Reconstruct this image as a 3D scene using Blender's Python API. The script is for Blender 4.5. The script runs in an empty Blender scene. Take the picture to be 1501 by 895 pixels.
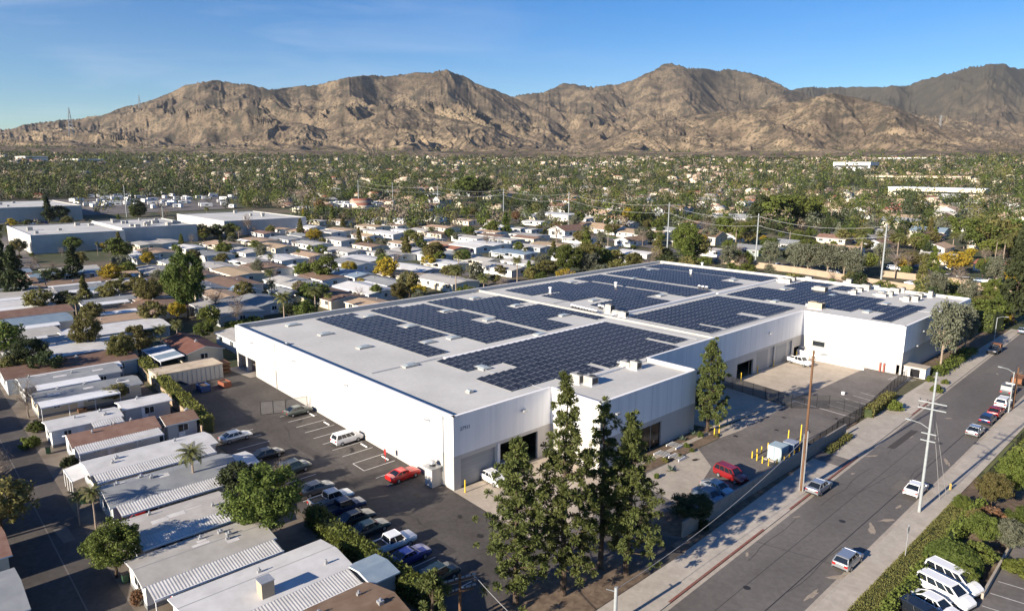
import bpy, bmesh, math, random
import numpy as np
from mathutils import Vector, Matrix
C = bpy.context.scene.collection
R_ = math.radians
# ------------------------------------------------------------------ camera, sky, sun
F_PX, CX, CY = 1018.62, 750.5, 447.5
ROT = np.array([[0.68159393, 0.14673447, -0.71686729],
                [0.73172095, -0.13163755, 0.66877202],
                [0.00376525, -0.98037776, -0.19709204]])
CAM = np.array([0.0, 0.0, 42.0])
cam = bpy.data.cameras.new('camera'); cam_o = bpy.data.objects.new('camera', cam); C.objects.link(cam_o)
cam.sensor_width = 36; cam.lens = 36 * F_PX / 1501; cam.clip_start = 1; cam.clip_end = 40000
m3 = Matrix([[ROT[i][0], -ROT[i][1], -ROT[i][2]] for i in range(3)])
cam_o.matrix_world = Matrix.Translation(CAM.tolist()) @ m3.to_4x4()
bpy.context.scene.camera = cam_o

SUN_EL, SUN_AZ = 20.5, -92.0            # degrees; azimuth of the sun measured from +X
sd = Vector((math.cos(R_(SUN_AZ)) * math.cos(R_(SUN_EL)), math.sin(R_(SUN_AZ)) * math.cos(R_(SUN_EL)), math.sin(R_(SUN_EL))))
sun = bpy.data.lights.new('sun', 'SUN'); sun.energy = 5.0; sun.angle = R_(0.5); sun.color = (1.0, 0.885, 0.73)
sun_o = bpy.data.objects.new('sun', sun); C.objects.link(sun_o); sun_o.rotation_euler = sd.to_track_quat('Z', 'Y').to_euler()
world = bpy.data.worlds.new('World'); bpy.context.scene.world = world; world.use_nodes = True
wt = world.node_tree; wt.nodes.clear()
def wn(t, **k):
    n = wt.nodes.new(t)
    for a, b in k.items(): setattr(n, a, b)
    return n
out = wn('ShaderNodeOutputWorld'); bg = wn('ShaderNodeBackground'); bg.inputs[1].default_value = 0.055
sky = wn('ShaderNodeTexSky', sky_type='NISHITA', sun_disc=False, sun_elevation=R_(SUN_EL), sun_rotation=R_(90 - SUN_AZ), altitude=300, air_density=1.0, dust_density=0.25, ozone_density=4.0)
tc = wn('ShaderNodeTexCoord'); mp = wn('ShaderNodeMapping'); mp.inputs['Scale'].default_value = (1.6, 1.6, 11.0); mp.inputs['Rotation'].default_value = (0, 0.06, 0.5)
nz = wn('ShaderNodeTexNoise'); nz.inputs['Scale'].default_value = 2.1; nz.inputs['Detail'].default_value = 7; nz.inputs['Roughness'].default_value = 0.55
nz.inputs['Distortion'].default_value = 0.6
cr = wn('ShaderNodeMapRange'); cr.inputs[1].default_value = 0.47; cr.inputs[2].default_value = 0.72; cr.inputs[3].default_value = 0.0; cr.inputs[4].default_value = 0.20
sx = wn('ShaderNodeSeparateXYZ'); ml = wn('ShaderNodeMapRange')      # the cirrus lies in the western part of the sky
ml.inputs[1].default_value = 0.62; ml.inputs[2].default_value = 0.98; ml.inputs[3].default_value = 0.15; ml.inputs[4].default_value = 1.3
ng = wn('ShaderNodeMath', operation='MULTIPLY'); ng.inputs[1].default_value = -1.0
mu = wn('ShaderNodeMath', operation='MULTIPLY')
mx = wn('ShaderNodeMix', data_type='RGBA'); mx.inputs[7].default_value = (6.5, 7.2, 8.4, 1)
hs = wn('ShaderNodeHueSaturation'); hs.inputs['Saturation'].default_value = 1.38; hs.inputs['Hue'].default_value = 0.511; hs.inputs['Value'].default_value = 1.15
L = wt.links.new
L(tc.outputs['Generated'], mp.inputs[0]); L(mp.outputs[0], nz.inputs[0]); L(nz.outputs[0], cr.inputs[0])
L(tc.outputs['Generated'], sx.inputs[0]); L(sx.outputs[0], ng.inputs[0]); L(ng.outputs[0], ml.inputs[0])
L(cr.outputs[0], mu.inputs[0]); L(ml.outputs[0], mu.inputs[1]); L(mu.outputs[0], mx.inputs[0])
L(sky.outputs[0], hs.inputs['Color']); L(hs.outputs[0], mx.inputs[6]); L(mx.outputs[2], bg.inputs[0]); L(bg.outputs[0], out.inputs[0])
vs = bpy.context.scene.view_settings
vs.view_transform = 'Standard'; vs.look = 'None'; vs.gamma = 1; vs.exposure = 1.14; vs.use_curve_mapping = False
cy = bpy.context.scene.cycles
cy.max_bounces = 5; cy.diffuse_bounces = 3; cy.glossy_bounces = 2; cy.transmission_bounces = 2; cy.transparent_max_bounces = 8
cy.use_denoising = True; cy.caustics_reflective = False; cy.caustics_refractive = False

# ------------------------------------------------------------------ measuring helpers
def h(x, y):
    """height of the ground"""
    s = 0.023 * min(max(-67.4 - x, 0), 90)
    D = math.hypot(x, y)
    if D > 330: s += 114 * ((min(D, 2500) - 330) / 2700) ** 1.5
    return s
def ray(px, py): return ROT @ np.array([px - CX, py - CY, F_PX])
def U(px, py, z):
    d = ray(px, py); return CAM + d * ((z - CAM[2]) / d[2])
def G(px, py, dz=0.0):
    d = ray(px, py); d = d / math.hypot(d[0], d[1]); t = lo = 10.0
    while t < 9000:
        p = CAM + d * t
        if p[2] < h(p[0], p[1]) + dz: break
        lo = t; t *= 1.01
    hi = t
    for _ in range(40):
        m = (lo + hi) / 2; p = CAM + d * m
        if p[2] < h(p[0], p[1]) + dz: hi = m
        else: lo = m
    return p
def proj(x, y, z):
    c = ROT.T @ (np.array([x, y, z]) - CAM)
    return CX + F_PX * c[0] / c[2], CY + F_PX * c[1] / c[2], c[2]
def height_to(P, py):
    """height of a thing standing at P whose top was measured at row py"""
    lo, hi = 0.0, 80.0
    for _ in range(40):
        m = (lo + hi) / 2
        if proj(P[0], P[1], P[2] + m)[1] > py: lo = m
        else: hi = m
    return lo

# ------------------------------------------------------------------ materials
MATS = {}
def mat(name, col, rough=0.8, col2=None, scale=1.0, lo=0.35, hi=0.65, metal=0.0, spec=0.3, bump=0.0, detail=6, objrand=0.0, transl=0.0, stretch=None, coord='pos', dist=0.0, wear=0.0, wsc=1.0):
    if name in MATS: return MATS[name]
    m = bpy.data.materials.new(name); m.use_nodes = True; t = m.node_tree; n = t.nodes; l = t.links.new
    b = n['Principled BSDF']; b.inputs['Roughness'].default_value = rough; b.inputs['Metallic'].default_value = metal
    b.inputs['Specular IOR Level'].default_value = spec
    b.inputs['Base Color'].default_value = (*col, 1)
    last = None
    if col2 is not None:
        if coord == 'pos': g = n.new('ShaderNodeNewGeometry').outputs['Position']
        else: g = n.new('ShaderNodeTexCoord').outputs['Object']
        if stretch:
            mp = n.new('ShaderNodeMapping'); mp.inputs['Scale'].default_value = stretch; l(g, mp.inputs[0]); g = mp.outputs[0]
        z = n.new('ShaderNodeTexNoise'); z.inputs['Scale'].default_value = scale; z.inputs['Detail'].default_value = detail; z.inputs['Distortion'].default_value = dist
        z.inputs['Roughness'].default_value = 0.6
        l(g, z.inputs['Vector'])
        mr = n.new('ShaderNodeMapRange'); mr.inputs[1].default_value = lo; mr.inputs[2].default_value = hi; l(z.outputs[0], mr.inputs[0])
        x = n.new('ShaderNodeMix'); x.data_type = 'RGBA'; x.inputs[6].default_value = (*col, 1); x.inputs[7].default_value = (*col2, 1); l(mr.outputs[0], x.inputs[0])
        last = x.outputs[2]
        if bump:
            bp = n.new('ShaderNodeBump'); bp.inputs['Strength'].default_value = bump; bp.inputs['Distance'].default_value = 0.05; l(z.outputs[0], bp.inputs['Height']); l(bp.outputs[0], b.inputs['Normal'])
    if wear and last:      # broad blotches and fine speckle of use and weather
        for sc_, st_, dt in ((.045 * wsc, wear, 5), (1.6 * wsc, wear * .7, 3)):
            z2 = n.new('ShaderNodeTexNoise'); z2.inputs['Scale'].default_value = sc_; z2.inputs['Detail'].default_value = dt; z2.inputs['Distortion'].default_value = .8; l(n.new('ShaderNodeNewGeometry').outputs['Position'], z2.inputs['Vector'])
            r2 = n.new('ShaderNodeMapRange'); r2.inputs[1].default_value = .3; r2.inputs[2].default_value = .7; r2.inputs[3].default_value = 1 - st_; r2.inputs[4].default_value = 1 + st_; l(z2.outputs[0], r2.inputs[0])
            vm = n.new('ShaderNodeVectorMath'); vm.operation = 'SCALE'; l(last, vm.inputs[0]); l(r2.outputs[0], vm.inputs['Scale']); last = vm.outputs[0]
    if objrand:
        oi = n.new('ShaderNodeObjectInfo'); hv = n.new('ShaderNodeHueSaturation')
        mr = n.new('ShaderNodeMapRange'); mr.inputs[3].default_value = 1 - objrand; mr.inputs[4].default_value = 1 + objrand; l(oi.outputs['Random'], mr.inputs[0]); l(mr.outputs[0], hv.inputs['Value'])
        m2 = n.new('ShaderNodeMapRange'); m2.inputs[3].default_value = 0.5 - objrand * 0.07; m2.inputs[4].default_value = 0.5 + objrand * 0.07
        w = n.new('ShaderNodeMath'); w.operation = 'FRACT'; k = n.new('ShaderNodeMath'); k.operation = 'MULTIPLY'; k.inputs[1].default_value = 7.31
        l(oi.outputs['Random'], k.inputs[0]); l(k.outputs[0], w.inputs[0]); l(w.outputs[0], m2.inputs[0]); l(m2.outputs[0], hv.inputs['Hue'])
        if last: l(last, hv.inputs['Color'])
        else: hv.inputs['Color'].default_value = (*col, 1)
        last = hv.outputs[0]
    if last: l(last, b.inputs['Base Color'])
    if transl:
        o = n['Material Output']; tr = n.new('ShaderNodeBsdfTranslucent'); ms = n.new('ShaderNodeMixShader'); ms.inputs[0].default_value = transl
        tr.inputs[0].default_value = (col[0] * 1.6, col[1] * 1.6, col[2] * .8, 1)
        if last: l(last, tr.inputs[0])
        l(b.outputs[0], ms.inputs[1]); l(tr.outputs[0], ms.inputs[2]); l(ms.outputs[0], o.inputs[0])
    MATS[name] = m
    return m
def screen_mat(name, col, opac):
    if name in MATS: return MATS[name]
    m = mat(name, col, 0.6); t = m.node_tree; n = t.nodes; l = t.links.new
    tr = n.new('ShaderNodeBsdfTransparent'); ms = n.new('ShaderNodeMixShader'); ms.inputs[0].default_value = opac
    l(tr.outputs[0], ms.inputs[1]); l(n['Principled BSDF'].outputs[0], ms.inputs[2]); l(ms.outputs[0], n['Material Output'].inputs[0])
    return m
M_ASPH = mat('lot_asphalt', (.068, .060, .055), .85, (.098, .088, .080), .12, spec=.2, wear=0.22)
M_ASPH2 = mat('old_asphalt', (.125, .112, .104), .85, (.165, .150, .138), .2, spec=.2, wear=0.16)
M_STREET = mat('street_asphalt', (.112, .102, .094), .82, (.150, .137, .126), .12, stretch=(1, .25, 1), spec=.25, wear=0.15)
M_CONC = mat('concrete', (.40, .35, .29), .85, (.33, .29, .24), .35, wear=0.12)
M_APRON = mat('apron_concrete', (.46, .39, .31), .85, (.38, .32, .25), .25, wear=0.12)
M_WALK = mat('sidewalk_concrete', (.43, .385, .325), .85, (.36, .32, .27), .5, wear=0.12)
M_WHITE = mat('white_wall_paint', (.80, .80, .80), .6, (.66, .67, .68), .7, stretch=(1.5, 1.5, .07), lo=.42, hi=.78)
M_BEIGE = mat('greige_wall_paint', (.50, .475, .44), .65, (.455, .435, .41), .5, stretch=(1.2, 1.2, .15))
M_ROOF = mat('roof_membrane', (.55, .54, .505), .8, (.47, .46, .43), .09, detail=9, wear=0.07)
M_COPE = mat('white_coping', (.82, .80, .78), .55)
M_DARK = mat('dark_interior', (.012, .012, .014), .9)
M_DOORG = mat('grey_door_metal', (.30, .31, .32), .5, (.26, .27, .28), 3, stretch=(.01, .01, 1))
M_BRK = mat('brown_glass', (.03, .022, .018), .15, spec=.5)
M_GLASS = mat('window_glass', (.02, .025, .03), .08, spec=.6)
M_PANEL = mat('solar_cell_blue', (.020, .021, .026), .24, (.026, .027, .034), .4, spec=.18, coord='obj', objrand=.25)
M_PFRAME = mat('panel_frame_grey', (.36, .38, .40), .4, metal=.3)
M_METAL = mat('galvanised_metal', (.48, .49, .50), .4, (.40, .41, .42), 2, metal=.5)
M_ACU = mat('air_conditioner_paint', (.42, .41, .38), .55, (.33, .32, .30), 1.5)
M_ACT = mat('tan_unit_paint', (.55, .43, .28), .6)
M_GRILL = mat('dark_grille', (.05, .05, .052), .5)
M_SKYL = mat('skylight_dome', (.36, .40, .40), .25, spec=.5)
M_YEL = mat('yellow_paint', (.78, .52, .04), .5)
M_RED = mat('red_kerb_paint', (.22, .055, .04), .75, (.20, .12, .09), 2.5)
M_LINE = mat('faded_white_marking', (.62, .60, .57), .7, (.38, .36, .34), 2.0, lo=.35, hi=.8)
M_LINEB = mat('bright_white_marking', (.72, .70, .68), .7)
M_SAND = mat('dried_sand_stain', (.36, .30, .23), .9, (.24, .20, .16), 2.5)
M_TAR = mat('crack_sealer', (.028, .027, .027), .6)
M_WOODP = mat('pole_wood', (.16, .085, .045), .85, (.11, .06, .035), 3, stretch=(1, 1, .2), coord='obj')
M_STEEL = mat('pale_steel_pole', (.33, .355, .365), .5, (.27, .295, .305), 2, coord='obj')
M_WIRE = mat('cable', (.30, .30, .30), .5)
M_BLKF = mat('black_fence_metal', (.02, .02, .02), .5)
M_LINK = screen_mat('chain_link_mesh', (.04, .04, .04), .38)
M_BLOCK = mat('block_wall', (.27, .24, .21), .85, (.22, .195, .17), 1.2, wear=0.12)
M_TANW = mat('tan_block_wall', (.40, .31, .22), .85, (.34, .26, .185), .6)
M_SOIL = mat('mulch_soil', (.115, .08, .055), .95, (.17, .125, .085), .8, wear=0.3)
M_BARK = mat('bark', (.085, .058, .040), .9, (.05, .036, .027), 4, coord='obj')
M_BARKG = mat('pale_bark', (.34, .27, .21), .9, (.24, .19, .15), 3, coord='obj')
M_CANOPYW = mat('white_corrugated', (.74, .74, .74), .45, (.66, .66, .65), .6)
LEAF = dict(
 green=mat('leaf_green', (.070, .095, .020), .7, (.115, .140, .032), 1.2, objrand=.22, transl=.25, spec=.2),
 bright=mat('leaf_bright_green', (.095, .120, .024), .65, (.150, .172, .038), 1.2, objrand=.15, transl=.28, spec=.2),
 olive=mat('leaf_olive', (.110, .105, .034), .75, (.165, .150, .052), 1.1, objrand=.22, transl=.22, spec=.2),
 yellow=mat('leaf_yellow', (.40, .28, .025), .7, (.24, .20, .035), 1.1, objrand=.12, transl=.28, spec=.2),
 dark=mat('leaf_dark_green', (.032, .046, .018), .75, (.058, .072, .028), 1.2, objrand=.2, transl=.18, spec=.2),
 grey=mat('leaf_grey_green', (.115, .125, .080), .75, (.175, .180, .125), 1.2, objrand=.15, transl=.2, spec=.2),
 pine=mat('pine_needles', (.070, .092, .024), .65, (.135, .150, .045), .9, objrand=.1, transl=.22, spec=.25),
 rust=mat('leaf_rust', (.22, .12, .055), .8, (.16, .11, .065), 1.2, objrand=.2, transl=.2, spec=.2),
 twig=mat('bare_twigs', (.24, .185, .14), .9, (.18, .145, .11), 1.5, objrand=.2),
 palm=mat('palm_frond', (.085, .105, .030), .6, (.16, .155, .05), 1.5, objrand=.15, transl=.22, spec=.3),
 hedge=mat('hedge_leaf', (.115, .125, .028), .75, (.165, .170, .042), 1.5, transl=.2, spec=.2))

# ------------------------------------------------------------------ mesh helpers
def np_mesh(name, V, F, mats, midx=None, smooth=False):
    V = np.asarray(V, dtype=np.float32); F = np.asarray(F, dtype=np.int32); k = F.shape[1]
    me = bpy.data.meshes.new(name); me.vertices.add(len(V)); me.vertices.foreach_set('co', V.ravel())
    me.loops.add(F.size); me.loops.foreach_set('vertex_index', F.ravel())
    me.polygons.add(len(F)); me.polygons.foreach_set('loop_start', np.arange(0, F.size, k, dtype=np.int32))
    me.polygons.foreach_set('loop_total', np.full(len(F), k, dtype=np.int32))
    for m in mats: me.materials.append(m)
    if midx is not None: me.polygons.foreach_set('material_index', np.asarray(midx, dtype=np.int32))
    if smooth: me.polygons.foreach_set('use_smooth', np.ones(len(F), dtype=bool))
    me.update(calc_edges=True); return me
class MB:
    def __init__(s): s.v = []; s.f = []; s.m = []; s.mats = []
    def mi(s, m):
        if m not in s.mats: s.mats.append(m)
        return s.mats.index(m)
    def poly(s, pts, m):
        b = len(s.v); s.v += [tuple(p) for p in pts]; s.f.append(tuple(range(b, b + len(pts)))); s.m.append(s.mi(m)); return s
    def box(s, x0, x1, y0, y1, z0, z1, m, top=None, M=None, skip=''):
        P = [(x0, y0, z0), (x1, y0, z0), (x1, y1, z0), (x0, y1, z0), (x0, y0, z1), (x1, y0, z1), (x1, y1, z1), (x0, y1, z1)]
        if M is not None: P = [tuple(M @ Vector(p)) for p in P]
        b = len(s.v); s.v += P
        for k, f in zip('btfrkl', [(3, 2, 1, 0), (4, 5, 6, 7), (0, 1, 5, 4), (1, 2, 6, 5), (2, 3, 7, 6), (3, 0, 4, 7)]):
            if k in skip: continue
            s.f.append(tuple(b + i for i in f)); s.m.append(s.mi(top if (top is not None and k == 't') else m))
        return s
    def tube(s, p0, p1, r0, r1, m, n=8, cap=True):
        p0 = Vector(p0); p1 = Vector(p1); d = (p1 - p0)
        if d.length < 1e-6: return s
        d.normalize(); a = d.orthogonal().normalized(); c = d.cross(a); b = len(s.v)
        for p, r in ((p0, r0), (p1, r1)):
            for i in range(n):
                t = 2 * math.pi * i / n; s.v.append(tuple(p + (a * math.cos(t) + c * math.sin(t)) * r))
        k = s.mi(m)
        for i in range(n):
            j = (i + 1) % n; s.f.append((b + i, b + j, b + n + j, b + n + i)); s.m.append(k)
        if cap:
            s.f.append(tuple(b + i for i in reversed(range(n)))); s.m.append(k); s.f.append(tuple(b + n + i for i in range(n))); s.m.append(k)
        return s
    def prism(s, pts, z0, z1, m, top=None):
        n = len(pts); b = len(s.v)
        s.v += [(p[0], p[1], z0) for p in pts] + [(p[0], p[1], z1) for p in pts]
        k = s.mi(m)
        for i in range(n):
            j = (i + 1) % n; s.f.append((b + i, b + j, b + n + j, b + n + i)); s.m.append(k)
        s.f.append(tuple(b + i for i in reversed(range(n)))); s.m.append(k)
        s.f.append(tuple(b + n + i for i in range(n))); s.m.append(s.mi(top or m)); return s
    def mesh(s, name):
        me = bpy.data.meshes.new(name); me.from_pydata(s.v, [], s.f)
        for m in s.mats: me.materials.append(m)
        me.polygons.foreach_set('material_index', s.m); me.update(); return me
def link(name, me, parent=None, loc=None):
    o = bpy.data.objects.new(name, me); C.objects.link(o)
    if parent: o.parent = parent
    if loc is not None: o.location = loc
    return o
def obj(name, mb, parent=None, loc=None): return link(name, mb.mesh(name) if isinstance(mb, MB) else mb, parent, loc)
def tag(o, label=None, cat=None, group=None, kind=None):
    if label: o['label'] = label
    if cat: o['category'] = cat
    if group: o['group'] = group
    if kind: o['kind'] = kind
    return o
def thing(name, label, cat, loc=(0, 0, 0), rz=0.0, group=None):
    o = bpy.data.objects.new(name, None); C.objects.link(o); o.location = tuple(loc); o.rotation_euler = (0, 0, rz); o.empty_display_size = .5
    return tag(o, label, cat, group)
def struct(name, mb, parent=None): return tag(obj(name, mb), kind='structure')
def setmat(o, slot, m):
    o.material_slots[slot].link = 'OBJECT'; o.material_slots[slot].material = m
def dup(root, loc, rz=0.0, sc=None, label=None, cat=None, group=None):
    r = root.copy(); C.objects.link(r); r.location = tuple(loc); r.rotation_euler = (0, 0, rz)
    if sc is not None: r.scale = sc if hasattr(sc, '__len__') else (sc, sc, sc)
    tag(r, label, cat, group); new = []
    for ch in kids(root):
        c = ch.copy(); C.objects.link(c); c.parent = r; new.append(c)
        sub = []
        for g in kids(ch):
            d = g.copy(); C.objects.link(d); d.parent = c; sub.append(d)
        PARTS[c.as_pointer()] = sub
    PARTS[r.as_pointer()] = new
    return r
PARTS = {}
def kids(o):
    k = o.as_pointer()
    if k not in PARTS: PARTS[k] = list(o.children)
    return PARTS[k]
def remember(root):
    for o in [root] + kids(root): kids(o)
ONES = ['first', 'second', 'third', 'fourth', 'fifth', 'sixth', 'seventh', 'eighth', 'ninth', 'tenth', 'eleventh', 'twelfth', 'thirteenth', 'fourteenth', 'fifteenth', 'sixteenth', 'seventeenth', 'eighteenth', 'nineteenth']
ORD = ['leftmost'] + ONES[1:]
for t_, tt in (('twent', 'twenty'), ('thirt', 'thirty'), ('fort', 'forty'), ('fift', 'fifty'), ('sixt', 'sixty'), ('sevent', 'seventy')): ORD += [t_ + 'ieth'] + [tt + '-' + o_ for o_ in ONES[:9]]
def ranked(items, phrase):
    """items: (px, object); phrase has the plural kind; names each by its place from the left"""
    items = sorted(items, key=lambda t: t[0])
    for i, (px, o) in enumerate(items):
        o['label'] = (ORD[0] + ' of the ' + phrase) if i == 0 else ('rightmost of the ' + phrase if i == len(items) - 1 else ORD[i] + ' from the left of the ' + phrase)
def sheet(name, pts, dz, m, kind='structure', curv=False, grid=20):
    """a thin ground covering draped on the terrain"""
    bm = bmesh.new(); vs_ = [bm.verts.new((p[0], p[1], 0)) for p in pts]; bm.faces.new(vs_)
    xs = [-67.4, -157.4]
    if curv:
        x0 = min(p[0] for p in pts); x1 = max(p[0] for p in pts); y0 = min(p[1] for p in pts); y1 = max(p[1] for p in pts)
        xs += [x0 + i * grid for i in range(1, int((x1 - x0) / grid) + 1)]
        for i in range(1, int((y1 - y0) / grid) + 1):
            bmesh.ops.bisect_plane(bm, geom=bm.verts[:] + bm.edges[:] + bm.faces[:], plane_co=(0, y0 + i * grid, 0), plane_no=(0, 1, 0))
    for x in xs: bmesh.ops.bisect_plane(bm, geom=bm.verts[:] + bm.edges[:] + bm.faces[:], plane_co=(x, 0, 0), plane_no=(1, 0, 0))
    bmesh.ops.recalc_face_normals(bm, faces=bm.faces[:])
    for v in bm.verts: v.co.z = h(v.co.x, v.co.y) + dz
    me = bpy.data.meshes.new(name); bm.to_mesh(me); bm.free()
    if me.polygons and me.polygons[0].normal.z < 0: me.flip_normals()
    me.materials.append(m); o = link(name, me)
    if kind: o['kind'] = kind
    return o
def strip(p, q, w):
    p = Vector(p[:2]); q = Vector(q[:2]); d = (q - p).normalized(); n = Vector((-d.y, d.x)) * w / 2
    return [p + n, p - n, q - n, q + n]
rng = np.random.default_rng(7); rnd = random.Random(5)

# ------------------------------------------------------------------ noise for the terrain
def perlin(x, y, seed):
    g = np.random.default_rng(seed); P = g.permutation(512); ang = g.uniform(0, 2 * np.pi, 512)
    xi = np.floor(x).astype(int); yi = np.floor(y).astype(int); xf = x - xi; yf = y - yi
    u = xf ** 3 * (xf * (xf * 6 - 15) + 10); v = yf ** 3 * (yf * (yf * 6 - 15) + 10)
    def gr(a, b, dx, dy):
        k = ang[P[(P[a % 512] + b) % 512]]; return np.cos(k) * dx + np.sin(k) * dy
    n00 = gr(xi, yi, xf, yf); n10 = gr(xi + 1, yi, xf - 1, yf); n01 = gr(xi, yi + 1, xf, yf - 1); n11 = gr(xi + 1, yi + 1, xf - 1, yf - 1)
    return ((n00 * (1 - u) + n10 * u) * (1 - v) + (n01 * (1 - u) + n11 * u) * v) * 1.5
def ridged(x, y, seed, octs=5, lac=2.05, gain=.5):
    a = 1.0; s = 0; tot = 0; w = 1.0
    for o in range(octs):
        r = 1 - np.abs(perlin(x, y, seed + o)); r = r * r; s = s + a * r * w; tot += a; w = np.clip(r * 1.4, 0, 1); a *= gain; x = x * lac + 3.1; y = y * lac + 1.7
    return s / tot
def fbm(x, y, seed, octs=4):
    a = 1; s = 0
    for o in range(octs): s = s + a * perlin(x, y, seed + o); a *= .5; x = x * 2.03 + 5; y = y * 2.03 + 9
    return s

def gullies(px_, py_, dx_, dy_, seed):
    """stripes running down the slope: (dx_, dy_) is the across-slope direction; returns height and its two derivatives"""
    ix = np.floor(px_).astype(int); iy = np.floor(py_).astype(int); fx = px_ - ix; fy = py_ - iy; g = np.random.default_rng(seed); T1 = g.random(4096); T2 = g.random(4096)
    va = vx = vy = wt_ = 0.0
    for i in (-1, 0, 1, 2):
        for j in (-1, 0, 1, 2):
            k_ = ((ix + i) * 73856093 ^ (iy + j) * 19349663) & 4095; ox = fx - i + (T1[k_] - .5) * .7; oy = fy - j + (T2[k_] - .5) * .7
            w = np.exp(-(ox * ox + oy * oy) * 2.0); m = (ox * dx_ + oy * dy_) * 2 * math.pi; c, s_ = np.cos(m), -np.sin(m); va = va + c * w; vx = vx + s_ * dx_ * w; vy = vy + s_ * dy_ * w; wt_ = wt_ + w
    return va / wt_, vx / wt_, vy / wt_
# ================================================================== THE GROUND
def axis(lo, hi, keys, fine=20):
    a = [0.0]
    while a[-1] < hi: a.append(a[-1] + (fine if a[-1] < 700 else fine * 4))
    b = [0.0]
    while b[-1] > lo: b.append(b[-1] - (fine if b[-1] > -700 else fine * 4))
    return np.array(sorted(set([round(v, 3) for v in a + b] + list(keys))))
gx = axis(-6400, 2400, (-67.4, -157.4)); gy = axis(-1200, 7000, ())
def hv(X, Y):
    s = 0.023 * np.clip(-67.4 - X, 0, 90); D = np.hypot(X, Y)
    return s + 114 * (np.clip(np.minimum(D, 2500) - 330, 0, None) / 2700) ** 1.5
GX, GY = np.meshgrid(gx, gy); GZ = hv(GX, GY); n, m_ = GX.shape
idx = np.arange(n * m_).reshape(n, m_)
Fq = np.stack([idx[:-1, :-1], idx[:-1, 1:], idx[1:, 1:], idx[1:, :-1]], -1).reshape(-1, 4)
M_GROUND = mat('suburban_ground', (.135, .105, .072), .95, (.055, .065, .028), .035, lo=.36, hi=.54, detail=9, wear=0.3)
tag(link('ground', np_mesh('ground', np.stack([GX.ravel(), GY.ravel(), GZ.ravel()], 1), Fq, [M_GROUND])), kind='structure')

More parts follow.
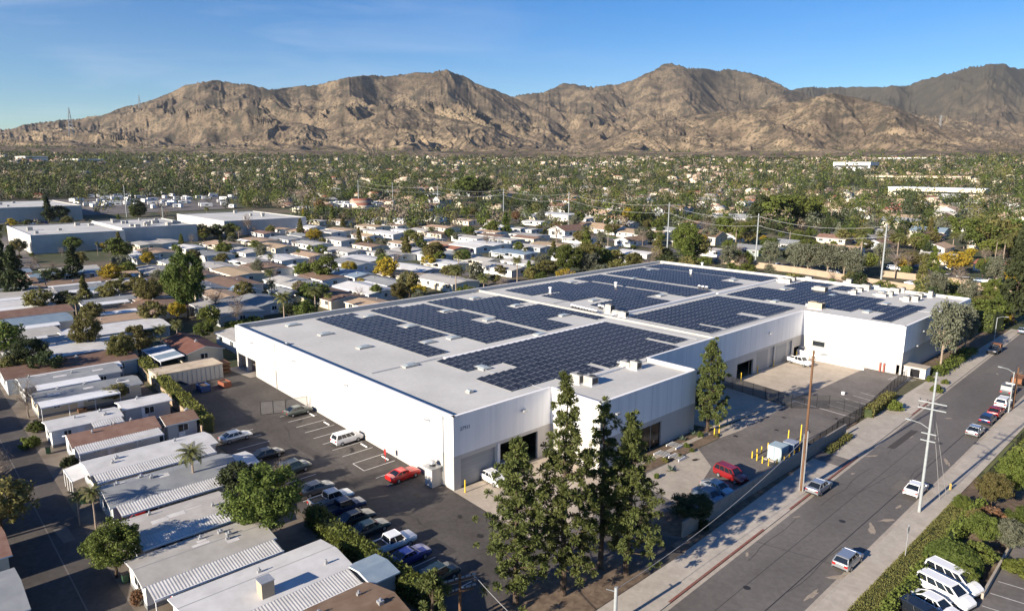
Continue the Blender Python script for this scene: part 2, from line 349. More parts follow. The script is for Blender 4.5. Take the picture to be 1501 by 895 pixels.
# ---- mountains: four ranges, each with its own crest line, cut by ravines
def mountains():
    PXS = np.linspace(-200, 1720, 1500)
    A = [(-400, 222), (-100, 200), (0, 189), (60, 178), (104, 172), (155, 169), (200, 152), (260, 134), (300, 117), (330, 110), (365, 115), (400, 121), (430, 118), (470, 113), (510, 102), (545, 98), (580, 103), (620, 98), (655, 94), (680, 102), (710, 119), (750, 135), (775, 150), (800, 164), (832, 190), (850, 208), (900, 235), (2000, 240)]
    B = [(-400, 240), (560, 230), (640, 180), (700, 150), (750, 136), (790, 130), (830, 121), (880, 119), (920, 112), (950, 99), (980, 90), (1010, 91), (1050, 96), (1100, 109), (1145, 127), (1180, 140), (1260, 165), (1400, 205), (1600, 235), (2000, 240)]
    Cc = [(-400, 240), (1000, 220), (1080, 160), (1150, 130), (1180, 125), (1230, 127), (1290, 121), (1320, 122), (1370, 105), (1410, 96), (1450, 93), (1501, 97), (1600, 110), (1800, 125)]
    D = [(-400, 225), (0, 212), (60, 208), (110, 205), (150, 214), (330, 208), (400, 182), (440, 176), (480, 190), (520, 178), (560, 162), (600, 156), (660, 168), (720, 185), (780, 206), (830, 212), (880, 206), (920, 190), (960, 176), (1010, 166), (1060, 160), (1110, 152), (1160, 142), (1200, 133), (1250, 140), (1300, 155), (1370, 178), (1430, 194), (1501, 206), (1700, 220)]
    layers = [(A, 2400, 4300, 11, 640, .56), (B, 2700, 5300, 37, 760, .50), (Cc, 3400, 6900, 71, 900, .36), (D, 2250, 3100, 91, 330, .50)]
    dirs = np.array([ray(p, 242.0) for p in PXS]); hd = np.hypot(dirs[:, 0], dirs[:, 1]); dx = dirs[:, 0] / hd; dy = dirs[:, 1] / hd
    az = np.unwrap(np.arctan2(dy, dx)); rr = np.concatenate([np.linspace(2100, 5000, 360), np.linspace(5020, 8200, 130)])
    AZ, RR = np.meshgrid(az, rr); PP = np.meshgrid(PXS, rr)[0]
    best = np.full(RR.shape, 0.0)
    for prof, r0, rc0, seed, wl, cut in layers:
        xs = [p[0] for p in prof]; ys = [p[1] for p in prof]; py = np.interp(PXS, xs, ys)
        py = np.convolve(np.pad(py, 6, 'edge'), np.hanning(13) / np.hanning(13).sum(), 'valid')
        py = py + 1.6 * fbm(PXS / 38.0, PXS * 0 + seed, seed) + .6 * fbm(PXS / 9.0, PXS * 0 + 3, seed + 5, 3)
        te = np.array([(lambda d: d[2] / math.hypot(d[0], d[1]))(ray(a, b)) for a, b in zip(PXS, py)])
        rc = rc0 * (1 + .07 * fbm(PXS / 150., PXS * 0 + 1.5, seed + 9, 3)); Hc = 42 + rc * te
        base = 85.0
        t = (RR - r0) / (rc[None, :] - r0); tf = np.clip(t, 0, 1)
        front = base + (Hc[None, :] - base) * (0.50 * tf + .50 * tf * tf); back = Hc[None, :] - (RR - rc[None, :]) * .42
        z = np.where(t < 1, front, back); z = np.where(t < 0, base + t * 120, z)
        u = AZ * -rc0; v = RR
        wx = u + 120 * fbm(u / 800, v / 800, seed + 20, 3); wy = v + 120 * fbm(u / 800 + 9, v / 800, seed + 21, 3)
        rg = ridged((wx + .5 * wy) / wl, wy / (wl * 2.6), seed + 2, 3)
        amp = np.clip((Hc[None, :] - base), 20, None) * cut
        win = np.clip(3.0 * tf * (1.0 - tf * .93), 0, 1) * (t > 0)
        z = z - (1 - rg) * amp * 1.0 * win + .15 * amp * win
        # gullies that run down whatever slope they stand on, each order feeding the one before
        du = np.gradient(u, axis=1); dv = np.gradient(v, axis=0); gu = np.gradient(z, axis=1) / du; gv = np.gradient(z, axis=0) / dv
        w0 = wl * .50; amp_e = w0 * .085; ax_, ay_ = -gv, gu; mg = np.hypot(ax_, ay_) + 1e-6; k_ = np.minimum(mg / .30, 1.0) / mg; ax_, ay_ = ax_ * k_, ay_ * k_
        for o_ in range(3):
            e_, ex, ey = gullies(u / w0, v / w0, ax_, ay_, seed + 50 + o_); z = z + (e_ - .35) * amp_e * win * np.minimum(mg / .22, 1)
            ax_, ay_ = ax_ - ey * .62, ay_ + ex * .62; m2 = np.hypot(ax_, ay_) + 1e-6; k2 = np.minimum(1.0, 1.15 / m2); ax_, ay_ = ax_ * k2, ay_ * k2
            w0 *= .5; amp_e *= .45
        lim = 42 + RR * te[None, :]
        z = np.where(t < 1, np.minimum(z, lim - 1.0 * (t < .98)), z)
        best = np.maximum(best, z)
    X = RR * np.cos(AZ); Y = RR * np.sin(AZ); nr, nc = RR.shape; ii = np.arange(nr * nc).reshape(nr, nc)
    Fm = np.stack([ii[:-1, :-1], ii[1:, :-1], ii[1:, 1:], ii[:-1, 1:]], -1).reshape(-1, 4)
    m = bpy.data.materials.new('mountain_chaparral'); m.use_nodes = True; t = m.node_tree; nn = t.nodes; l = t.links.new; b = nn['Principled BSDF']; b.inputs['Roughness'].default_value = .95; b.inputs['Specular IOR Level'].default_value = .1
    g = nn.new('ShaderNodeNewGeometry'); sp = nn.new('ShaderNodeSeparateXYZ'); l(g.outputs['Position'], sp.inputs[0])
    def noise(sc, det, lo, hi, rough=.6, dist=0.0):
        z = nn.new('ShaderNodeTexNoise'); z.inputs['Scale'].default_value = sc; z.inputs['Detail'].default_value = det; z.inputs['Roughness'].default_value = rough; z.inputs['Distortion'].default_value = dist; l(g.outputs['Position'], z.inputs['Vector'])
        r = nn.new('ShaderNodeMapRange'); r.inputs[1].default_value = lo; r.inputs[2].default_value = hi; l(z.outputs[0], r.inputs[0]); return r.outputs[0]
    def mix(f, a, c):
        x = nn.new('ShaderNodeMix'); x.data_type = 'RGBA'; l(f, x.inputs[0])
        for k, v in ((6, a), (7, c)):
            if isinstance(v, tuple): x.inputs[k].default_value = (*v, 1)
            else: l(v, x.inputs[k])
        return x.outputs[2]
    earth = mix(noise(.004, 5, .4, .62), (.165, .124, .086), (.30, .228, .148))
    brush = mix(noise(.02, 4, .4, .6), (.088, .066, .050), (.052, .048, .038))
    low = nn.new('ShaderNodeMapRange'); low.inputs[1].default_value = 90; low.inputs[2].default_value = 420; low.inputs[3].default_value = 0.0; low.inputs[4].default_value = .36; l(sp.outputs[2], low.inputs[0])
    br = noise(.011, 12, .44, .60, .74, .3); ad = nn.new('ShaderNodeMath'); ad.operation = 'ADD'; ad.use_clamp = True; l(br, ad.inputs[0]); l(low.outputs[0], ad.inputs[1])
    c1 = mix(ad.outputs[0], earth, brush)
    dotz = nn.new('ShaderNodeTexVoronoi'); dotz.inputs['Scale'].default_value = .075; dotz.inputs['Randomness'].default_value = 1; l(g.outputs['Position'], dotz.inputs['Vector'])
    dr = nn.new('ShaderNodeMapRange'); dr.inputs[1].default_value = .28; dr.inputs[2].default_value = .48; dr.inputs[3].default_value = .85; dr.inputs[4].default_value = 0; l(dotz.outputs['Distance'], dr.inputs[0])
    c2 = mix(dr.outputs[0], c1, (.055, .050, .032))
    far = nn.new('ShaderNodeMapRange'); ln = nn.new('ShaderNodeVectorMath'); ln.operation = 'LENGTH'; l(g.outputs['Position'], ln.inputs[0]); far.inputs[1].default_value = 4900; far.inputs[2].default_value = 6100; far.inputs[3].default_value = 0; far.inputs[4].default_value = .85; l(ln.outputs['Value'], far.inputs[0])
    c3 = mix(far.outputs[0], c2, (.055, .052, .040)); l(c3, b.inputs['Base Color'])
    bn = nn.new('ShaderNodeTexNoise'); bn.inputs['Scale'].default_value = .022; bn.inputs['Detail'].default_value = 10; bn.inputs['Roughness'].default_value = .72; l(g.outputs['Position'], bn.inputs['Vector'])
    bp = nn.new('ShaderNodeBump'); bp.inputs['Strength'].default_value = .5; bp.inputs['Distance'].default_value = 9; l(bn.outputs[0], bp.inputs['Height']); l(bp.outputs[0], b.inputs['Normal'])
    o = link('mountains', np_mesh('mountains', np.stack([X.ravel(), Y.ravel(), best.ravel()], 1), Fm, [m])); tag(o, kind='structure')
    return dx, dy, rr, PXS, best
mountains()

# ---- the street with its kerbs and pavements
def xl(y): return -33.6 - .0278 * (y - 40)          # left kerb line
def xr(y): return -24.0 - .0118 * (y - 60)          # right kerb line
ys = [-40, 0, 40, 80, 120, 160, 200, 228]
def band(name, fa, fb, y0, y1, dz, m, curv=False):
    return sheet(name, [(fa(y0), y0), (fb(y0), y0), (fb(y1), y1), (fa(y1), y1)], dz, m, curv=curv)
band('street', xl, xr, -40, 232, .02, M_STREET)
def raised(name, fa, fb, y0, y1, z1, m, kind='structure'):
    mb = MB(); mb.prism([(fa(y0), y0), (fb(y0), y0), (fb(y1), y1), (fa(y1), y1)], -.1, z1, m); o = obj(name, mb); tag(o, kind=kind); return o
raised('kerb', lambda y: xl(y) - .22, lambda y: xl(y), 40, 218, .15, M_WALK)
raised('kerb', lambda y: xr(y), lambda y: xr(y) + .2, -10, 226, .15, M_WALK)
raised('pavement', lambda y: -40.3 if y > 100 else -38.2, lambda y: xl(y) - .22, 62, 110, .14, M_WALK)
raised('pavement', lambda y: -40.9, lambda y: xl(y) - .22, 110, 219, .14, M_WALK)
raised('pavement', lambda y: -38.1, lambda y: xl(y) - .22, -10, 62, .14, M_WALK)
raised('pavement', lambda y: xr(y) + .2, lambda y: -21.6, -10, 226, .14, M_WALK)
raised('gutter', lambda y: xl(y), lambda y: xl(y) + .45, -10, 218, .028, M_CONC)
raised('gutter', lambda y: xr(y) - .5, lambda y: xr(y), -10, 226, .028, M_CONC)
def redk(y0, y1): tag(raised('red_kerb', lambda y: xl(y) - .235, lambda y: xl(y) + .012, y0, y1, .156, M_RED, None), kind='structure')
redk(41, 47.5); redk(53, 73); redk(80, 103); redk(128, 139)
for k, (a, b) in enumerate(((126, 128.6), (141.5, 150), (97.5, 101))):      # driveway aprons across the left pavement
    tag(obj('driveway_apron', MB().prism([(-40.2, a), (xl(a) + .02, a), (xl(b) + .02, b), (-40.2, b)], -.1, .146, M_ASPH2 if k == 2 else M_CONC)), kind='structure')
# cracks, stains and old paint on the street
sheet('street_stain', strip((-26.9, 20), (-27.9, 215), .10), .028, M_TAR); sheet('street_stain', strip((-30.1, 30), (-31.2, 120), .05), .028, M_TAR)
for y in (70, 92, 109, 133): sheet('street_stain', strip((xl(y) + .5, y), (xr(y) - .5, y + 2.2), .06), .028, M_TAR)
def blob(name, cx_, cy_, a, b, rz, dz, m, seed):
    q = random.Random(seed); pts = []
    for i in range(14):
        t = 2 * math.pi * i / 14; k = q.uniform(.55, 1.15); x = a * k * math.cos(t); y = b * k * math.sin(t)
        pts.append((cx_ + x * math.cos(rz) - y * math.sin(rz), cy_ + x * math.sin(rz) + y * math.cos(rz)))
    sheet(name, pts, dz, m)
for k, (px, py, a, b) in enumerate([(1228, 845, 1.5, .35), (1190, 872, 1.6, .3), (1278, 775, 1.5, .45), (1300, 762, 1.3, .35), (1318, 742, .9, .25), (1388, 677, 1.6, .3), (1277, 668, 1.2, .25), (1250, 694, .5, .25), (1095, 812, .6, .2), (1390, 613, .8, .3), (1495, 547, 1.6, .25), (1462, 548, .8, .2), (1168, 757, .6, .15), (1335, 640, 1.0, .3), (1372, 590, .5, .25)]):
    P = G(px, py); blob('sand_stain', P[0], P[1], a, b, 1.0 + (k % 3) * .5, .03, M_SAND, k)
# lots
sheet('parking_lot', [(-67.2, 52.4), (-138, 52.4), (-141.5, 44), (-135.5, 35.2), (-108, 34.6), (-50, 34.8), (-38.2, 35.5), (-38.2, 62.5), (-40.2, 64), (-48.0, 60), (-50, 51.7), (-59.9, 52.0)], .012, M_ASPH)
sheet('concrete_apron', [(-67.2, 52.25), (-50.5, 51.4), (-50.2, 70), (-57.8, 70.6), (-67.2, 70.6)], .035, M_APRON)
sheet('front_lot', [(-53.6, 51.5), (-49.5, 51.5), (-48, 58), (-44.5, 62), (-40.2, 64.0), (-40.1, 110), (-41.8, 119.5), (-54.8, 119.9), (-55.2, 98), (-53.1, 94), (-53.6, 74), (-54.0, 60)], .02, M_ASPH2)
sheet('concrete_pad', [(-53.2, 72.5), (-45.2, 71), (-46.6, 79), (-48.3, 84.1), (-53.2, 88.4)], .032, M_CONC)
sheet('rear_yard', [(-67.2, 94.4), (-55.8, 97.5), (-55.2, 108), (-54.6, 119.9), (-53.3, 131), (-52.9, 152.4), (-67.2, 152.5)], .024, M_APRON)
sheet('yard_asphalt', [(-54.5, 119.9), (-41.9, 119.5), (-43.6, 152.4), (-52.9, 152.4), (-53.3, 131)], .028, M_ASPH2)
sheet('side_path', [(-55.2, 96), (-53.2, 94.5), (-52.6, 100), (-53.2, 121), (-54.8, 121)], .04, M_CONC)
sheet('planter_soil', [(-57.6, 71), (-53.7, 71), (-53.2, 94.5), (-55.2, 98), (-57.6, 97)], .05, M_SOIL)
sheet('planter_path', [(-56.2, 72), (-55.4, 72), (-55.0, 95), (-55.9, 95)], .07, M_CONC)
sheet('dirt_verge', [(-40.1, 62), (-38.2, 62), (-38.2, 72), (-39.3, 110), (-41.6, 110), (-41.6, 120), (-40.1, 110)], .03, M_SOIL)
sheet('planter_soil', [(-45.8, 152.4), (-40.9, 152.4), (-40.9, 218), (-46.1, 214)], .045, M_SOIL)
sheet('planter_soil', [(-47.6, 58.3), (-44.4, 62), (-40.4, 64.5), (-40.3, 70), (-44.5, 69), (-48.5, 64.5)], .045, M_SOIL)
sheet('planter_soil', [(-45.6, 40), (-38.3, 38), (-38.3, 55.5), (-42.0, 56.5), (-45.0, 50)], .045, M_SOIL)
# park roads on the left and bare ground between the homes
sheet('park_lane', [(-40, 4.4), (-200, 2.0), (-200, 14.9), (-100, 14.6), (-40, 14.6)], .014, M_ASPH)
sheet('park_lane', strip((-44, 10.9), (-160, 10.9), .14), .022, mat('pale_gutter', (.15, .135, .12), .85))
sheet('park_ground', [(-46, 14.2), (-100, 14.2), (-200, 14.6), (-200, 34.6), (-60, 34.4), (-46, 34.5)], .018, mat('bare_yard', (.13, .105, .08), .95, (.20, .17, .14), .4))
M_OIL = mat('oil_stain', (.026, .023, .021), .6); M_PATCHD = mat('fresh_patch', (.055, .049, .045), .85, (.07, .062, .056), 1.5); M_PATCHL = mat('worn_patch', (.155, .14, .125), .85, (.13, .118, .105), 1.5)
# parking lines
def line(p, q, w=.11, m=None, dz=.045): sheet('parking_marking', strip(p, q, w), dz, m or M_LINE)
for x in (-106.4, -103.4, -100.5, -97.6, -94.7, -91.8, -88.9, -86.0, -83.0, -80.0, -77.0, -74.2): line((x, 51.7), (x, 46.6), .13)
line((-83.0, 46.6), (-80.0, 46.6), .13)
for x in (-104.2, -101.2, -98.2, -89.3, -86.4, -83.4, -80.4, -77.4, -74.4, -71.4, -68.3, -65.3, -62.3, -59.2, -56.2, -53.0, -50.0): line((x, 36.2), (x, 41.1), .13)
line((-54.0, 120.5), (-42.2, 119.5), .16, M_LINEB, .05)
for k in range(5): line((-48.3 + .3 * k, 123 + 2.9 * k), (-43.8, 122.4 + 2.9 * k), .14)
for k in range(9): line((-46.6 + .45 * k, 147.2 + .25 * k), (-46.3 + .45 * k, 151.5), .1)
tag(obj('wheel_stop', MB().box(-104.8, -103.0, 51.0, 51.15, h(-104, 51), h(-104, 51) + .12, M_COPE)), 'long white concrete wheel stop by the wall beside the grey sedan', 'wheel stop')
for k, (x, lab) in enumerate(((-98.9, 'concrete wheel stop in the empty bay left of the white suv'), (-87.4, 'concrete wheel stop in the bay right of the white suv'), (-81.6, 'concrete wheel stop in the boxed bay by the red sign'))):
    tag(obj('wheel_stop', MB().box(x - .9, x + .9, 51.0, 51.15, h(x, 51) - .02, h(x, 51) + .13, M_COPE)), lab, 'wheel stop')

for k in range(34):      # drips and stains in the bays, patches and covers in the paving
    x = rnd.uniform(-106, -52) if k < 24 else rnd.uniform(-52, -43); y = (rnd.uniform(47.5, 50) if k % 2 else rnd.uniform(37, 40)) if k < 24 else rnd.uniform(72, 118)
    blob('oil_stain', x, y, rnd.uniform(.3, .8), rnd.uniform(.25, .5), rnd.uniform(0, 3), .037 if k < 24 else .046, M_OIL, 100 + k)
for k, (x0, x1, y0, y1, m) in enumerate(((-95, -88, 43, 44.6, 0), (-76, -72, 41.5, 46, 0), (-60, -55.5, 42, 43.6, 0), (-33.9, -32.9, 110, 121, 0), (-28.5, -26.6, 96, 101, 1), (-35, -33.2, 168, 178, 1), (-126, -112, 8, 10, 0), (-90, -86, 11.5, 13, 1))):
    sheet('asphalt_patch', [(x0, y0), (x1, y0 + .3), (x1, y1), (x0, y1 - .2)], .033 if x0 > -45 else .031, M_PATCHD if m == 0 else M_PATCHL)
for p in ((-29.2, 82), (-28.9, 118), (-30.2, 61)): sheet('manhole_cover', [(p[0] + .38 * math.cos(a * .524), p[1] + .38 * math.sin(a * .524)) for a in range(12)], .038, M_TAR)
for k in range(16):      # long tyre-darkened and sealed cracks wandering along the paving
    x = rnd.uniform(-33, -25); y = rnd.uniform(45, 200); p = (x, y)
    for i in range(5): q_ = (p[0] + rnd.uniform(-.5, .5), p[1] + rnd.uniform(1.5, 4)); sheet('crack', strip(p, q_, .045), .0345, M_TAR); p = q_
for k in range(14):
    p = (rnd.uniform(-120, -60), rnd.uniform(40, 48))
    for i in range(4): q_ = (p[0] + rnd.uniform(1, 3.5), p[1] + rnd.uniform(-.7, .7)); sheet('crack', strip(p, q_, .04), .0345, M_TAR); p = q_
# ================================================================== THE WAREHOUSE
WB, WF, WL, WR, WX = -138.3, -67.2, 52.4, 198.3, -46.0
WT, BANDZ = 10.23, 4.75
def zr(x, y): return 9.62 + .003 * (x + 67.2)
wh = thing('warehouse', 'huge flat-roofed white warehouse covered in solar arrays', 'warehouse', (0, 0, 0))
def wall(ax, c, a0, a1, z0, z1, holes, out_, m_lo=M_BEIGE, m_hi=M_WHITE, dep=.35):
    """wall along X (ax='y': y=c) or along Y (ax='x': x=c); holes (a0,a1,z0,z1); out_ = +1/-1 outward normal"""
    mb = MB(); A = sorted({a0, a1, *[q for H in holes for q in H[:2]]}); Z = sorted({z0, BANDZ, z1, *[q for H in holes for q in H[2:]]})
    def P(a, z, d=0): return (c - out_ * d, a, z) if ax == 'x' else (a, c - out_ * d, z)
    def quad(p, m): mb.poly(p, m)
    for i in range(len(A) - 1):
        for j in range(len(Z) - 1):
            am = (A[i] + A[i + 1]) / 2; zm = (Z[j] + Z[j + 1]) / 2
            if any(H[0] < am < H[1] and H[2] < zm < H[3] for H in holes): continue
            m = m_lo if zm < BANDZ else m_hi
            q = [P(A[i], Z[j]), P(A[i + 1], Z[j]), P(A[i + 1], Z[j + 1]), P(A[i], Z[j + 1])]
            quad(q, m)
            q = [P(A[i], Z[j], dep), P(A[i + 1], Z[j], dep), P(A[i + 1], Z[j + 1], dep), P(A[i], Z[j + 1], dep)]; quad(q, M_WHITE if z1 - zm < .8 else m_lo)
    for H in holes:
        e = [(H[0], H[2]), (H[1], H[2]), (H[1], H[3]), (H[0], H[3])]
        for k in range(4):
            u, v = e[k], e[(k + 1) % 4]
            if k == 0 and H[2] <= .05: continue
            quad([P(*u), P(*v), P(*v, dep), P(*u, dep)], m_lo)
    quad([P(a0, z1), P(a1, z1), P(a1, z1, dep), P(a0, z1, dep)], M_WHITE)
    return obj('wall', mb, wh)
def panel_joints(ax, c, a0, a1, step, out_):
    a = a0 + step
    while a < a1 - 1:
        mb = MB()
        p = (c + out_ * .004, a) if ax == 'x' else (a, c + out_ * .004)
        if ax == 'x': mb.poly([(p[0], a - .03, 0), (p[0], a + .03, 0), (p[0], a + .03, WT), (p[0], a - .03, WT)], MATJ)
        else: mb.poly([(a - .03, p[1], h(a, p[1])), (a + .03, p[1], h(a, p[1])), (a + .03, p[1], WT), (a - .03, p[1], WT)], MATJ)
        a += step
        obj('panel_joint', mb, wh)
MATJ = mat('wall_joint_grey', (.46, .46, .47), .7)  # flat grey of the joints between wall panels
wall('y', WL, -129.2, WF, 0, WT, [], -1)
wall('y', WL, WB, -129.2, 4.6, WT, [], -1)
obj('column', MB().box(-133.9, -133.1, 52.42, 53.2, .5, 4.6, M_BEIGE), wh); obj('column', MB().box(-138.3, -137.6, 52.42, 53.1, .5, 4.6, M_BEIGE), wh)
wall('x', -129.2, WL + .36, 60, 0, 4.6, [], -1); obj('dock_back_wall', MB().box(-138.3, -129.2, 59.9, 60.1, 0, 4.6, M_BEIGE), wh)
obj('dock_ceiling', MB().box(-138.2, -129.3, 52.8, 60, 4.55, 4.75, M_BEIGE), wh)
sheet('dock_slab', [(-137.8, 49.8), (-129.2, 51.2), (-129.2, 59.8), (-138.2, 59.8)], .06, M_CONC)
wall('x', WF, WL, 70.6, 0, WT, [(53.6, 59.7, 0, 4.15), (60.6, 67.9, 0, 4.25)], 1)
obj('roll_up_door', MB().box(-67.5, -67.45, 53.5, 59.8, 0, 4.2, M_DOORG), wh)
obj('gate_post', MB().box(-67.2, -67.05, 60.0, 60.35, 0, 4.5, M_WHITE), wh)
wall('y', 70.6, WF, -57.8, 0, WT, [], -1)
wall('x', -57.8, 70.6, 94.3, 0, WT, [(78.4, 85.2, 0, 4.0)], 1)
obj('glazed_entrance', MB().box(-58.1, -58.05, 78.3, 85.3, 0, 4.05, M_BRK), wh)
wall('y', 94.3, WF, -57.8, 0, WT, [], 1)
wall('x', WF, 94.3, 152.6, 0, WT, [(124.4, 130.9, 0, 3.2), (138.0, 139.8, 0, 4.3), (146.3, 148.0, 0, 4.2), (149.2, 152.3, 0, 2.3)], 1)
for a, b, z in ((137.9, 139.9, 4.3), (146.2, 148.1, 4.2)): obj('door', MB().box(-67.5, -67.45, a, b, 0, z, M_DOORG), wh)
for a, b in ((132.2, 137.0), (140.6, 145.4)): obj('roll_up_door', MB().box(-67.2, -67.185, a, b, 0, 4.2, M_DOORG), wh)
wall('y', 152.6, WF, WX, 0, WT, [(-64.6, -61.9, 2.75, 3.85), (-47.0, -46.4, 0, 2.0)], -1)
wn_ = obj('window', MB().box(-64.7, -61.8, 152.85, 152.9, 2.7, 3.9, M_GLASS), wh); obj('window_frame', MB().box(-64.75, -61.75, 152.50, 152.6, 2.62, 2.75, M_METAL), wn_)
wall('x', WX, 152.6, WR, 0, WT, [], 1)
wall('y', WR, WB, WX, 0, WT, [], 1)
wall('x', WB, WL, WR, 0, WT, [], -1)
panel_joints('y', WL, -129.2, WF, 6.2, -1); panel_joints('x', -57.8, 70.6, 94.3, 3.95, 1); panel_joints('x', WF, 94.3, 152.6, 5.8, 1); panel_joints('y', 152.6, WF, WX, 5.3, -1); panel_joints('x', WX, 152.6, WR, 5, 1)
rf = MB()
for x0, x1, y0, y1 in ((WB + .35, WF, WL + .35, WR - .35), (WF, -58.15, 70.95, 93.95), (WF, WX - .35, 152.95, WR - .35)):
    rf.poly([(x0, y0, zr(x0, y0)), (x1, y0, zr(x1, y0)), (x1, y1, zr(x1, y1)), (x0, y1, zr(x0, y1))], M_ROOF)
roof_o = obj('roof', rf, wh)
# copings along the walls and the raised fire walls across the roof
cp = MB()
for a in ((WB, WF, WL, WL + .35), (WB, WB + .35, WL, WR), (WB, WX, WR - .35, WR), (WX - .35, WX, 152.6, WR), (WF, WX, 152.6, 152.95), (WF - .35, WF, 94.3, 152.6), (WF, -57.8, 93.95, 94.3), (-58.15, -57.8, 70.6, 94.3), (WF, -57.8, 70.6, 70.95), (WF - .35, WF, WL, 70.6)):
    cp.box(a[0] - .04, a[1] + .04, a[2] - .04, a[3] + .04, WT, WT + .07, M_COPE)
obj('coping', cp, wh)
fw = MB(); fw.box(WB + .4, WF - .4, 116.6, 117.1, 9.2, 9.95, M_ACU).box(-94.2, -93.7, 117.2, 160, 9.2, 9.95, M_COPE).box(-93.7, -93.2, 160, WR - .4, 9.2, 9.85, M_COPE).box(WF - .3, WF - .2, 70.6, 94.2, 9.2, 9.95, M_COPE)
fw.box(-92.2, -91.4, 70, 112.6, 9.2, 9.72, M_COPE)
obj('fire_wall', fw, wh)
# drainpipes, wall lamps and the dust hood against the near corner
for p in ((-69.3, 52.28), (-119.9, 52.28), (-137.2, 52.28)): obj('downspout', MB().tube((p[0], p[1], h(*p)), (p[0], p[1], 9.6), .07, .07, M_METAL, 6).box(p[0] - .15, p[0] + .15, p[1] - .1, p[1] + .1, 9.5, 9.8, M_METAL), wh)
for p, q in (((-72.6, 52.2), 8.4), ((-94, 52.2), 8.1), ((-112, 52.2), 8.2), ((-130, 52.2), 8.1)):
    obj('wall_lamp', MB().box(p[0] - .35, p[0] + .35, p[1] - .35, p[1] + .2, q, q + .25, M_METAL), wh)
for p, q in (((-67.0, 65), 8.0), ((-67.0, 112), 8), ((-67, 137), 7.5), ((-57.6, 74), 7.9), ((-45.8, 163), 7.6), ((-45.8, 160), 4.9)):
    obj('wall_lamp', MB().box(p[0] - .2, p[0] + .35, p[1] - .35, p[1] + .35, q, q + .25, M_METAL), wh)
obj('wall_lamp', MB().box(-55.6, -54.9, 152.2, 152.6, 8.0, 8.25, M_METAL), wh)
for k in range(5):      # raised walkway and its low wall along the right wing
    pass
obj('ramp', MB().poly([(-67.1, 150.6, 1.15), (-52.5, 150.6, .03), (-52.5, 152.55, .03), (-67.1, 152.55, 1.15)], M_CONC).poly([(-67.1, 150.45, 0), (-52.5, 150.45, 0), (-52.5, 150.45, .5), (-67.1, 150.45, 1.75)], M_COPE).poly([(-67.1, 150.6, 1.75), (-52.5, 150.6, .5), (-52.5, 150.45, .5), (-67.1, 150.45, 1.75)], M_COPE).poly([(-52.5, 150.45, 0), (-52.5, 150.6, 0), (-52.5, 150.6, .5), (-52.5, 150.45, .5)], M_COPE), wh)
obj('handrail', MB().tube((-67, 150.5, 2.5), (-52.6, 150.5, 1.3), .03, .03, M_METAL, 5).tube((-52.6, 150.5, 0), (-52.6, 150.5, 1.3), .03, .03, M_METAL, 5), wh)
hood = MB().box(-71.3, -69.7, 50.7, 52.35, h(-70, 51), h(-70, 51) + 2.6, M_BEIGE).box(-71.5, -69.5, 50.5, 52.3, 2.66, 2.8, M_METAL)
hood.tube((-70.5, 51.4, 2.8), (-70.5, 51.4, 3.2), .42, .42, M_GRILL, 12).tube((-70.5, 51.4, 3.2), (-70.5, 51.4, 3.55), .55, .3, M_METAL, 12)
tag(obj('equipment_shed', hood), 'small pale shed with a metal roof vent at the near warehouse corner', 'shed')
cv = bpy.data.curves.new('house_number', 'FONT'); cv.body = '27911'; cv.size = .7; cv.extrude = .02
dgm = bpy.data.objects.new('tmp', cv); C.objects.link(dgm); bpy.context.view_layer.update()
me = bpy.data.meshes.new_from_object(dgm.evaluated_get(bpy.context.evaluated_depsgraph_get())); bpy.data.objects.remove(dgm); me.materials.clear(); me.materials.append(mat('number_paint', (.26, .28, .31), .5))
num = link('house_number', me, wh, (-67.18, 53.5, 8.1)); tag(num, kind=None); num.rotation_euler = (R_(90), 0, R_(90))

# ---- solar arrays, each a field of tilted modules on the roof
PW, PD, PPX, PPY, TILT = 1.96, 1.36, 2.03, 1.53, R_(8)
pb = MB(); dzp = PD * math.sin(TILT); cyp = PD * math.cos(TILT)
def ptop(x, y, o=0): return (x, y, .12 + o + (y / cyp) * dzp)
pb.poly([ptop(0, 0, -.04), ptop(0, cyp, -.04), ptop(PW, cyp, -.04), ptop(PW, 0, -.04)], M_PFRAME)
for a, b in (((0, 0), (PW, 0)), ((PW, 0), (PW, cyp)), ((PW, cyp), (0, cyp)), ((0, cyp), (0, 0))):
    pb.poly([ptop(*a, -.04), ptop(*b, -.04), ptop(*b), ptop(*a)], M_PFRAME)
e = .045; pb.poly([ptop(0, 0), ptop(PW, 0), ptop(PW, cyp), ptop(0, cyp)], M_PFRAME); pb.poly([ptop(e, e, .005), ptop(PW - e, e, .005), ptop(PW - e, cyp - e, .005), ptop(e, cyp - e, .005)], M_PANEL)
pb.poly([(.1, cyp, 0), (.2, cyp, 0), (.2, cyp, .12 + dzp - .05), (.1, cyp, .12 + dzp - .05)], M_METAL)
PMESH = pb.mesh('solar_panel')
PV = np.array([v.co[:] for v in PMESH.vertices]); PF = np.array([p.vertices[:] for p in PMESH.polygons]); PM = np.array([p.material_index for p in PMESH.polygons])
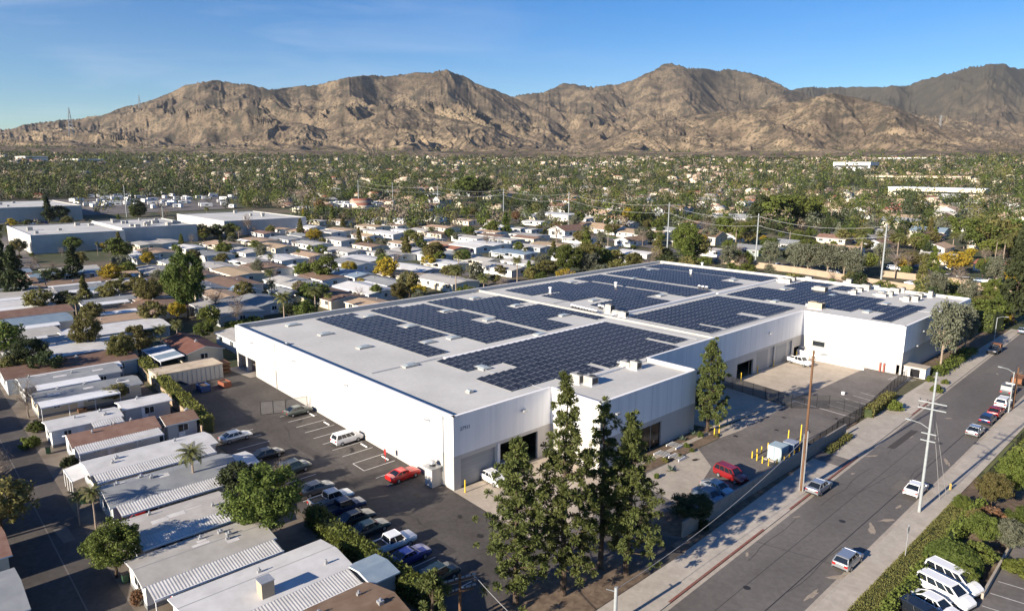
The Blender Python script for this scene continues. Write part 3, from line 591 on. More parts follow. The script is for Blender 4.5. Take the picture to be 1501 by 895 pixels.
ARR = [
 ('largest solar array, nearest the camera on the front part of the roof', [(643.5, 527.2), (672.4, 542.1), (712, 533), (742, 531.5), (751, 537), (737, 541), (722, 545), (699, 553), (749, 573.4), (803, 556), (828, 557), (876.7, 542.5), (854, 530.5), (859, 529), (875, 534.7), (892.3, 537.8), (922, 529.2), (981.5, 507.3), (945.5, 495.6), (954, 492.4), (991, 503.4), (1003.4, 500.3), (900, 469), (800, 490)]),
 ('second solar array along the front edge, beyond the roof seam behind the lone pine', [(933, 460.3), (1056.6, 432), (1156.6, 452.6), (1120.6, 464), (1087, 455.3), (1078.6, 458), (1110, 466.6), (1060.8, 481), (1032, 472), (1021.4, 474), (1052.7, 484.7), (1032, 491.8)]),
 ('solar array nearest the left edge of the roof with a stepped outline', [(471, 467.5), (505, 456), (529, 457.5), (519.7, 460.7), (537, 465.3), (555.7, 461.4), (596.4, 471.6), (579, 477), (591.7, 480.2), (619, 477.9), (661.4, 488.2), (640, 493.5), (613.6, 499), (619, 502), (640, 505), (658.3, 512.4), (619.8, 520.9)]),
 ('second solar array from the left edge, a long band with two skylight gaps', [(515, 451), (573, 442.7), (577.6, 445), (590, 448), (620, 443.6), (649, 450), (633.3, 455.3), (649.7, 458.5), (671.6, 455.3), (704.4, 461.6), (692, 467), (712.3, 472.5), (732.6, 467.9), (784.2, 483.5), (710.7, 500.7), (620, 474.9), (555, 457)]),
 ('third solar array from the left edge, before the raised roof wall', [(629.4, 442), (684, 429.5), (679.4, 435.8), (695, 439), (712, 434.2), (732.6, 433.5), (774.8, 441.3), (742, 447.5), (754, 449), (790.4, 443.6), (875.9, 464.6), (866, 466.5), (828, 458), (798.6, 464), (834.6, 473.3), (795, 482)]),
 ('solar array just beyond the raised roof wall with white vent pipe beside it', [(746.6, 425.3), (820, 409), (826, 411), (841, 415.3), (857, 411.3), (962, 427.5), (950.6, 433.3), (984, 440.6), (913.3, 455.3), (860, 446), (890.5, 438.6), (868, 433.3), (842.6, 442), (790.6, 432.6), (830, 427), (815, 426), (772, 430.6)]),
 ('narrow solar array strip in the middle of the far half roof', [(852, 405), (876, 402), (969, 414), (1040, 427.3), (1009, 435.3), (920, 420), (860, 411)]),
 ('solar array behind the narrow strip, second from the far roof edge', [(880, 401), (942, 391), (955, 395), (971, 393.5), (1070, 406), (1060, 410.6), (1075, 412.6), (1092.6, 416), (1058, 424), (985, 412.5)]),
 ('farthest solar array strip along the far roof edge', [(945, 389), (976, 385.4), (1152.6, 405.8), (1114, 412), (972, 393)]),
 ('wide solar array on the right wing above the bright white wall', [(1070, 430), (1112.6, 419.3), (1150, 425.3), (1168.6, 422), (1152.6, 418.6), (1188.6, 412), (1219, 415.3), (1195, 424), (1230, 428), (1205, 433), (1235, 432), (1262.6, 434.6), (1295.3, 439.3), (1280, 445.3), (1316, 448.6), (1334.6, 444.6), (1357.9, 451.3), (1308, 473.3), (1281.3, 466), (1297.3, 457.3), (1262.6, 452), (1249.3, 456.6), (1182, 449.3), (1159, 444.6), (1137, 437), (1118, 440.6)]),
 ('small solar array patch among the air conditioners on the right wing', [(1212, 420), (1222, 417.5), (1264, 422), (1236, 428)])]
def inside(x, y, P):
    c = False; j = len(P) - 1
    for i in range(len(P)):
        if (P[i][1] > y) != (P[j][1] > y) and x < (P[j][0] - P[i][0]) * (y - P[i][1]) / (P[j][1] - P[i][1]) + P[i][0]: c = not c
        j = i
    return c
ALLC = []
def ortho(W):
    """square the measured outline up with the building"""
    n = len(W); E_ = []
    for i in range(n):
        a, b = W[i], W[(i + 1) % n]; dx, dy = abs(b[0] - a[0]), abs(b[1] - a[1]); o = 'h' if dx > dy else 'v'
        c = (a[1] + b[1]) / 2 if o == 'h' else (a[0] + b[0]) / 2; l_ = max(dx, dy)
        if E_ and E_[-1][0] == o: p = E_[-1]; E_[-1] = (o, (p[1] * p[2] + c * l_) / (p[2] + l_), p[2] + l_)
        else: E_.append((o, c, l_))
    if E_[0][0] == E_[-1][0]: p, q_ = E_[-1], E_[0]; E_ = E_[:-1]; E_[0] = (q_[0], (p[1] * p[2] + q_[1] * q_[2]) / (p[2] + q_[2]), p[2] + q_[2])
    out_ = []
    for i in range(len(E_)):
        a, b = E_[i], E_[(i + 1) % len(E_)]; out_.append((b[1], a[1]) if a[0] == 'h' else (a[1], b[1]))
    return out_
for lab, pts in ARR:
    W = ortho([U(a, b, 9.85)[:2] for a, b in pts]); x0 = min(p[0] for p in W); x1 = max(p[0] for p in W); y0 = min(p[1] for p in W); y1 = max(p[1] for p in W)
    cells = []
    for i in range(int((x1 - x0) / PPX) + 2):
        for j in range(int((y1 - y0) / PPY) + 2):
            x = x0 + i * PPX; y = y0 + j * PPY
            if inside(x + PW / 2, y + PD / 2, W) and WB + 1 < x < WX - 2 and y < WR - 1.6: cells.append((x, y))
    if ALLC:
        oc = np.array(ALLC); cells = [c for c in cells if not np.any((np.abs(oc[:, 0] - c[0]) < PPX + .7) & (np.abs(oc[:, 1] - c[1]) < PPY + .7))]
    ALLC += cells
    cells.sort(key=lambda c: c[0] ** 2 + c[1] ** 2)
    t = thing('solar_array', lab, 'solar array', (cells[0][0], cells[0][1], zr(*cells[0])), 0, 'solar arrays on the warehouse roof')
    ox, oy, oz = t.location
    for k, (x, y) in enumerate(cells[:100]): link('solar_panel', PMESH, t, (x - ox, y - oy, zr(x, y) - oz))
    rest = cells[100:]
    if rest:
        V = np.concatenate([PV + np.array([x - ox, y - oy, zr(x, y) - oz]) for x, y in rest]); F = np.concatenate([PF + k * len(PV) for k in range(len(rest))])
        tag(link('solar_panels', np_mesh('solar_panels', V, F, list(PMESH.materials), np.tile(PM, len(rest))), t), kind='stuff')
# ---- skylights (part of the roof), pipes and rooftop machines
def skylight(px, py, a=1.5, b=2.7):
    p = U(px, py, 9.75); z = zr(*p[:2]); x, y = p[0], p[1]; mb = MB()
    mb.box(x - a / 2, x + a / 2, y - b / 2, y + b / 2, z, z + .26, M_ACU)
    q = [(x - a / 2 + .1, y - b / 2 + .1), (x + a / 2 - .1, y - b / 2 + .1), (x + a / 2 - .1, y + b / 2 - .1), (x - a / 2 + .1, y + b / 2 - .1)]; r = [(x - a / 3, y - b / 4), (x + a / 3, y - b / 4), (x + a / 3, y + b / 4), (x - a / 3, y + b / 4)]
    for i in range(4):
        j = (i + 1) % 4; mb.poly([(*q[i], z + .26), (*q[j], z + .26), (*r[j], z + .42), (*r[i], z + .42)], M_SKYL)
    mb.poly([(*c, z + .42) for c in r], M_SKYL); obj('skylight', mb, roof_o)
for p in [(429, 474.5), (476.7, 488.2), (533.8, 507.5), (601, 534.5), (543, 462), (602.6, 477), (627.8, 500.5), (665.3, 494), (792, 489), (717, 467.5), (654.4, 454.5), (696.6, 435.5), (757.6, 446.2), (826.6, 461), (838.6, 412.5), (870.5, 439.3), (969.3, 432.3), (929.3, 407), (953.3, 394.6), (1075.3, 410), (1136.6, 441), (1150, 423), (1088.6, 398), (1298.6, 445.2), (1272, 456.6), (1220, 432.6), (1294.6, 427.4)]: skylight(*p)
skylight(707.6, 538, 2.6, 1.9); skylight(421, 502.6, 1.0, .8); skylight(688, 573.4, 1.0, .8); skylight(590, 534.5, .01, .01) if False else None
for px, py in ((902.6, 420), (1012.6, 401), (806.6, 427.5), (1029.2, 390)):
    p = U(px, py, 9.8); z = zr(*p[:2]); obj('vent_pipe', MB().tube((p[0], p[1], z), (p[0], p[1], z + 1.3), .3, .3, M_COPE, 10).tube((p[0], p[1], z + 1.3), (p[0], p[1], z + 1.6), .5, .45, M_COPE, 10), roof_o)
for a, b in (((-137, 56), (-137, 115)), ((-92.6, 56), (-92.6, 70)), ((-92.8, 70.5), (-68.2, 70.5)), ((-137, 113.5), (-70, 113.5)), ((-90.9, 119), (-90.9, 150)), ((-113, 119), (-113, 196)), ((-70.5, 119), (-70.5, 150)), ((-66, 174), (-48, 174))):
    za, zb = zr(*a) + .12, zr(*b) + .12; obj('conduit', MB().tube((*a, za), (*b, zb), .06, .06, M_METAL, 5), roof_o)
acs = []
def ac(px, py, w=1.9, d=1.4, hh=1.2, m=None, duct=True):
    p = U(px, py, 9.7); z = zr(*p[:2]); t = thing('air_conditioner', 'x', 'air conditioner', (p[0], p[1], z), 0, 'air conditioners on the roof')
    m = m or M_ACU
    obj('cabinet', MB().box(-w / 2, w / 2, -d / 2, d / 2, .12, hh, m).box(-w / 2 - .1, w / 2 + .1, -d / 2 - .1, d / 2 + .1, 0, .12, M_COPE).box(w / 2, w / 2 + .01, -d / 2 + .15, d / 2 - .15, .3, hh - .2, M_GRILL), t)
    obj('fan', MB().tube((w / 5, 0, hh), (w / 5, 0, hh + .14), d * .33, d * .33, M_GRILL, 12), t)
    if duct: obj('duct', MB().box(-w / 2 - .9, -w / 2, -.3, .3, .12, hh * .6, M_METAL), t)
    acs.append((px, t))
for a in [(847, 560, 1.9, 1.5, 1.5), (865, 562, 2.0, 1.5, 1.35), (932, 540, 1.4, 1.3, 1.4), (919, 536, 2.0, 1.3, .9), (894, 457.5, 1.6, 1.6, 2.0), (905, 460, 2.0, 1.2, 1.0), (914, 463, 2, 1.2, 1.2), (1147, 413, 1.8, 1.3, 1.2), (1155, 414, 1.6, 1.2, 1.2), (1162, 411.6, 1.6, 1.2, 1.2), (1186, 410.4, 1.8, 1.3, 1.2), (1203, 426, 3.0, 2.0, 1.3), (1244.6, 416.5, 1.4, 1.2, 1.6), (1269.3, 424.3, 2, 1.4, 1.5), (1285, 423, 1.6, 1.2, 1.1), (1252, 431, 1.2, 1.2, 1.2), (1260, 427, 1.6, 1.4, 1.0), (1312, 428.3, 2.2, 1.4, 1.2), (1322.6, 428.3, 1.2, 1.2, 1.3), (1305.3, 433.6, 1.2, 1.2, 1.2), (1338.6, 440.5, 2.6, 1.8, 1.3), (1329, 441, 1.4, 1.4, 1.2), (1346.6, 436.3, 1.8, 1.4, 1.2), (1364, 435.4, 1.0, 1.2, 1.6), (1292, 434, 2.4, 1.2, .8)]: ac(*a)
ac(1196.6, 451.5, 3.2, 2.0, 1.5, M_ACT)
ranked(acs, 'air conditioners on the warehouse roof')
fans = []
for k in range(11):
    px, py = 839 + 4.3 * k, 450.5 + 1.05 * k
    if k > 8: px, py = 879 + (k - 9) * 4.5, 451 + (k - 9) * 1.2
    p = U(px, py, 9.7); z = zr(*p[:2]); o = obj('exhaust_fan', MB().tube((0, 0, 0), (0, 0, .7), .32, .3, M_GRILL, 8).tube((0, 0, .7), (0, 0, 1.0), .48, .3, M_COPE, 10), None, (p[0], p[1], z)); tag(o, 'x', 'roof fan', 'roof fans along the raised wall'); fans.append((px, o))
for k in range(3):
    px, py = 1025 + 5.3 * k, 422 + .8 * k
    p = U(px, py, 9.7); z = zr(*p[:2]); o = dupo = fans[0][1].copy(); C.objects.link(o); o.location = (p[0], p[1], z); fans.append((px, o))
ranked(fans, 'small white-capped exhaust fans on the warehouse roof')

# ================================================================== VEHICLES
M_TYRE = mat('tyre_rubber', (.015, .015, .015), .8); M_RIM = mat('wheel_rim', (.42, .43, .45), .35, metal=.7)
M_CARGL = mat('car_glass', (.012, .016, .022), .06, spec=.7); M_TRIM = mat('black_plastic_trim', (.02, .02, .022), .6)
M_HEAD = mat('headlight_lens', (.70, .72, .74), .15, spec=.6); M_TAIL = mat('taillight_lens', (.35, .01, .01), .2, spec=.5)
def paint(name, col, metal=.25, rough=.28):
    m = mat('car_paint_' + name, col, rough, metal=metal, spec=.5); m.node_tree.nodes['Principled BSDF'].inputs['Coat Weight'].default_value = .6; return m
PAINT = dict(white=paint('white', (.78, .78, .77), 0), silver=paint('silver', (.42, .44, .46), .6), grey=paint('grey', (.12, .13, .14), .5), black=paint('black', (.014, .015, .018), .2),
             red=paint('red', (.50, .012, .010), .1), darkred=paint('dark_red', (.23, .012, .014), .15), blue=paint('blue', (.015, .035, .22), .3), navy=paint('navy', (.015, .025, .07), .3),
             teal=paint('teal', (.015, .04, .05), .3), bluegrey=paint('blue_grey', (.16, .21, .28), .4), tan=paint('tan', (.40, .34, .26), .2), greygreen=paint('grey_green', (.09, .11, .10), .4))
# profile: length, width, list of body stations (x, bottom, top), greenhouse (x rear base, x front base, x rear top, x front top, z base, z roof)
CAR = dict(
 sedan=(4.75, 1.82, [(-2.37, .45, .80), (-2.30, .28, .98), (-1.75, .24, 1.02), (1.00, .24, .98), (1.75, .24, .88), (2.25, .26, .74), (2.37, .40, .62)], (-1.95, 1.10, -1.05, .35, 1.00, 1.44), 2.75),
 coupe=(4.80, 1.90, [(-2.40, .48, .86), (-2.32, .28, 1.02), (-1.75, .22, 1.05), (.80, .22, .99), (1.75, .22, .94), (2.30, .26, .80), (2.40, .42, .66)], (-1.90, .85, -.95, .10, 1.02, 1.37), 2.78),
 suv=(4.75, 1.90, [(-2.37, .50, .95), (-2.33, .32, 1.10), (-1.75, .28, 1.12), (1.15, .28, 1.10), (1.90, .30, 1.03), (2.30, .34, .88), (2.37, .45, .70)], (-2.30, 1.25, -2.02, .55, 1.10, 1.72), 2.75),
 van=(5.10, 1.98, [(-2.55, .50, 1.05), (-2.52, .30, 1.30), (-1.75, .26, 1.32), (1.25, .26, 1.26), (2.05, .28, 1.05), (2.45, .32, .82), (2.55, .45, .66)], (-2.50, 1.65, -2.40, .75, 1.30, 1.86), 3.05),
 pickup=(5.60, 1.95, [(-2.80, .52, 1.05), (-2.78, .45, 1.10), (-1.75, .42, 1.10), (1.15, .42, 1.10), (1.95, .42, 1.08), (2.70, .45, .98), (2.80, .50, .75)], (-.85, 1.35, -.70, .75, 1.10, 1.78), 3.45),
 hatch=(4.35, 1.78, [(-2.17, .45, .85), (-2.12, .28, 1.00), (-1.6, .24, 1.02), (1.10, .24, 1.00), (1.75, .24, .92), (2.10, .28, .74), (2.17, .40, .62)], (-2.05, 1.20, -1.62, .45, 1.00, 1.50), 2.6))
def car_proto(kind, low=False):
    Ln, W, st, gh, wbse = CAR[kind]; w = W / 2; body = MB(); P = PAINT['white']; rows = []
    for i, (x, zb, zt) in enumerate(st):
        k = .86 if i in (0, len(st) - 1) else (.95 if i in (1, len(st) - 2) else 1.0); zs = zb + (zt - zb) * .62
        rows.append([(x, -w * k * .93, zb), (x, -w * k, zb + .18), (x, -w * k, zs), (x, -w * k * .9, zt), (x, 0, zt + .035), (x, w * k * .9, zt), (x, w * k, zs), (x, w * k, zb + .18), (x, w * k * .93, zb)])
    for a, b in zip(rows[:-1], rows[1:]):
        for j in range(8): body.poly([a[j], b[j], b[j + 1], a[j + 1]], P)
        body.poly([a[8], b[8], b[0], a[0]], M_TRIM)
    body.poly(rows[0], P); body.poly(rows[-1][::-1], P)
    xr0, xf0, xr1, xf1, z0, z1 = gh; wb_ = w * .90; wt_ = w * .70
    B = [(xr0, -wb_, z0 - .03), (xf0, -wb_, z0 - .05), (xf0, wb_, z0 - .05), (xr0, wb_, z0 - .03)]; T = [(xr1, -wt_, z1), (xf1, -wt_, z1), (xf1, wt_, z1), (xr1, wt_, z1)]
    glass = MB(); ins = lambda p, q, t: tuple(p[i] + (q[i] - p[i]) * t for i in range(3))
    for i in range(4):
        j = (i + 1) % 4; glass.poly([B[i], B[j], T[j], T[i]], M_CARGL)
    body.poly([(p[0], p[1], p[2] + .012) for p in T], P); xm = (xr1 + xf1) / 2   # roof and its rails
    body.poly([(xr1 + .12, -wt_ * .86, z1 + .05), (xf1 - .12, -wt_ * .86, z1 + .05), (xf1 - .12, wt_ * .86, z1 + .05), (xr1 + .12, wt_ * .86, z1 + .05)], P)
    R2 = [(xr1 + .12, -wt_ * .86, z1 + .05), (xf1 - .12, -wt_ * .86, z1 + .05), (xf1 - .12, wt_ * .86, z1 + .05), (xr1 + .12, wt_ * .86, z1 + .05)]
    for i in range(4):
        j = (i + 1) % 4; body.poly([(T[i][0], T[i][1], z1 + .012), (T[j][0], T[j][1], z1 + .012), R2[j], R2[i]], P)
    pr_ = .085 if kind in ('van', 'suv') else .06
    for i in range(4): body.tube(B[i], T[i], pr_, pr_ * .9, P, 5)
    for i in range(4): body.tube(T[i], T[(i + 1) % 4], .06, .06, P, 5)
    for i in range(4): body.tube(B[i], B[(i + 1) % 4], .07, .07, P, 5)
    nb = 2 if kind in ('suv', 'van') else 1
    for k in range(nb + 1):
        t = (k + 1) / (nb + 2) + (.05 if nb == 1 else 0)
        for s in (0, 3):
            a = ins(B[0 if s == 0 else 3], B[1 if s == 0 else 2], t + .04); b = ins(T[0 if s == 0 else 3], T[1 if s == 0 else 2], t)
            if kind == 'pickup' and k > 0: continue
            body.tube(a, b, .04, .04, P, 4)
    if kind == 'pickup':      # open bed
        body.poly([(-2.70, -w * .78, 1.145), (-.95, -w * .78, 1.145), (-.95, w * .78, 1.145), (-2.70, w * .78, 1.145)], M_TRIM)
        for s in (-1, 1): body.box(-2.76, -.9, s * w * .84 - .05, s * w * .84 + .05, 1.1, 1.26, P)
        body.box(-2.79, -2.70, -w * .84, w * .84, 1.05, 1.26, P)
    t = thing(kind if kind in ('suv', 'pickup') else {'sedan': 'parked_car', 'coupe': 'sports_coupe', 'van': 'minivan', 'hatch': 'hatchback'}[kind], 'x', 'car')
    if kind == 'pickup': t.name = 'pickup_truck'
    obj('body', body, t); obj('windows', glass, t)
    wx = wbse / 2
    for s in (-1, 1):
        for q in (-1, 1):
            m = MB(); y = s * (w - .10); m.tube((q * wx, y - .12, .33), (q * wx, y + .13, .33), .33, .33, M_TYRE, 14); wh_ = obj('wheel', m, t)
            if not low: obj('rim', MB().tube((q * wx, y + s * .13, .33), (q * wx, y + s * .142, .33), .21, .2, M_RIM, 10), wh_)
            body2 = None
    if not low:
        zh = st[-2][2] - .12; xh = st[-2][0]
        for s in (-1, 1):
            obj('headlight', MB().box(xh - .12, xh + .06, s * w * .66 - .22, s * w * .66 + .22, zh - .06, zh + .07, M_HEAD), t)
            obj('taillight', MB().box(st[1][0] - .07, st[1][0] + .06, s * w * .70 - .18, s * w * .70 + .18, st[1][2] - .32, st[1][2] - .08, M_TAIL), t)
            obj('wing_mirror', MB().box(xf0 - .42, xf0 - .24, s * (w + .02) - .09, s * (w + .02) + .09, z0 + .0, z0 + .14, P), t)
        obj('bumper', MB().box(Ln / 2 - .13, Ln / 2 + .04, -w * .78, w * .78, .30, .46, M_TRIM), t); obj('bumper', MB().box(-Ln / 2 - .04, -Ln / 2 + .13, -w * .78, w * .78, .32, .48, M_TRIM), t)
    return t
CARP = {}; USED = set(); NAMEC = dict(sedan='parked_car', coupe='sports_coupe', suv='parked_suv', van='minivan', pickup='pickup_truck', hatch='hatchback')
CATC = dict(sedan='car', coupe='sports car', suv='suv', van='van', pickup='pickup truck', hatch='car')
def car(px, py, deg, kind, colour, label, group=None, low=False, at=None, dz=.06):
    P = np.array(at) if at is not None else G(px, py)
    key = (kind, low); 
    if key not in CARP: CARP[key] = car_proto(kind, low)
    o = CARP[key]
    if key in USED: o = dup(o, (0, 0, 0))
    else: kids(o); [kids(c) for c in kids(o)]
    USED.add(key); o.name = NAMEC[kind]; z = (P[2] if at is None else h(P[0], P[1])) + dz
    o.location = (P[0], P[1], z); o.rotation_euler = (0, 0, R_(deg)); tag(o, label, CATC[kind], group)
    for c in kids(o):
        for i, s in enumerate(c.material_slots):
            if s.material and s.material.name.startswith('car_paint'): setmat(c, i, PAINT[colour])
    return o
GP1 = 'cars parked along the hedge'
def at_(px, py): return G(px, py)
# the left lot
car(437, 607, 92, 'sedan', 'greygreen', 'grey-green sedan parked beside the chain-link gate at the wall')
car(509, 648, 92, 'suv', 'white', 'white suv with roof rails parked nose-in to the long white wall')
car(591, 701, 92, 'coupe', 'red', 'bright red sports coupe parked beside the small shed')
car(346, 645, 92, 'sedan', 'silver', 'silver sedan alone at the far end of the hedge side of the lot')
car(392, 671, 92, 'sedan', 'black', 'black sedan half hidden behind the big bushy tree, upper of two')
car(430, 692, 92, 'suv', 'greygreen', 'dark grey-green suv behind the crown of the big bushy tree')
for px, py, k, c_, lab in [(457, 724, 'sedan', 'grey', 'dark grey sedan with pale roof just right of the bushy tree crown'), (476, 742, 'pickup', 'silver', 'silver pickup truck behind the hedge left of the dark blue one'), (494, 755, 'pickup', 'navy', 'dark blue pickup truck between the silver pickup and a black sedan'), (513, 769, 'sedan', 'black', 'black sedan with silver trim between dark blue pickup and teal sedan'), (534, 784, 'sedan', 'teal', 'dark teal sedan beside the white pickup behind the hedge'), (570, 806, 'pickup', 'white', 'white pickup truck with long bed and pale cap in the hedge row'), (584, 829, 'coupe', 'blue', 'bright blue coupe right of the white pickup'), (632, 856, 'suv', 'teal', 'very dark suv at the lower end of the hedge row')]:
    P = G(px, py); car(0, 0, 91 if k != 'pickup' else 89, k, c_, lab, GP1, at=(P[0], 38.6, 0))
car(722, 706, -3, 'sedan', 'white', 'white sedan standing on the concrete apron by the closed roll-up door')
car(740, 693, -3, 'sedan', 'bluegrey', 'blue-grey car mostly hidden behind the small pine on the apron')
# the front lot
car(1071, 702, -8, 'suv', 'darkred', 'dark red suv with black roof rails in front of the block wall')
car(1052, 722, -8, 'sedan', 'silver', 'silver sedan between the red suv and the dark round bush')
car(1040, 734, -8, 'sedan', 'bluegrey', 'pale blue-grey sedan nearest the dark round bush')
car(1172, 534, -12, 'pickup', 'white', 'white pickup truck parked by the ramp of the right wing')
# the street
car(1200, 719, 90, 'sedan', 'silver', 'silver sedan parked at the left kerb beside the wooden pole')
car(1242, 827, 90, 'hatch', 'silver', 'silver hatchback alone at the right kerb, nearest the camera')
car(1342, 722, 90, 'sedan', 'white', 'white sedan at the right kerb just behind the tall steel pole')
car(1429, 636, 90, 'sedan', 'silver', 'silver sedan at the front of the far row at the right kerb', 'far row of cars at the right kerb')
car(1447, 619, 90, 'hatch', 'navy', 'dark navy hatchback between silver and dark red cars', 'far row of cars at the right kerb')
car(1459, 608, 90, 'sedan', 'darkred', 'dark red sedan in the far row at the right kerb', 'far row of cars at the right kerb')
car(1470, 595, 90, 'suv', 'white', 'white suv in the far row beside the street lamp', 'far row of cars at the right kerb')
car(1499, 488, 92, 'sedan', 'bluegrey', 'small blue-grey car far up the street at the right edge')
t = car(1457, 517, -90, 'pickup', 'black', 'black pickup truck with a wooden stake bed coming down the left kerb'); rk = MB(); rk.box(-2.7, -.9, -.95, .95, 1.15, 1.9, mat('rack_wood', (.22, .10, .05), .8)); obj('stake_bed', rk, t)
t = car(1478, 577, 90, 'pickup', 'grey', 'dark grey pickup truck with ladder rack behind the white suv')
obj('ladder_rack', MB().box(-2.6, .8, -.85, -.78, 2.0, 2.06, M_METAL).box(-2.6, .8, .78, .85, 2.0, 2.06, M_METAL).box(-2.5, -2.44, -.85, .85, 1.2, 2.0, M_METAL).box(.6, .66, -.85, .85, 1.8, 2.0, M_METAL), t)
tr = thing('cargo_trailer', 'brown open trailer parked beyond the dark pickup at the right kerb', 'trailer', tuple(G(1492, 563) + np.array([0, 0, .03])), R_(90))
obj('bed', MB().box(-2, 2, -1, 1, .5, .62, M_WOODP).box(-2, 2, -1, -.95, .6, 1.5, M_TRIM).box(-2, 2, .95, 1, .6, 1.5, M_TRIM), tr); obj('load', MB().box(-1.8, 1.7, -.85, .85, .62, 1.55, mat('rack_wood', (.22, .10, .05), .8)), tr)
for s in (-1, 1): obj('wheel', MB().tube((0, s * 1.15 - .1, .33), (0, s * 1.15 + .1, .33), .33, .33, M_TYRE, 12), tr)
# vans in the lower right lot
for px, py, k, c_, lab in [(1396, 858, 'van', 'white', 'white van next to the dome-shaped hedge'), (1384, 877, 'van', 'white', 'white cargo van, second from the dome-shaped hedge'), (1370, 896, 'sedan', 'white', 'white sedan with black glass roof beside the two vans'), (1352, 914, 'suv', 'black', 'dark suv at the bottom edge beside the white sedan')]:
    car(px, py, -14, k, c_, lab, 'vehicles in the lower right lot')

# ================================================================== POLES, WIRES, FENCES, SMALL THINGS
def arm(mb, c, d, half, z, m, r=.05):
    mb.box(-half, half, -r, r, z - r, z + r, m, M=Matrix.Translation(c) @ Matrix.Rotation(d, 4, 'Z'))
def pole(name, px, py, top, label, cat, m, r0=.17, r1=.11, arms=(), rz=0.0, lamp=None, P=None):
    P = G(px, py) if P is None else P; H_ = height_to(P, top); t = thing(name, label, cat, tuple(P))
    obj('shaft', MB().tube((0, 0, -.5), (0, 0, H_), r0, r1, m, 10), t)
    for z, half in arms:
        a = obj('crossarm', MB().box(-half, half, -.30, -.18, H_ - z - .06, H_ - z + .06, m, M=Matrix.Rotation(rz, 4, 'Z')), t)
        for k in (-.92, -.4, .4, .92):
            obj('insulator', MB().tube((half * k * math.cos(rz), half * k * math.sin(rz), H_ - z + .06), (half * k * math.cos(rz), half * k * math.sin(rz), H_ - z + .26), .05, .07, M_GRILL, 6), a)
    if lamp:
        z, ln_, d = lamp; c, s_ = math.cos(d), math.sin(d)
        a = obj('lamp_arm', MB().tube((0, 0, H_ - z), (c * ln_ * .5, s_ * ln_ * .5, H_ - z + .45), .045, .04, M_STEEL, 6).tube((c * ln_ * .5, s_ * ln_ * .5, H_ - z + .45), (c * ln_, s_ * ln_, H_ - z + .5), .04, .04, M_STEEL, 6), t)
        obj('lamp_head', MB().box(-.35, .35, -.13, .13, -.05, .07, M_STEEL, M=Matrix.Translation((c * (ln_ + .3), s_ * (ln_ + .3), H_ - z + .5)) @ Matrix.Rotation(d, 4, 'Z')), a)
    return t, P, H_
sp1, S1, H1 = pole('utility_pole', 1347, 751, 545, 'tall pale steel pole with crossarms and lamp on the right pavement', 'utility pole', M_STEEL, .19, .12, [(3.8, 1.5), (4.6, 1.5), (7.7, .8), (8.6, .8)], R_(5), (7.2, 2.2, R_(172)))
sp2, S2, H2 = pole('utility_pole', 1174, 720, 514, 'wooden utility pole with steel base casing at the left kerb', 'utility pole', M_WOODP, .19, .13, [(1.0, .5)], R_(10), (1.0, 1.0, R_(45)))
obj('base_casing', MB().tube((.22, 0, 0), (.22, 0, 8.5), .09, .09, M_METAL, 6).tube((-.2, -.1, 0), (-.2, -.1, 8.0), .07, .07, M_METAL, 6), sp2)
sp3, S3, H3 = pole('utility_pole', 1484, 600, 538, 'brown wooden pole beside the white street lamp at right', 'utility pole', M_WOODP, .16, .12, [(1.2, .9)], R_(5))
sl1, S4, H4 = pole('street_lamp', 1478, 604, 545, 'white street lamp standing beside the brown wooden pole', 'street lamp', M_STEEL, .12, .08, (), 0, (.2, 2.0, R_(165)))
sl2, S5, H5 = pole('street_lamp', 1457, 500, 465, 'grey street lamp on the left pavement by the black stake truck', 'street lamp', M_STEEL, .11, .07, (), 0, (.2, 1.6, R_(15)))
sp4, S6, H6 = pole('utility_pole', 0, 0, 840, 'brown wooden pole with pale triple crossarm at the bottom edge', 'utility pole', M_WOODP, .17, .13, [(.6, 1.3), (1.7, 1.3)], R_(75), None, P=np.array([-45.5, 36.0, 0.0]))
for z in (.62, .95, 1.7): obj('crossarm', MB().box(-1.7, 1.7, .15, .30, H6 - z - .07, H6 - z + .07, M_STEEL, M=Matrix.Rotation(R_(75), 4, 'Z')), sp4)
sp5, S7, H7 = pole('utility_pole', 0, 0, 860, 'pale pole with a short bracket at the bottom edge beneath the pines', 'utility pole', M_STEEL, .19, .16, [], R_(30), None, P=np.array([-35.6, 46.5, 0.0]))
obj('bracket', MB().tube((0, 0, H7 - .45), (-.55, -.75, H7 - .12), .05, .04, M_STEEL, 6), sp5)
sg, _, _ = pole('sign_post', 1325.9, 822, 768, 'thin grey sign post standing on the right pavement', 'sign post', M_METAL, .05, .05, ())
obj('sign_plate', MB().box(-.02, .02, -.3, .3, 3.4, 4.1, M_METAL), sg)
FARP = []
for k, (px, py, top, w_) in enumerate([(526, 300, 264, 1.6), (576, 303, 267, 1.2), (642, 309, 272, 1.6), (738, 316, 276, 1.6), (833, 338, 281, 1.6), (978, 364, 297, 1.6), (1107, 387, 313, 1.6), (1291, 413, 327, 1.6), (186, 318, 272, 1.0), (240, 330, 303, .8)]):
    t, P, H_ = pole('power_pole', px, py, top, 'x', 'power pole', M_STEEL, .34, .22, [(1.2, w_), (5.0, w_)] if k not in (8,) else [], R_(60)); FARP.append((px, t, P, H_))
ranked([(f[0], f[1]) for f in FARP], 'pale power poles beyond the homes')
def wire(name, a, b, sag, label, r=.025, n=14, group=None):
    mb = MB(); pts = [Vector(a).lerp(Vector(b), i / n) - Vector((0, 0, sag * 4 * (i / n) * (1 - i / n))) for i in range(n + 1)]
    for p, q in zip(pts[:-1], pts[1:]): mb.tube(p, q, r, r, M_WIRE, 4, False)
    return tag(obj(name, mb), label, 'cable', group)
mains = [FARP[i] for i in (0, 2, 3, 4, 5, 6, 7)]
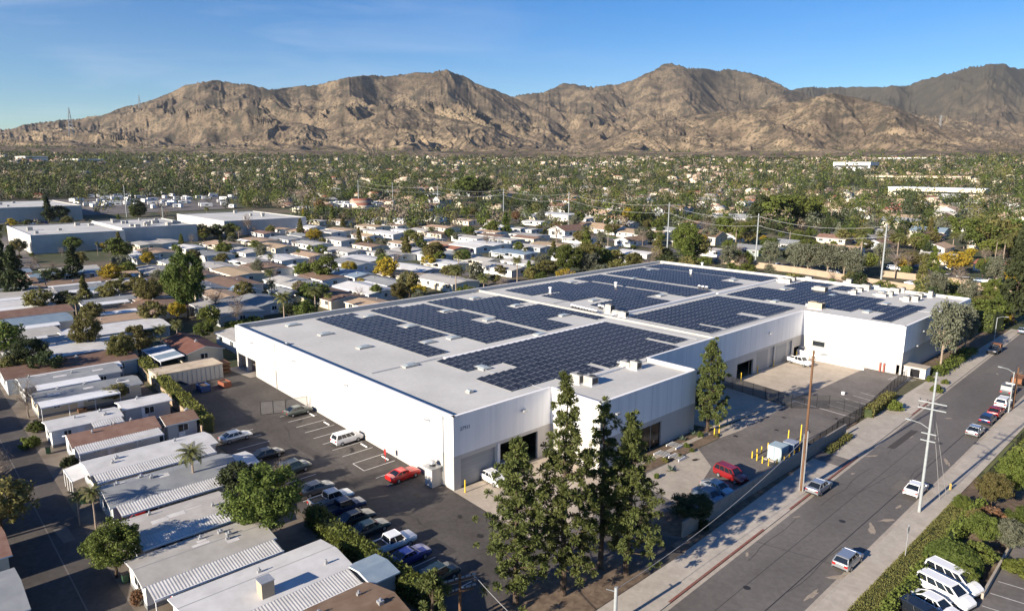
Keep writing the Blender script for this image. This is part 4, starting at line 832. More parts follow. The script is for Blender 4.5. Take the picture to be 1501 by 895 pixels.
for k, (a, b) in enumerate(zip(mains[:-1], mains[1:])):
    for z in (1.1, 4.9):
        wire('power_line', a[2] + np.array([0, 0, a[3] - z]), b[2] + np.array([0, 0, b[3] - z]), 2.5, f"{'upper' if z < 2 else 'lower'} power line in the {['first', 'second', 'third', 'fourth', 'fifth', 'sixth'][k]} span from the left between the far poles", .07, 10)
wire('power_line', S7 + np.array([0, 0, H7 - .2]), S2 + np.array([0, 0, 7.6]), 1.2, 'cable from the pale bottom pole towards the wooden kerb pole', .03)
wire('power_line', S6 + np.array([.5, 1.4, H6 - .6]), U(800, 945, 4.0), .3, 'cable dropping right from the brown bottom pole', .03)
wire('guy_wire', S1 + np.array([0, 0, H1 - 4]), np.array([S1[0] + .7, S1[1] + 5.5, .1]), 0, 'left guy wire bracing the tall steel pole', .03, 2); wire('guy_wire', S1 + np.array([0, 0, H1 - 3.6]), np.array([S1[0] + .9, S1[1] + 7.5, .1]), 0, 'right guy wire bracing the tall steel pole', .03, 2)
def fence(name, pts, hh, label, cat='fence', step=2.6, m=M_LINK, pr=.045, z0=.1, rails=(0.0, 1.0)):
    t = thing(name, label, cat, (pts[0][0], pts[0][1], h(*pts[0]))); o = Vector(t.location)
    scr = MB(); rl = MB()
    for p, q in zip(pts[:-1], pts[1:]):
        L_ = math.hypot(q[0] - p[0], q[1] - p[1]); n_ = max(1, round(L_ / step)); P3 = lambda a, z: Vector((p[0] + (q[0] - p[0]) * a, p[1] + (q[1] - p[1]) * a, h(p[0] + (q[0] - p[0]) * a, p[1] + (q[1] - p[1]) * a) + z)) - o
        for i in range(n_ + 1):
            a = i / n_; obj('post', MB().tube(P3(a, -.1), P3(a, hh + .05), pr, pr, M_BLKF, 6), t)
        scr.poly([P3(0, z0), P3(1, z0), P3(1, hh), P3(0, hh)], m)
        for r in rails: rl.tube(P3(0, z0 + (hh - z0) * r), P3(1, z0 + (hh - z0) * r), .03, .03, M_BLKF, 5)
    obj('mesh_panel', scr, t); obj('rail', rl, t); return t
M_LINKD = screen_mat('dark_privacy_mesh', (.02, .02, .02), .62)
fence('chain_link_fence', [(-66.9, 118.6), (-60, 117.6), (-52.0, 116.4)], 2.4, 'black chain-link fence between the wall and the side path in the yard', m=M_LINKD)
fence('chain_link_gate', [(-52.0, 116.4), (-47.4, 121.2), (-42.4, 121.5)], 2.4, 'black sliding gate across the front lot behind the white line', 'gate')
fence('chain_link_fence', [(-41.7, 110.5), (-41.6, 120.5), (-42.0, 127.0)], 2.0, 'black fence between block wall and pavement beside the driveway', m=M_LINKD)
fence('chain_link_fence', [(-42.0, 127.0), (-43.2, 138.5), (-44.2, 150.5)], 2.2, 'black fence behind the trimmed hedge along the yard', m=M_LINKD)
fence('chain_link_fence', [(-41.0, 98.2), (-41.5, 110.5)], 2.0, 'dark fence section above the end of the block wall', m=M_LINKD)
fence('chain_link_gate', [(-109.3, 44.6), (-107.6, 48.2), (-106.9, 51.8)], 2.3, 'open chain-link gate by the warehouse wall next to the grey sedan', 'gate', m=screen_mat('grey_link', (.25, .25, .25), .3))
fence('iron_fence', [(-20.2, 103), (-20.2, 121)], 1.8, 'dark iron fence beside the pavement in front of the shrubs', m=M_LINKD)
fence('iron_fence', [(-20.4, 124), (-20.3, 140)], 1.8, 'dark iron fence farther up the right pavement', m=M_LINKD)
# block wall in front of the parking cars, tan walls along the back street
def blockwall(name, p, q, w, z1, m, label, z2=None):
    d = Vector((q[0] - p[0], q[1] - p[1])).normalized(); n_ = Vector((-d.y, d.x)) * w / 2; z2 = z1 if z2 is None else z2; a = h(*p); b = h(*q)
    mb = MB(); P = [(p[0] + n_.x, p[1] + n_.y), (p[0] - n_.x, p[1] - n_.y), (q[0] - n_.x, q[1] - n_.y), (q[0] + n_.x, q[1] + n_.y)]; Z = [z1 + a, z1 + a, z2 + b, z2 + b]; B = [a - .4, a - .4, b - .4, b - .4]
    lo = [(*P[i], B[i]) for i in range(4)]; hi = [(*P[i], Z[i]) for i in range(4)]
    for i in range(4):
        j = (i + 1) % 4; mb.poly([lo[i], lo[j], hi[j], hi[i]], m)
    mb.poly(hi, m)
    return tag(obj(name, mb), label, 'wall')
blockwall('block_wall', (-40.2, 64.5), (-40.2, 110.2), .25, 2.0, M_BLOCK, 'long grey-brown block wall between the front lot and the street')
for i, (a, b, lab) in enumerate([((1052, 385), (1180, 402), 'tan wall left of the street trees behind the warehouse'), ((1180, 402), (1360, 431), 'tan wall right behind the air conditioners on the far roof'), ((1290, 405), (1420, 419), 'tan wall across the back street from the tall power pole'), ((1405, 421), (1497, 431), 'lower tan wall below the white pickup at right')]):
    A_ = G(*a); B_ = G(*b); blockwall('tan_wall', A_[:2], B_[:2], .3, 2.4, M_TANW, lab)
wl1 = blockwall('block_wall', (-13.4, 76.5), (-13.9, 91.5), .22, .65, M_CONC, 'low white wall around the lower right parking lot')
blockwall('block_wall', (-147.0, 36.2), (-106.5, 34.2), .2, 1.6, mat('tan_block_low', (.38, .29, .21), .85), 'low tan wall beside the long clipped hedge at the lot edge')
# transformer, bollards and other small things
tf = thing('transformer_cabinet', 'pale green-grey transformer cabinet ringed by yellow bollards', 'transformer', tuple(G(1139, 672) + np.array([0, 0, .02])))
obj('cabinet', MB().box(-1.0, 1.1, -1.1, 1.1, .15, 2.2, mat('cabinet_grey', (.33, .41, .44), .5)).box(-1.3, 1.6, -1.6, 3.6, 0, .15, M_CONC), tf); obj('door_seam', MB().box(-.02, .02, -1.115, -1.1, .3, 2.1, M_GRILL), tf)
t2 = thing('switch_cabinet', 'dark blue-grey switch cabinet behind the transformer', 'electric cabinet', tuple(G(1158, 667) + np.array([-.3, .6, .17])))
obj('cabinet', MB().box(-.8, .9, -.8, .9, .0, 1.7, mat('cabinet_blue', (.13, .19, .27), .5)), t2); obj('lid', MB().box(-.85, .95, -.85, .95, 1.7, 1.78, M_METAL), t2)
bol = []
def bollard(x, y, hh=1.0, r=.085):
    if not bol: o = obj('bollard', MB().tube((0, 0, 0), (0, 0, 1.25), .085, .085, M_YEL, 10).tube((0, 0, 1.25), (0, 0, 1.30), .085, .05, M_YEL, 10)); tag(o, 'x', 'bollard', 'yellow steel bollards')
    else: o = bol[0][1].copy(); C.objects.link(o)
    o.location = (x, y, h(x, y) + .03); o.scale = (1, 1, hh / 1.25); bol.append((proj(x, y, 0)[0], o))
for p in [(-45.9, 91.2), (-45.9, 92.6), (-45.9, 94.0), (-45.9, 96.0), (-45.0, 90.9), (-44.0, 90.6), (-43.0, 90.5), (-42.2, 91.4), (-41.9, 93), (-41.9, 94.6), (-41.9, 96.2), (-41.9, 97.8), (-42.0, 99.4), (-42.2, 101)]: bollard(*p)
for p, hh in [((-44.8, 100.2), 2.2), ((-43.6, 101.8), 3.0), ((-65.9, 53.2), 1.7), ((-66.2, 61.2), 1.7), ((-66.4, 62.2), 1.7), ((-66.3, 124.6), 1.6), ((-66.5, 131.6), 1.6), ((-66.5, 138.6), 1.5), ((-66.4, 149.0), 1.5), ((-54.2, 94.6), 1.3), ((-54.4, 96.4), 1.3)]: bollard(*p, hh)
ranked(bol, 'yellow bollards around the warehouse')
M_REDS = mat('sign_red', (.55, .03, .03), .5)
sgn = thing('parking_sign', 'small red sign on a post in front of the long white wall', 'sign', tuple(G(565, 676))); obj('post', MB().tube((0, 0, 0), (0, 0, 1.9), .04, .04, M_REDS, 6), sgn); obj('sign_plate', MB().box(-.25, .25, -.04, -.02, 1.1, 1.9, M_REDS), sgn)
for k, (px, lab) in enumerate(((1292, 'left red standpipe by the corner of the right wing'), (1298, 'right red standpipe by the corner of the right wing'))):
    P = PYp = None; x = -50.0 + k * .75; tag(obj('standpipe', MB().tube((x, 152.2, 0), (x, 152.2, 1.9), .16, .16, mat('standpipe_red', (.45, .12, .09), .6), 8).tube((x, 152.2, 1.9), (x, 152.2, 2.05), .2, .1, M_METAL, 8)), lab, 'standpipe')
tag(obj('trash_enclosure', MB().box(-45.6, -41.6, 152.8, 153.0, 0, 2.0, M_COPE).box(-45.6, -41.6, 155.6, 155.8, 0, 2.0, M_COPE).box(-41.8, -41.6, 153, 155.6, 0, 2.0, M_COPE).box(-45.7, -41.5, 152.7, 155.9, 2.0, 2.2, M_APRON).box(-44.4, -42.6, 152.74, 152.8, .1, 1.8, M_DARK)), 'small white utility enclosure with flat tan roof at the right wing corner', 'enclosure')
tag(obj('planter_ball', MB().tube((-48.9, 131, 0), (-48.9, 131, .5), .3, .35, M_COPE, 10)), 'small white round planter at the head of the marked bays', 'planter')
# bike-rack like white frames in the planter
for k, (px, py, lab) in enumerate(((988, 655, 'white slatted bench frame in the planter, far one'), (970, 668, 'white slatted bench frame in the planter, near one'), (992, 672, 'white slatted frame beside the planter path'))):
    P = G(px, py); mb = MB()
    for i in range(5): mb.box(-.9, .9, -.8 + i * .4, -.73 + i * .4, .32, .37, M_METAL)
    for i in (-.9, .8): mb.box(i, i + .1, -.8, .9, 0, .32, M_COPE)
    tag(obj('slatted_frame', mb, None, (P[0], P[1], .06)), lab, 'frame')
# street-side sign/letterbox on the right kerb
P = G(1425, 690); tag(obj('hydrant', MB().tube((-22.9, 101, .1), (-22.9, 101, .85), .14, .12, mat('hydrant_yellow', (.55, .40, .12), .6), 8).tube((-22.9, 101, .85), (-22.9, 101, 1.0), .17, .06, MATS['hydrant_yellow'], 8)), 'yellow fire hydrant on the right kerb beyond the steel pole', 'fire hydrant')
# ---- clipped hedges
def hedge(label, pts, w, hh, leaf='hedge', dens=70, size=.16, name='hedge', jag=.12, hfun=None):
    """a clipped hedge: a woody core under a skin of small leaves"""
    V = []; q = np.random.default_rng(int(abs(pts[0][0] * 13 + pts[0][1] * 7)) + 1)
    core = MB(); tot = []
    for p, r in zip(pts[:-1], pts[1:]):
        p = np.array(p, float); r = np.array(r, float); Lh = np.hypot(*(r - p)); d = (r - p) / Lh; nn = np.array([-d[1], d[0]]); n_ = int(Lh * (w + 2 * hh) * dens)
        s = q.random(n_) * (w + 2 * hh); a = q.random(n_) * Lh
        lat = np.where(s < hh, -w / 2, np.where(s < hh + w, s - hh - w / 2, w / 2)); z = np.where(s < hh, s, np.where(s < hh + w, hh, s - hh - w))
        lat = lat + q.normal(0, jag, n_); z = z + q.normal(0, jag, n_) * (z > hh * .8) + .25 * jag * 4 * np.sin(a * .9)
        X = p[0] + d[0] * a + nn[0] * lat; Y = p[1] + d[1] * a + nn[1] * lat; Z = z + np.array([h(x, y) for x, y in zip(X, Y)]); tot.append(np.stack([X, Y, Z], 1))
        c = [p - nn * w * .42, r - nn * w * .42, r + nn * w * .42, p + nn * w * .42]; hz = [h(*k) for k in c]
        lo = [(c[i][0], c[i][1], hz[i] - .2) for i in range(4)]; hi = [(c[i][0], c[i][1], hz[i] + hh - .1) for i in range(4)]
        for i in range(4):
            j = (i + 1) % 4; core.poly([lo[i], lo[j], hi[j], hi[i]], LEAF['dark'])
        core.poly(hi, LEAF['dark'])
    P = np.concatenate(tot); V, F = leaves(q, P, size)
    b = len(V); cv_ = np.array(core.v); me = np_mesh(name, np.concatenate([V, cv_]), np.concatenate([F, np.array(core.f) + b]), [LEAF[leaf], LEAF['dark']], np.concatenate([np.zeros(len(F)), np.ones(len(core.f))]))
    return tag(link(name, me), label, 'hedge')
def leaves(q, P, size, out=None):
    """one small quad at each point, turned at random or roughly outward"""
    n = len(P); a = q.normal(size=(n, 3))
    if out is not None: a = a * .75 + out
    a /= np.linalg.norm(a, axis=1, keepdims=True) + 1e-9; b = np.cross(a, q.normal(size=(n, 3))); b /= np.linalg.norm(b, axis=1, keepdims=True) + 1e-9; c = np.cross(a, b)
    s = (size * q.uniform(.6, 1.35, n) if np.isscalar(size) else size * q.uniform(.6, 1.35, n))[:, None]
    V = np.stack([P - b * s, P + c * s * .6, P + b * s, P - c * s * .6], 1).reshape(-1, 3)
    return V, np.arange(4 * n).reshape(n, 4)
hedge('long clipped green hedge along the left edge of the dark lot', [(-147.5, 37.2), (-128, 36.2), (-107, 35.2)], 1.7, 2.6, dens=26, size=.2)
hedge('bright shaggy hedge in front of the row of parked vehicles', [(-72, 34.6), (-62, 34.6), (-52.5, 34.9), (-48.5, 35.3)], 1.6, 2.2, leaf='bright', dens=60, size=.15, jag=.17)
hedge('low brown-green hedge along the right pavement, outer row', [(-20.4, 30), (-20.4, 96)], 2.0, .75, leaf='olive', dens=120, size=.075, jag=.03)
hedge('taller bright hedge behind the low hedge at the right pavement', [(-18.6, 30), (-18.6, 98)], .8, 1.5, leaf='bright', dens=45, size=.17, jag=.2)
hedge('clipped block hedge beside the driveway in front of the black fence', [(-40.9, 121.4), (-41.6, 134.5)], 1.4, 1.6, leaf='olive', dens=45, size=.15)
hedge('low loose hedge at the foot of the eucalyptus trees', [(-40.9, 157), (-41.6, 185)], 2.2, .9, leaf='bright', dens=22, size=.22, jag=.3)
hedge('dark hedge strip along the curb behind the parked cars', [(-39.0, 101), (-39.4, 110)], .9, .6, leaf='olive', dens=50, size=.13)

# ================================================================== TREES AND SHRUBS
def limbs(q, H_, r, n, spread, z0=.35, m=None, up=.55, sub=2):
    mb = MB(); m = m or M_BARK; pts = [Vector((0, 0, -.3))]
    for i in range(5): pts.append(Vector((q.normal(0, .012) * H_, q.normal(0, .012) * H_, H_ * (i + 1) / 6)))
    for i in range(5): mb.tube(pts[i], pts[i + 1], r * (1 - i / 6.5), r * (1 - (i + 1) / 6.5), m, 7, False)
    for i in range(n):
        a = q.uniform(0, 6.28); z = H_ * q.uniform(z0, .8); b = Vector((0, 0, z)); L_ = spread * q.uniform(.5, 1); e_ = b + Vector((math.cos(a) * L_, math.sin(a) * L_, L_ * up * q.uniform(.4, 1.4)))
        mb.tube(b, e_, r * .4, r * .12, m, 5, False)
        for k in range(sub):
            c = b.lerp(e_, q.uniform(.3, .8)); mb.tube(c, c + Vector((q.normal(), q.normal(), abs(q.normal()) + .3)).normalized() * L_ * .5, r * .18, r * .05, m, 4, False)
    return mb
def crown_pts(q, n_cl, per, rx, rz, zc, clr, shape='ball', hollow=.35):
    """clumps spread unevenly through a crown, leaves on every clump"""
    out = []; nrm = []
    for i in range(n_cl):
        d = q.normal(size=3); d /= np.linalg.norm(d); rad = q.uniform(hollow, 1) ** .6
        if shape == 'cone':
            t = q.random() ** .75; a = q.uniform(0, 6.28); rr_ = rx * (1 - t) ** .8 * q.uniform(.25, 1); c = np.array([math.cos(a) * rr_, math.sin(a) * rr_, zc - rz + 2 * rz * t]); cr_ = clr * (1.15 - .6 * t)
        elif shape == 'dome':
            d[2] = abs(d[2]); c = np.array([d[0] * rx * rad, d[1] * rx * rad, zc + d[2] * rz * rad]); cr_ = clr * q.uniform(.7, 1.2)
        else:
            c = np.array([d[0] * rx * rad, d[1] * rx * rad, zc + d[2] * rz * rad]); cr_ = clr * q.uniform(.65, 1.25)
        e_ = q.normal(size=(per, 3)); e_ /= np.linalg.norm(e_, axis=1, keepdims=True); out.append(c + e_ * (cr_ * q.uniform(.55, 1.05, (per, 1))) * np.array([1, 1, .8])); nrm.append(e_)
    return np.concatenate(out), np.concatenate(nrm)
PROTO = {}
def proto(kind, v):
    key = (kind, v)
    if key in PROTO: return PROTO[key]
    q = np.random.default_rng(hash_(kind) + v * 17); nm = {'round': 'broadleaf_tree', 'big': 'broadleaf_tree', 'col': 'columnar_tree', 'conifer': 'conifer_tree', 'shrub': 'shrub', 'bare': 'bare_tree', 'palm': 'palm_tree', 'euc': 'eucalyptus_tree', 'agave': 'agave', 'dome': 'clipped_bush'}[kind]
    leafm = LEAF['green']
    if kind in ('round', 'big'):                      # unit tree is 10 m tall
        n_cl, per, sz = (46, 60, .34) if kind == 'round' else (120, 130, .17)
        P, N = crown_pts(q, n_cl, per, 4.2, 3.4, 6.2, 1.25 if kind == 'round' else .95); tr_ = limbs(q, 7, .28, 9, 3.4)
        V, F = leaves(q, P, sz, N * 1.3)
    elif kind == 'euc':
        P, N = crown_pts(q, 75, 70, 2.9, 3.6, 6.3, .85, hollow=.2); P[:, 2] -= np.abs(q.normal(0, .35, len(P))); V, F = leaves(q, P, .19, N * .3); tr_ = limbs(q, 7.5, .22, 10, 2.6, .3, M_BARKG, 1.1); leafm = LEAF['grey']
    elif kind == 'col':
        P, N = crown_pts(q, 60, 50, 1.7, 4.6, 5.2, .8); V, F = leaves(q, P, .26, N * .8); tr_ = limbs(q, 7, .2, 6, 1.3)
    elif kind == 'conifer':
        P, N = crown_pts(q, 85, 48, 2.5, 4.7, 5.2, .75, 'cone'); V, F = leaves(q, P, .26, N * .6); tr_ = limbs(q, 9, .22, 10, 1.8, .15); leafm = LEAF['dark']
    elif kind == 'shrub':                             # unit shrub is 2 m tall
        P, N = crown_pts(q, 26, 55, 1.05, 1.35, .35, .42, 'dome'); V, F = leaves(q, P, .14, N * .7); tr_ = limbs(q, .9, .06, 7, .7, .2)
    elif kind == 'dome':
        e_ = q.normal(size=(5200, 3)); e_ /= np.linalg.norm(e_, axis=1, keepdims=True); e_[:, 2] = np.abs(e_[:, 2]) ** .6; P = e_ * np.array([1.5, 1.5, 1.55]) * q.uniform(.93, 1.02, (5200, 1)); V, F = leaves(q, P, .11, e_ * .9); tr_ = limbs(q, 1.0, .06, 6, .8, .2)
    elif kind == 'bare':
        P, N = crown_pts(q, 34, 26, 3.0, 2.8, 6.6, 1.2); V, F = leaves(q, P, .42, None); V = V.reshape(-1, 4, 3); mid = V.mean(1, keepdims=True); V[:, 1] = V[:, 1] * .07 + mid[:, 0] * .93; V[:, 3] = V[:, 3] * .07 + mid[:, 0] * .93; V = V.reshape(-1, 3); tr_ = limbs(q, 8, .24, 22, 3.0, .25, mat('bare_bark', (.19, .155, .13), .9), 1.0, 4); leafm = LEAF['twig']
    elif kind == 'agave':
        mb = MB()
        for i in range(26):
            a = q.uniform(0, 6.28); el = q.uniform(.2, 1.35); L_ = q.uniform(.7, 1.1); d = Vector((math.cos(a) * math.cos(el), math.sin(a) * math.cos(el), math.sin(el))); s_ = Vector((-math.sin(a), math.cos(a), 0)) * .09
            mb.poly([Vector((0, 0, .1)) - s_, Vector((0, 0, .1)) + s_, d * L_ * .6 + s_ * .9, d * L_], mat('agave_leaf', (.16, .21, .15), .6)).poly([d * L_, d * L_ * .6 + s_ * .9, d * L_ * .6 - s_ * .9, Vector((0, 0, .1)) - s_], MATS['agave_leaf'])
        t = thing(nm, 'x', 'plant'); obj('leaves', mb, t); kids(t); PROTO[key] = t; t['_new'] = 1; return t
    elif kind == 'palm':
        V = []; 
        nf = 34 if v < 2 else 26; r_ = 2.9 if v < 2 else 1.9
        for i in range(nf):
            a = i * 2.399; el = 1.25 - 2.0 * (i / nf) ; prev = None; L_ = r_ * q.uniform(.85, 1.1); x = z = 0.0; seg = 8
            for k in range(seg):
                e2 = el - 1.55 * (k / seg) ** 1.3; x2 = x + math.cos(e2) * L_ / seg; z2 = z + math.sin(e2) * L_ / seg; w_ = (.40 if v < 2 else .5) * math.sin(math.pi * (k + .7) / (seg + .6)); ca, sa = math.cos(a), math.sin(a)
                for sgn_ in (-1, 1):
                    for m_i in range(2):
                        f0 = m_i / 2.; f1 = f0 + .34; xa = x + (x2 - x) * f0; xb = x + (x2 - x) * f1; za = z + (z2 - z) * f0; zb = z + (z2 - z) * f1; dr_ = .55 * w_
                        p0 = (ca * xa, sa * xa, za); p1 = (ca * xb, sa * xb, zb); off = lambda xx, zz: (ca * (xx + .12) - sa * sgn_ * w_, sa * (xx + .12) + ca * sgn_ * w_, zz - dr_)
                        V += [p0, p1, off(xb, zb), off(xa, za)]
                x, z = x2, z2
        V = np.array(V) + np.array([0, 0, 9.0 if v < 2 else 9.4]); F = np.arange(len(V)).reshape(-1, 4)
        tr_ = MB().tube((0, 0, -.3), (.05, 0, 4.5), .22 if v < 2 else .16, .16 if v < 2 else .12, M_BARKG, 8, False).tube((.05, 0, 4.5), (0, 0, 9.1 if v < 2 else 9.5), .16 if v < 2 else .12, .13, M_BARKG, 8, False); leafm = LEAF['palm']
    t = thing(nm, 'x', {'shrub': 'shrub', 'dome': 'bush'}.get(kind, 'tree')); link('crown' if kind not in ('shrub', 'dome') else 'foliage', np_mesh('crown', V, F, [leafm]), t); obj('trunk' if kind not in ('shrub', 'dome') else 'stems', tr_, t); kids(t); t['_new'] = 1
    PROTO[key] = t; return t
def hash_(s): return sum(ord(c) * (i + 3) for i, c in enumerate(s))
UNIT = dict(round=10, big=10, col=10, conifer=10, shrub=2, bare=10, palm=10, euc=10, agave=1.1, dome=1.6)
def tree(kind, loc, hh, leaf=None, wide=1.0, v=None, label='x', group=None, rz=None):
    v = rnd.randrange(3) if v is None else v
    if kind == 'palm' and v == 2 and False: v = 1
    t = proto(kind, v); s = hh / UNIT[kind]; rz = rnd.uniform(0, 6.28) if rz is None else rz
    if '_new' in t: del t['_new']; o = t; o.location = tuple(loc); o.rotation_euler = (0, 0, rz); o.scale = (s * wide, s * wide, s); tag(o, label, None, group)
    else: o = dup(t, loc, rz, (s * wide, s * wide, s), label, None, group)
    if leaf: 
        for c in CH(o):
            if c.name.split('.')[0] in ('crown', 'foliage'): setmat(c, 0, LEAF[leaf])
    if 'group' in o and not group: del o['group']
    return o
def CH(o): return kids(o)

# ================================================================== HOMES
RC = dict(W=mat('roof_white', (.60, .59, .57), .6, (.50, .49, .47), .5, objrand=.08), L=mat('roof_pale_grey', (.42, .40, .365), .75, (.34, .32, .29), .5, objrand=.12), G=mat('roof_mid_grey', (.20, .21, .22), .8, (.26, .27, .27), .5, objrand=.15),
          T=mat('roof_tan', (.40, .29, .19), .8, (.33, .24, .16), .6, objrand=.15), B=mat('roof_brown', (.16, .095, .065), .85, (.21, .14, .10), .7, objrand=.2), U=mat('roof_blue_grey', (.17, .23, .29), .6, (.23, .29, .34), .6, objrand=.1),
          R=mat('roof_tile_red', (.30, .13, .075), .85, (.24, .11, .07), .8, objrand=.2), D=mat('roof_dark_red', (.13, .055, .04), .85, (.17, .08, .06), .7))
RW = dict(W='white', L='pale grey', G='grey', T='tan', B='brown', U='blue-grey', R='red-tiled', D='dark red')
WC = [mat('siding_white', (.68, .67, .64), .7, objrand=.06), mat('siding_cream', (.62, .55, .42), .75, objrand=.1), mat('siding_grey', (.42, .44, .45), .75, objrand=.1), mat('siding_pink', (.55, .36, .30), .75), mat('siding_sage', (.34, .40, .37), .75)]
M_TRIMW = mat('white_trim', (.78, .78, .77), .55); M_RIB = mat('ribbed_awning', (.54, .53, .51), .5, (.44, .43, .41), .7); M_PATCH = mat('roof_patch_pale', (.62, .60, .57), .8, (.5, .48, .46), .8)
def home(x0, x1, y0, y1, rc, wc=0, ridge='y', label='x', eave=2.75, rise=.75, aw=(), det=2, group=None, name='mobile_home', chim=False, oh=.35, zg=None, seam=None, porch=None):
    """a single-storey home; ridge along 'x' or 'y'; aw: awnings as (side, a0, a1, width, ribbed)"""
    cx_, cy_ = (x0 + x1) / 2, (y0 + y1) / 2; zg = h(cx_, cy_) if zg is None else zg; t = thing(name, label, 'home', (cx_, cy_, zg), 0, group)
    a0, a1, b0, b1 = x0 - cx_, x1 - cx_, y0 - cy_, y1 - cy_; W = WC[wc]; w = MB(); E_ = eave
    rz_ = E_ + rise
    if ridge == 'y':
        w.box(a0, a1, b0, b1, -.4, E_, W, skip='t'); w.poly([(a0, b0, E_), (a1, b0, E_), (0, b0, rz_ - .12)], W).poly([(a1, b1, E_), (a0, b1, E_), (0, b1, rz_ - .12)], W)
    else:
        w.box(a0, a1, b0, b1, -.4, E_, W, skip='t'); w.poly([(a1, b0, E_), (a1, b1, E_), (a1, 0, rz_ - .12)], W).poly([(a0, b1, E_), (a0, b0, E_), (a0, 0, rz_ - .12)], W)
    obj('wall', w, t)
    r = MB(); A0, A1, B0, B1 = a0 - oh, a1 + oh, b0 - oh, b1 + oh; th = .14; drop = rise * oh / max(.1, (a1 if ridge == 'y' else b1))
    M = RC[rc]; e = E_ - drop
    if ridge == 'y':
        for s, A in ((-1, A0), (1, A1)):
            up = [(A, B0, e), (0, B0, rz_), (0, B1, rz_), (A, B1, e)]; r.poly(up if s < 0 else up[::-1], M); r.poly([(p[0], p[1], p[2] - th) for p in up], M_TRIMW)
            for p, q in ((up[0], up[3]), (up[0], up[1]), (up[3], up[2])): r.poly([p, q, (q[0], q[1], q[2] - th), (p[0], p[1], p[2] - th)], M_TRIMW)
    else:
        for s, Bv in ((-1, B0), (1, B1)):
            up = [(A0, Bv, e), (A1, Bv, e), (A1, 0, rz_), (A0, 0, rz_)]; r.poly(up if s < 0 else up[::-1], M); r.poly([(p[0], p[1], p[2] - th) for p in up], M_TRIMW)
            for p, q in ((up[0], up[1]), (up[0], up[3]), (up[1], up[2])): r.poly([p, q, (q[0], q[1], q[2] - th), (p[0], p[1], p[2] - th)], M_TRIMW)
    ro = obj('roof', r, t)
    def zroof(x, y): return rz_ - (rz_ - e) * (abs(x) / A1 if ridge == 'y' else abs(y) / B1)
    if det >= 1:
        if det >= 2 and seam:
            for sx_ in seam: ro2 = obj('roof_seam', MB().poly([(sx_ - .05, B0, zroof(sx_, 0) + .01), (sx_ + .05, B0, zroof(sx_ + .05, 0) + .01), (sx_ + .05, B1, zroof(sx_ + .05, 0) + .01), (sx_ - .05, B1, zroof(sx_, 0) + .01)], M_TRIM if False else RC['G']), ro)
        nv = rnd.choice((2, 3, 4)) if det >= 2 else 1
        for k in range(nv):
            vx, vy = rnd.uniform(a0 * .7, a1 * .7), rnd.uniform(b0 * .85, b1 * .85); z = zroof(vx, vy)
            s_ = rnd.choice([.12, .17, .26]); obj('roof_vent', MB().box(vx - s_, vx + s_, vy - s_, vy + s_, z - .1, z + .28, M_METAL).tube((vx, vy, z + .28), (vx, vy, z + .5), .1, .1, M_METAL, 6), ro)
        if det >= 2 and rc in 'LGT':
            for k in range(3):
                vx, vy = rnd.uniform(.2, a1 * .6) * rnd.choice((-1, 1)), rnd.uniform(b0 * .8, b1 * .6); l_ = rnd.uniform(.8, 2.2)
                obj('roof_patch', MB().poly([(vx - .35, vy, zroof(vx - .35, vy) + .012), (vx + .35, vy, zroof(vx + .35, vy) + .012), (vx + .35, vy + l_, zroof(vx + .35, vy + l_) + .012), (vx - .35, vy + l_, zroof(vx - .35, vy + l_) + .012)], M_PATCH), ro)
    if det >= 2:
        obj('steps', MB().box(a1 + .05, a1 + 1.1, b0 + (b1 - b0) * .36 - .2, b0 + (b1 - b0) * .36 + 1.1, -.2, .38, M_WOODP).box(a1 + 1.1, a1 + 1.4, b0 + (b1 - b0) * .36 - .2, b0 + (b1 - b0) * .36 + 1.1, -.2, .18, M_WOODP), t)
        obj('skirting', MB().box(a0 - .03, a1 + .03, b0 - .03, b1 + .03, -.4, .42, RC['G'], skip='tb'), t)
    if chim: obj('chimney', MB().box(chim[0] - .6, chim[0] + .6, chim[1] - .6, chim[1] + .6, E_, rz_ + 1.1, mat('cooler_box', (.42, .34, .24), .7)).box(chim[0] - .65, chim[0] + .65, chim[1] - .65, chim[1] + .65, rz_ + 1.1, rz_ + 1.2, M_METAL), ro)
    # windows on the two sides that face the camera, and a door
    def window(ax, c, a, wd, z0, z1):
        f = MB(); g = MB()
        if ax == 'y': f.box(a - wd / 2 - .08, a + wd / 2 + .08, c - .05, c, z0 - .08, z1 + .08, M_TRIMW); g.box(a - wd / 2, a + wd / 2, c - .06, c - .02, z0, z1, M_GLASS); f.box(a - .03, a + .03, c - .075, c - .05, z0, z1, M_TRIMW)
        else: f.box(c, c + .05, a - wd / 2 - .08, a + wd / 2 + .08, z0 - .08, z1 + .08, M_TRIMW); g.box(c + .02, c + .06, a - wd / 2, a + wd / 2, z0, z1, M_GLASS); f.box(c + .05, c + .075, a - .03, a + .03, z0, z1, M_TRIMW)
        wo = obj('window', g, t); obj('window_frame', f, wo)
    LX, LY = a1 - a0, b1 - b0
    if det >= 1:
        ny = max(1, int(LX / 4.5)); nx = max(1, int(LY / (4.5 if det >= 2 else 6)))
        for k in range(ny): window('y', b0, a0 + LX * (k + .5) / ny + rnd.uniform(-.3, .3), rnd.choice([1.2, 1.6, 2.0]), 1.2, 2.3)
        for k in range(nx): window('x', a1, b0 + LY * (k + .5) / nx + rnd.uniform(-.4, .4), rnd.choice([.9, 1.3, 1.7]), 1.2, 2.2)
        obj('door', MB().box(a1, a1 + .05, b0 + LY * .36, b0 + LY * .36 + .9, .4, 2.35, M_TRIMW), t)
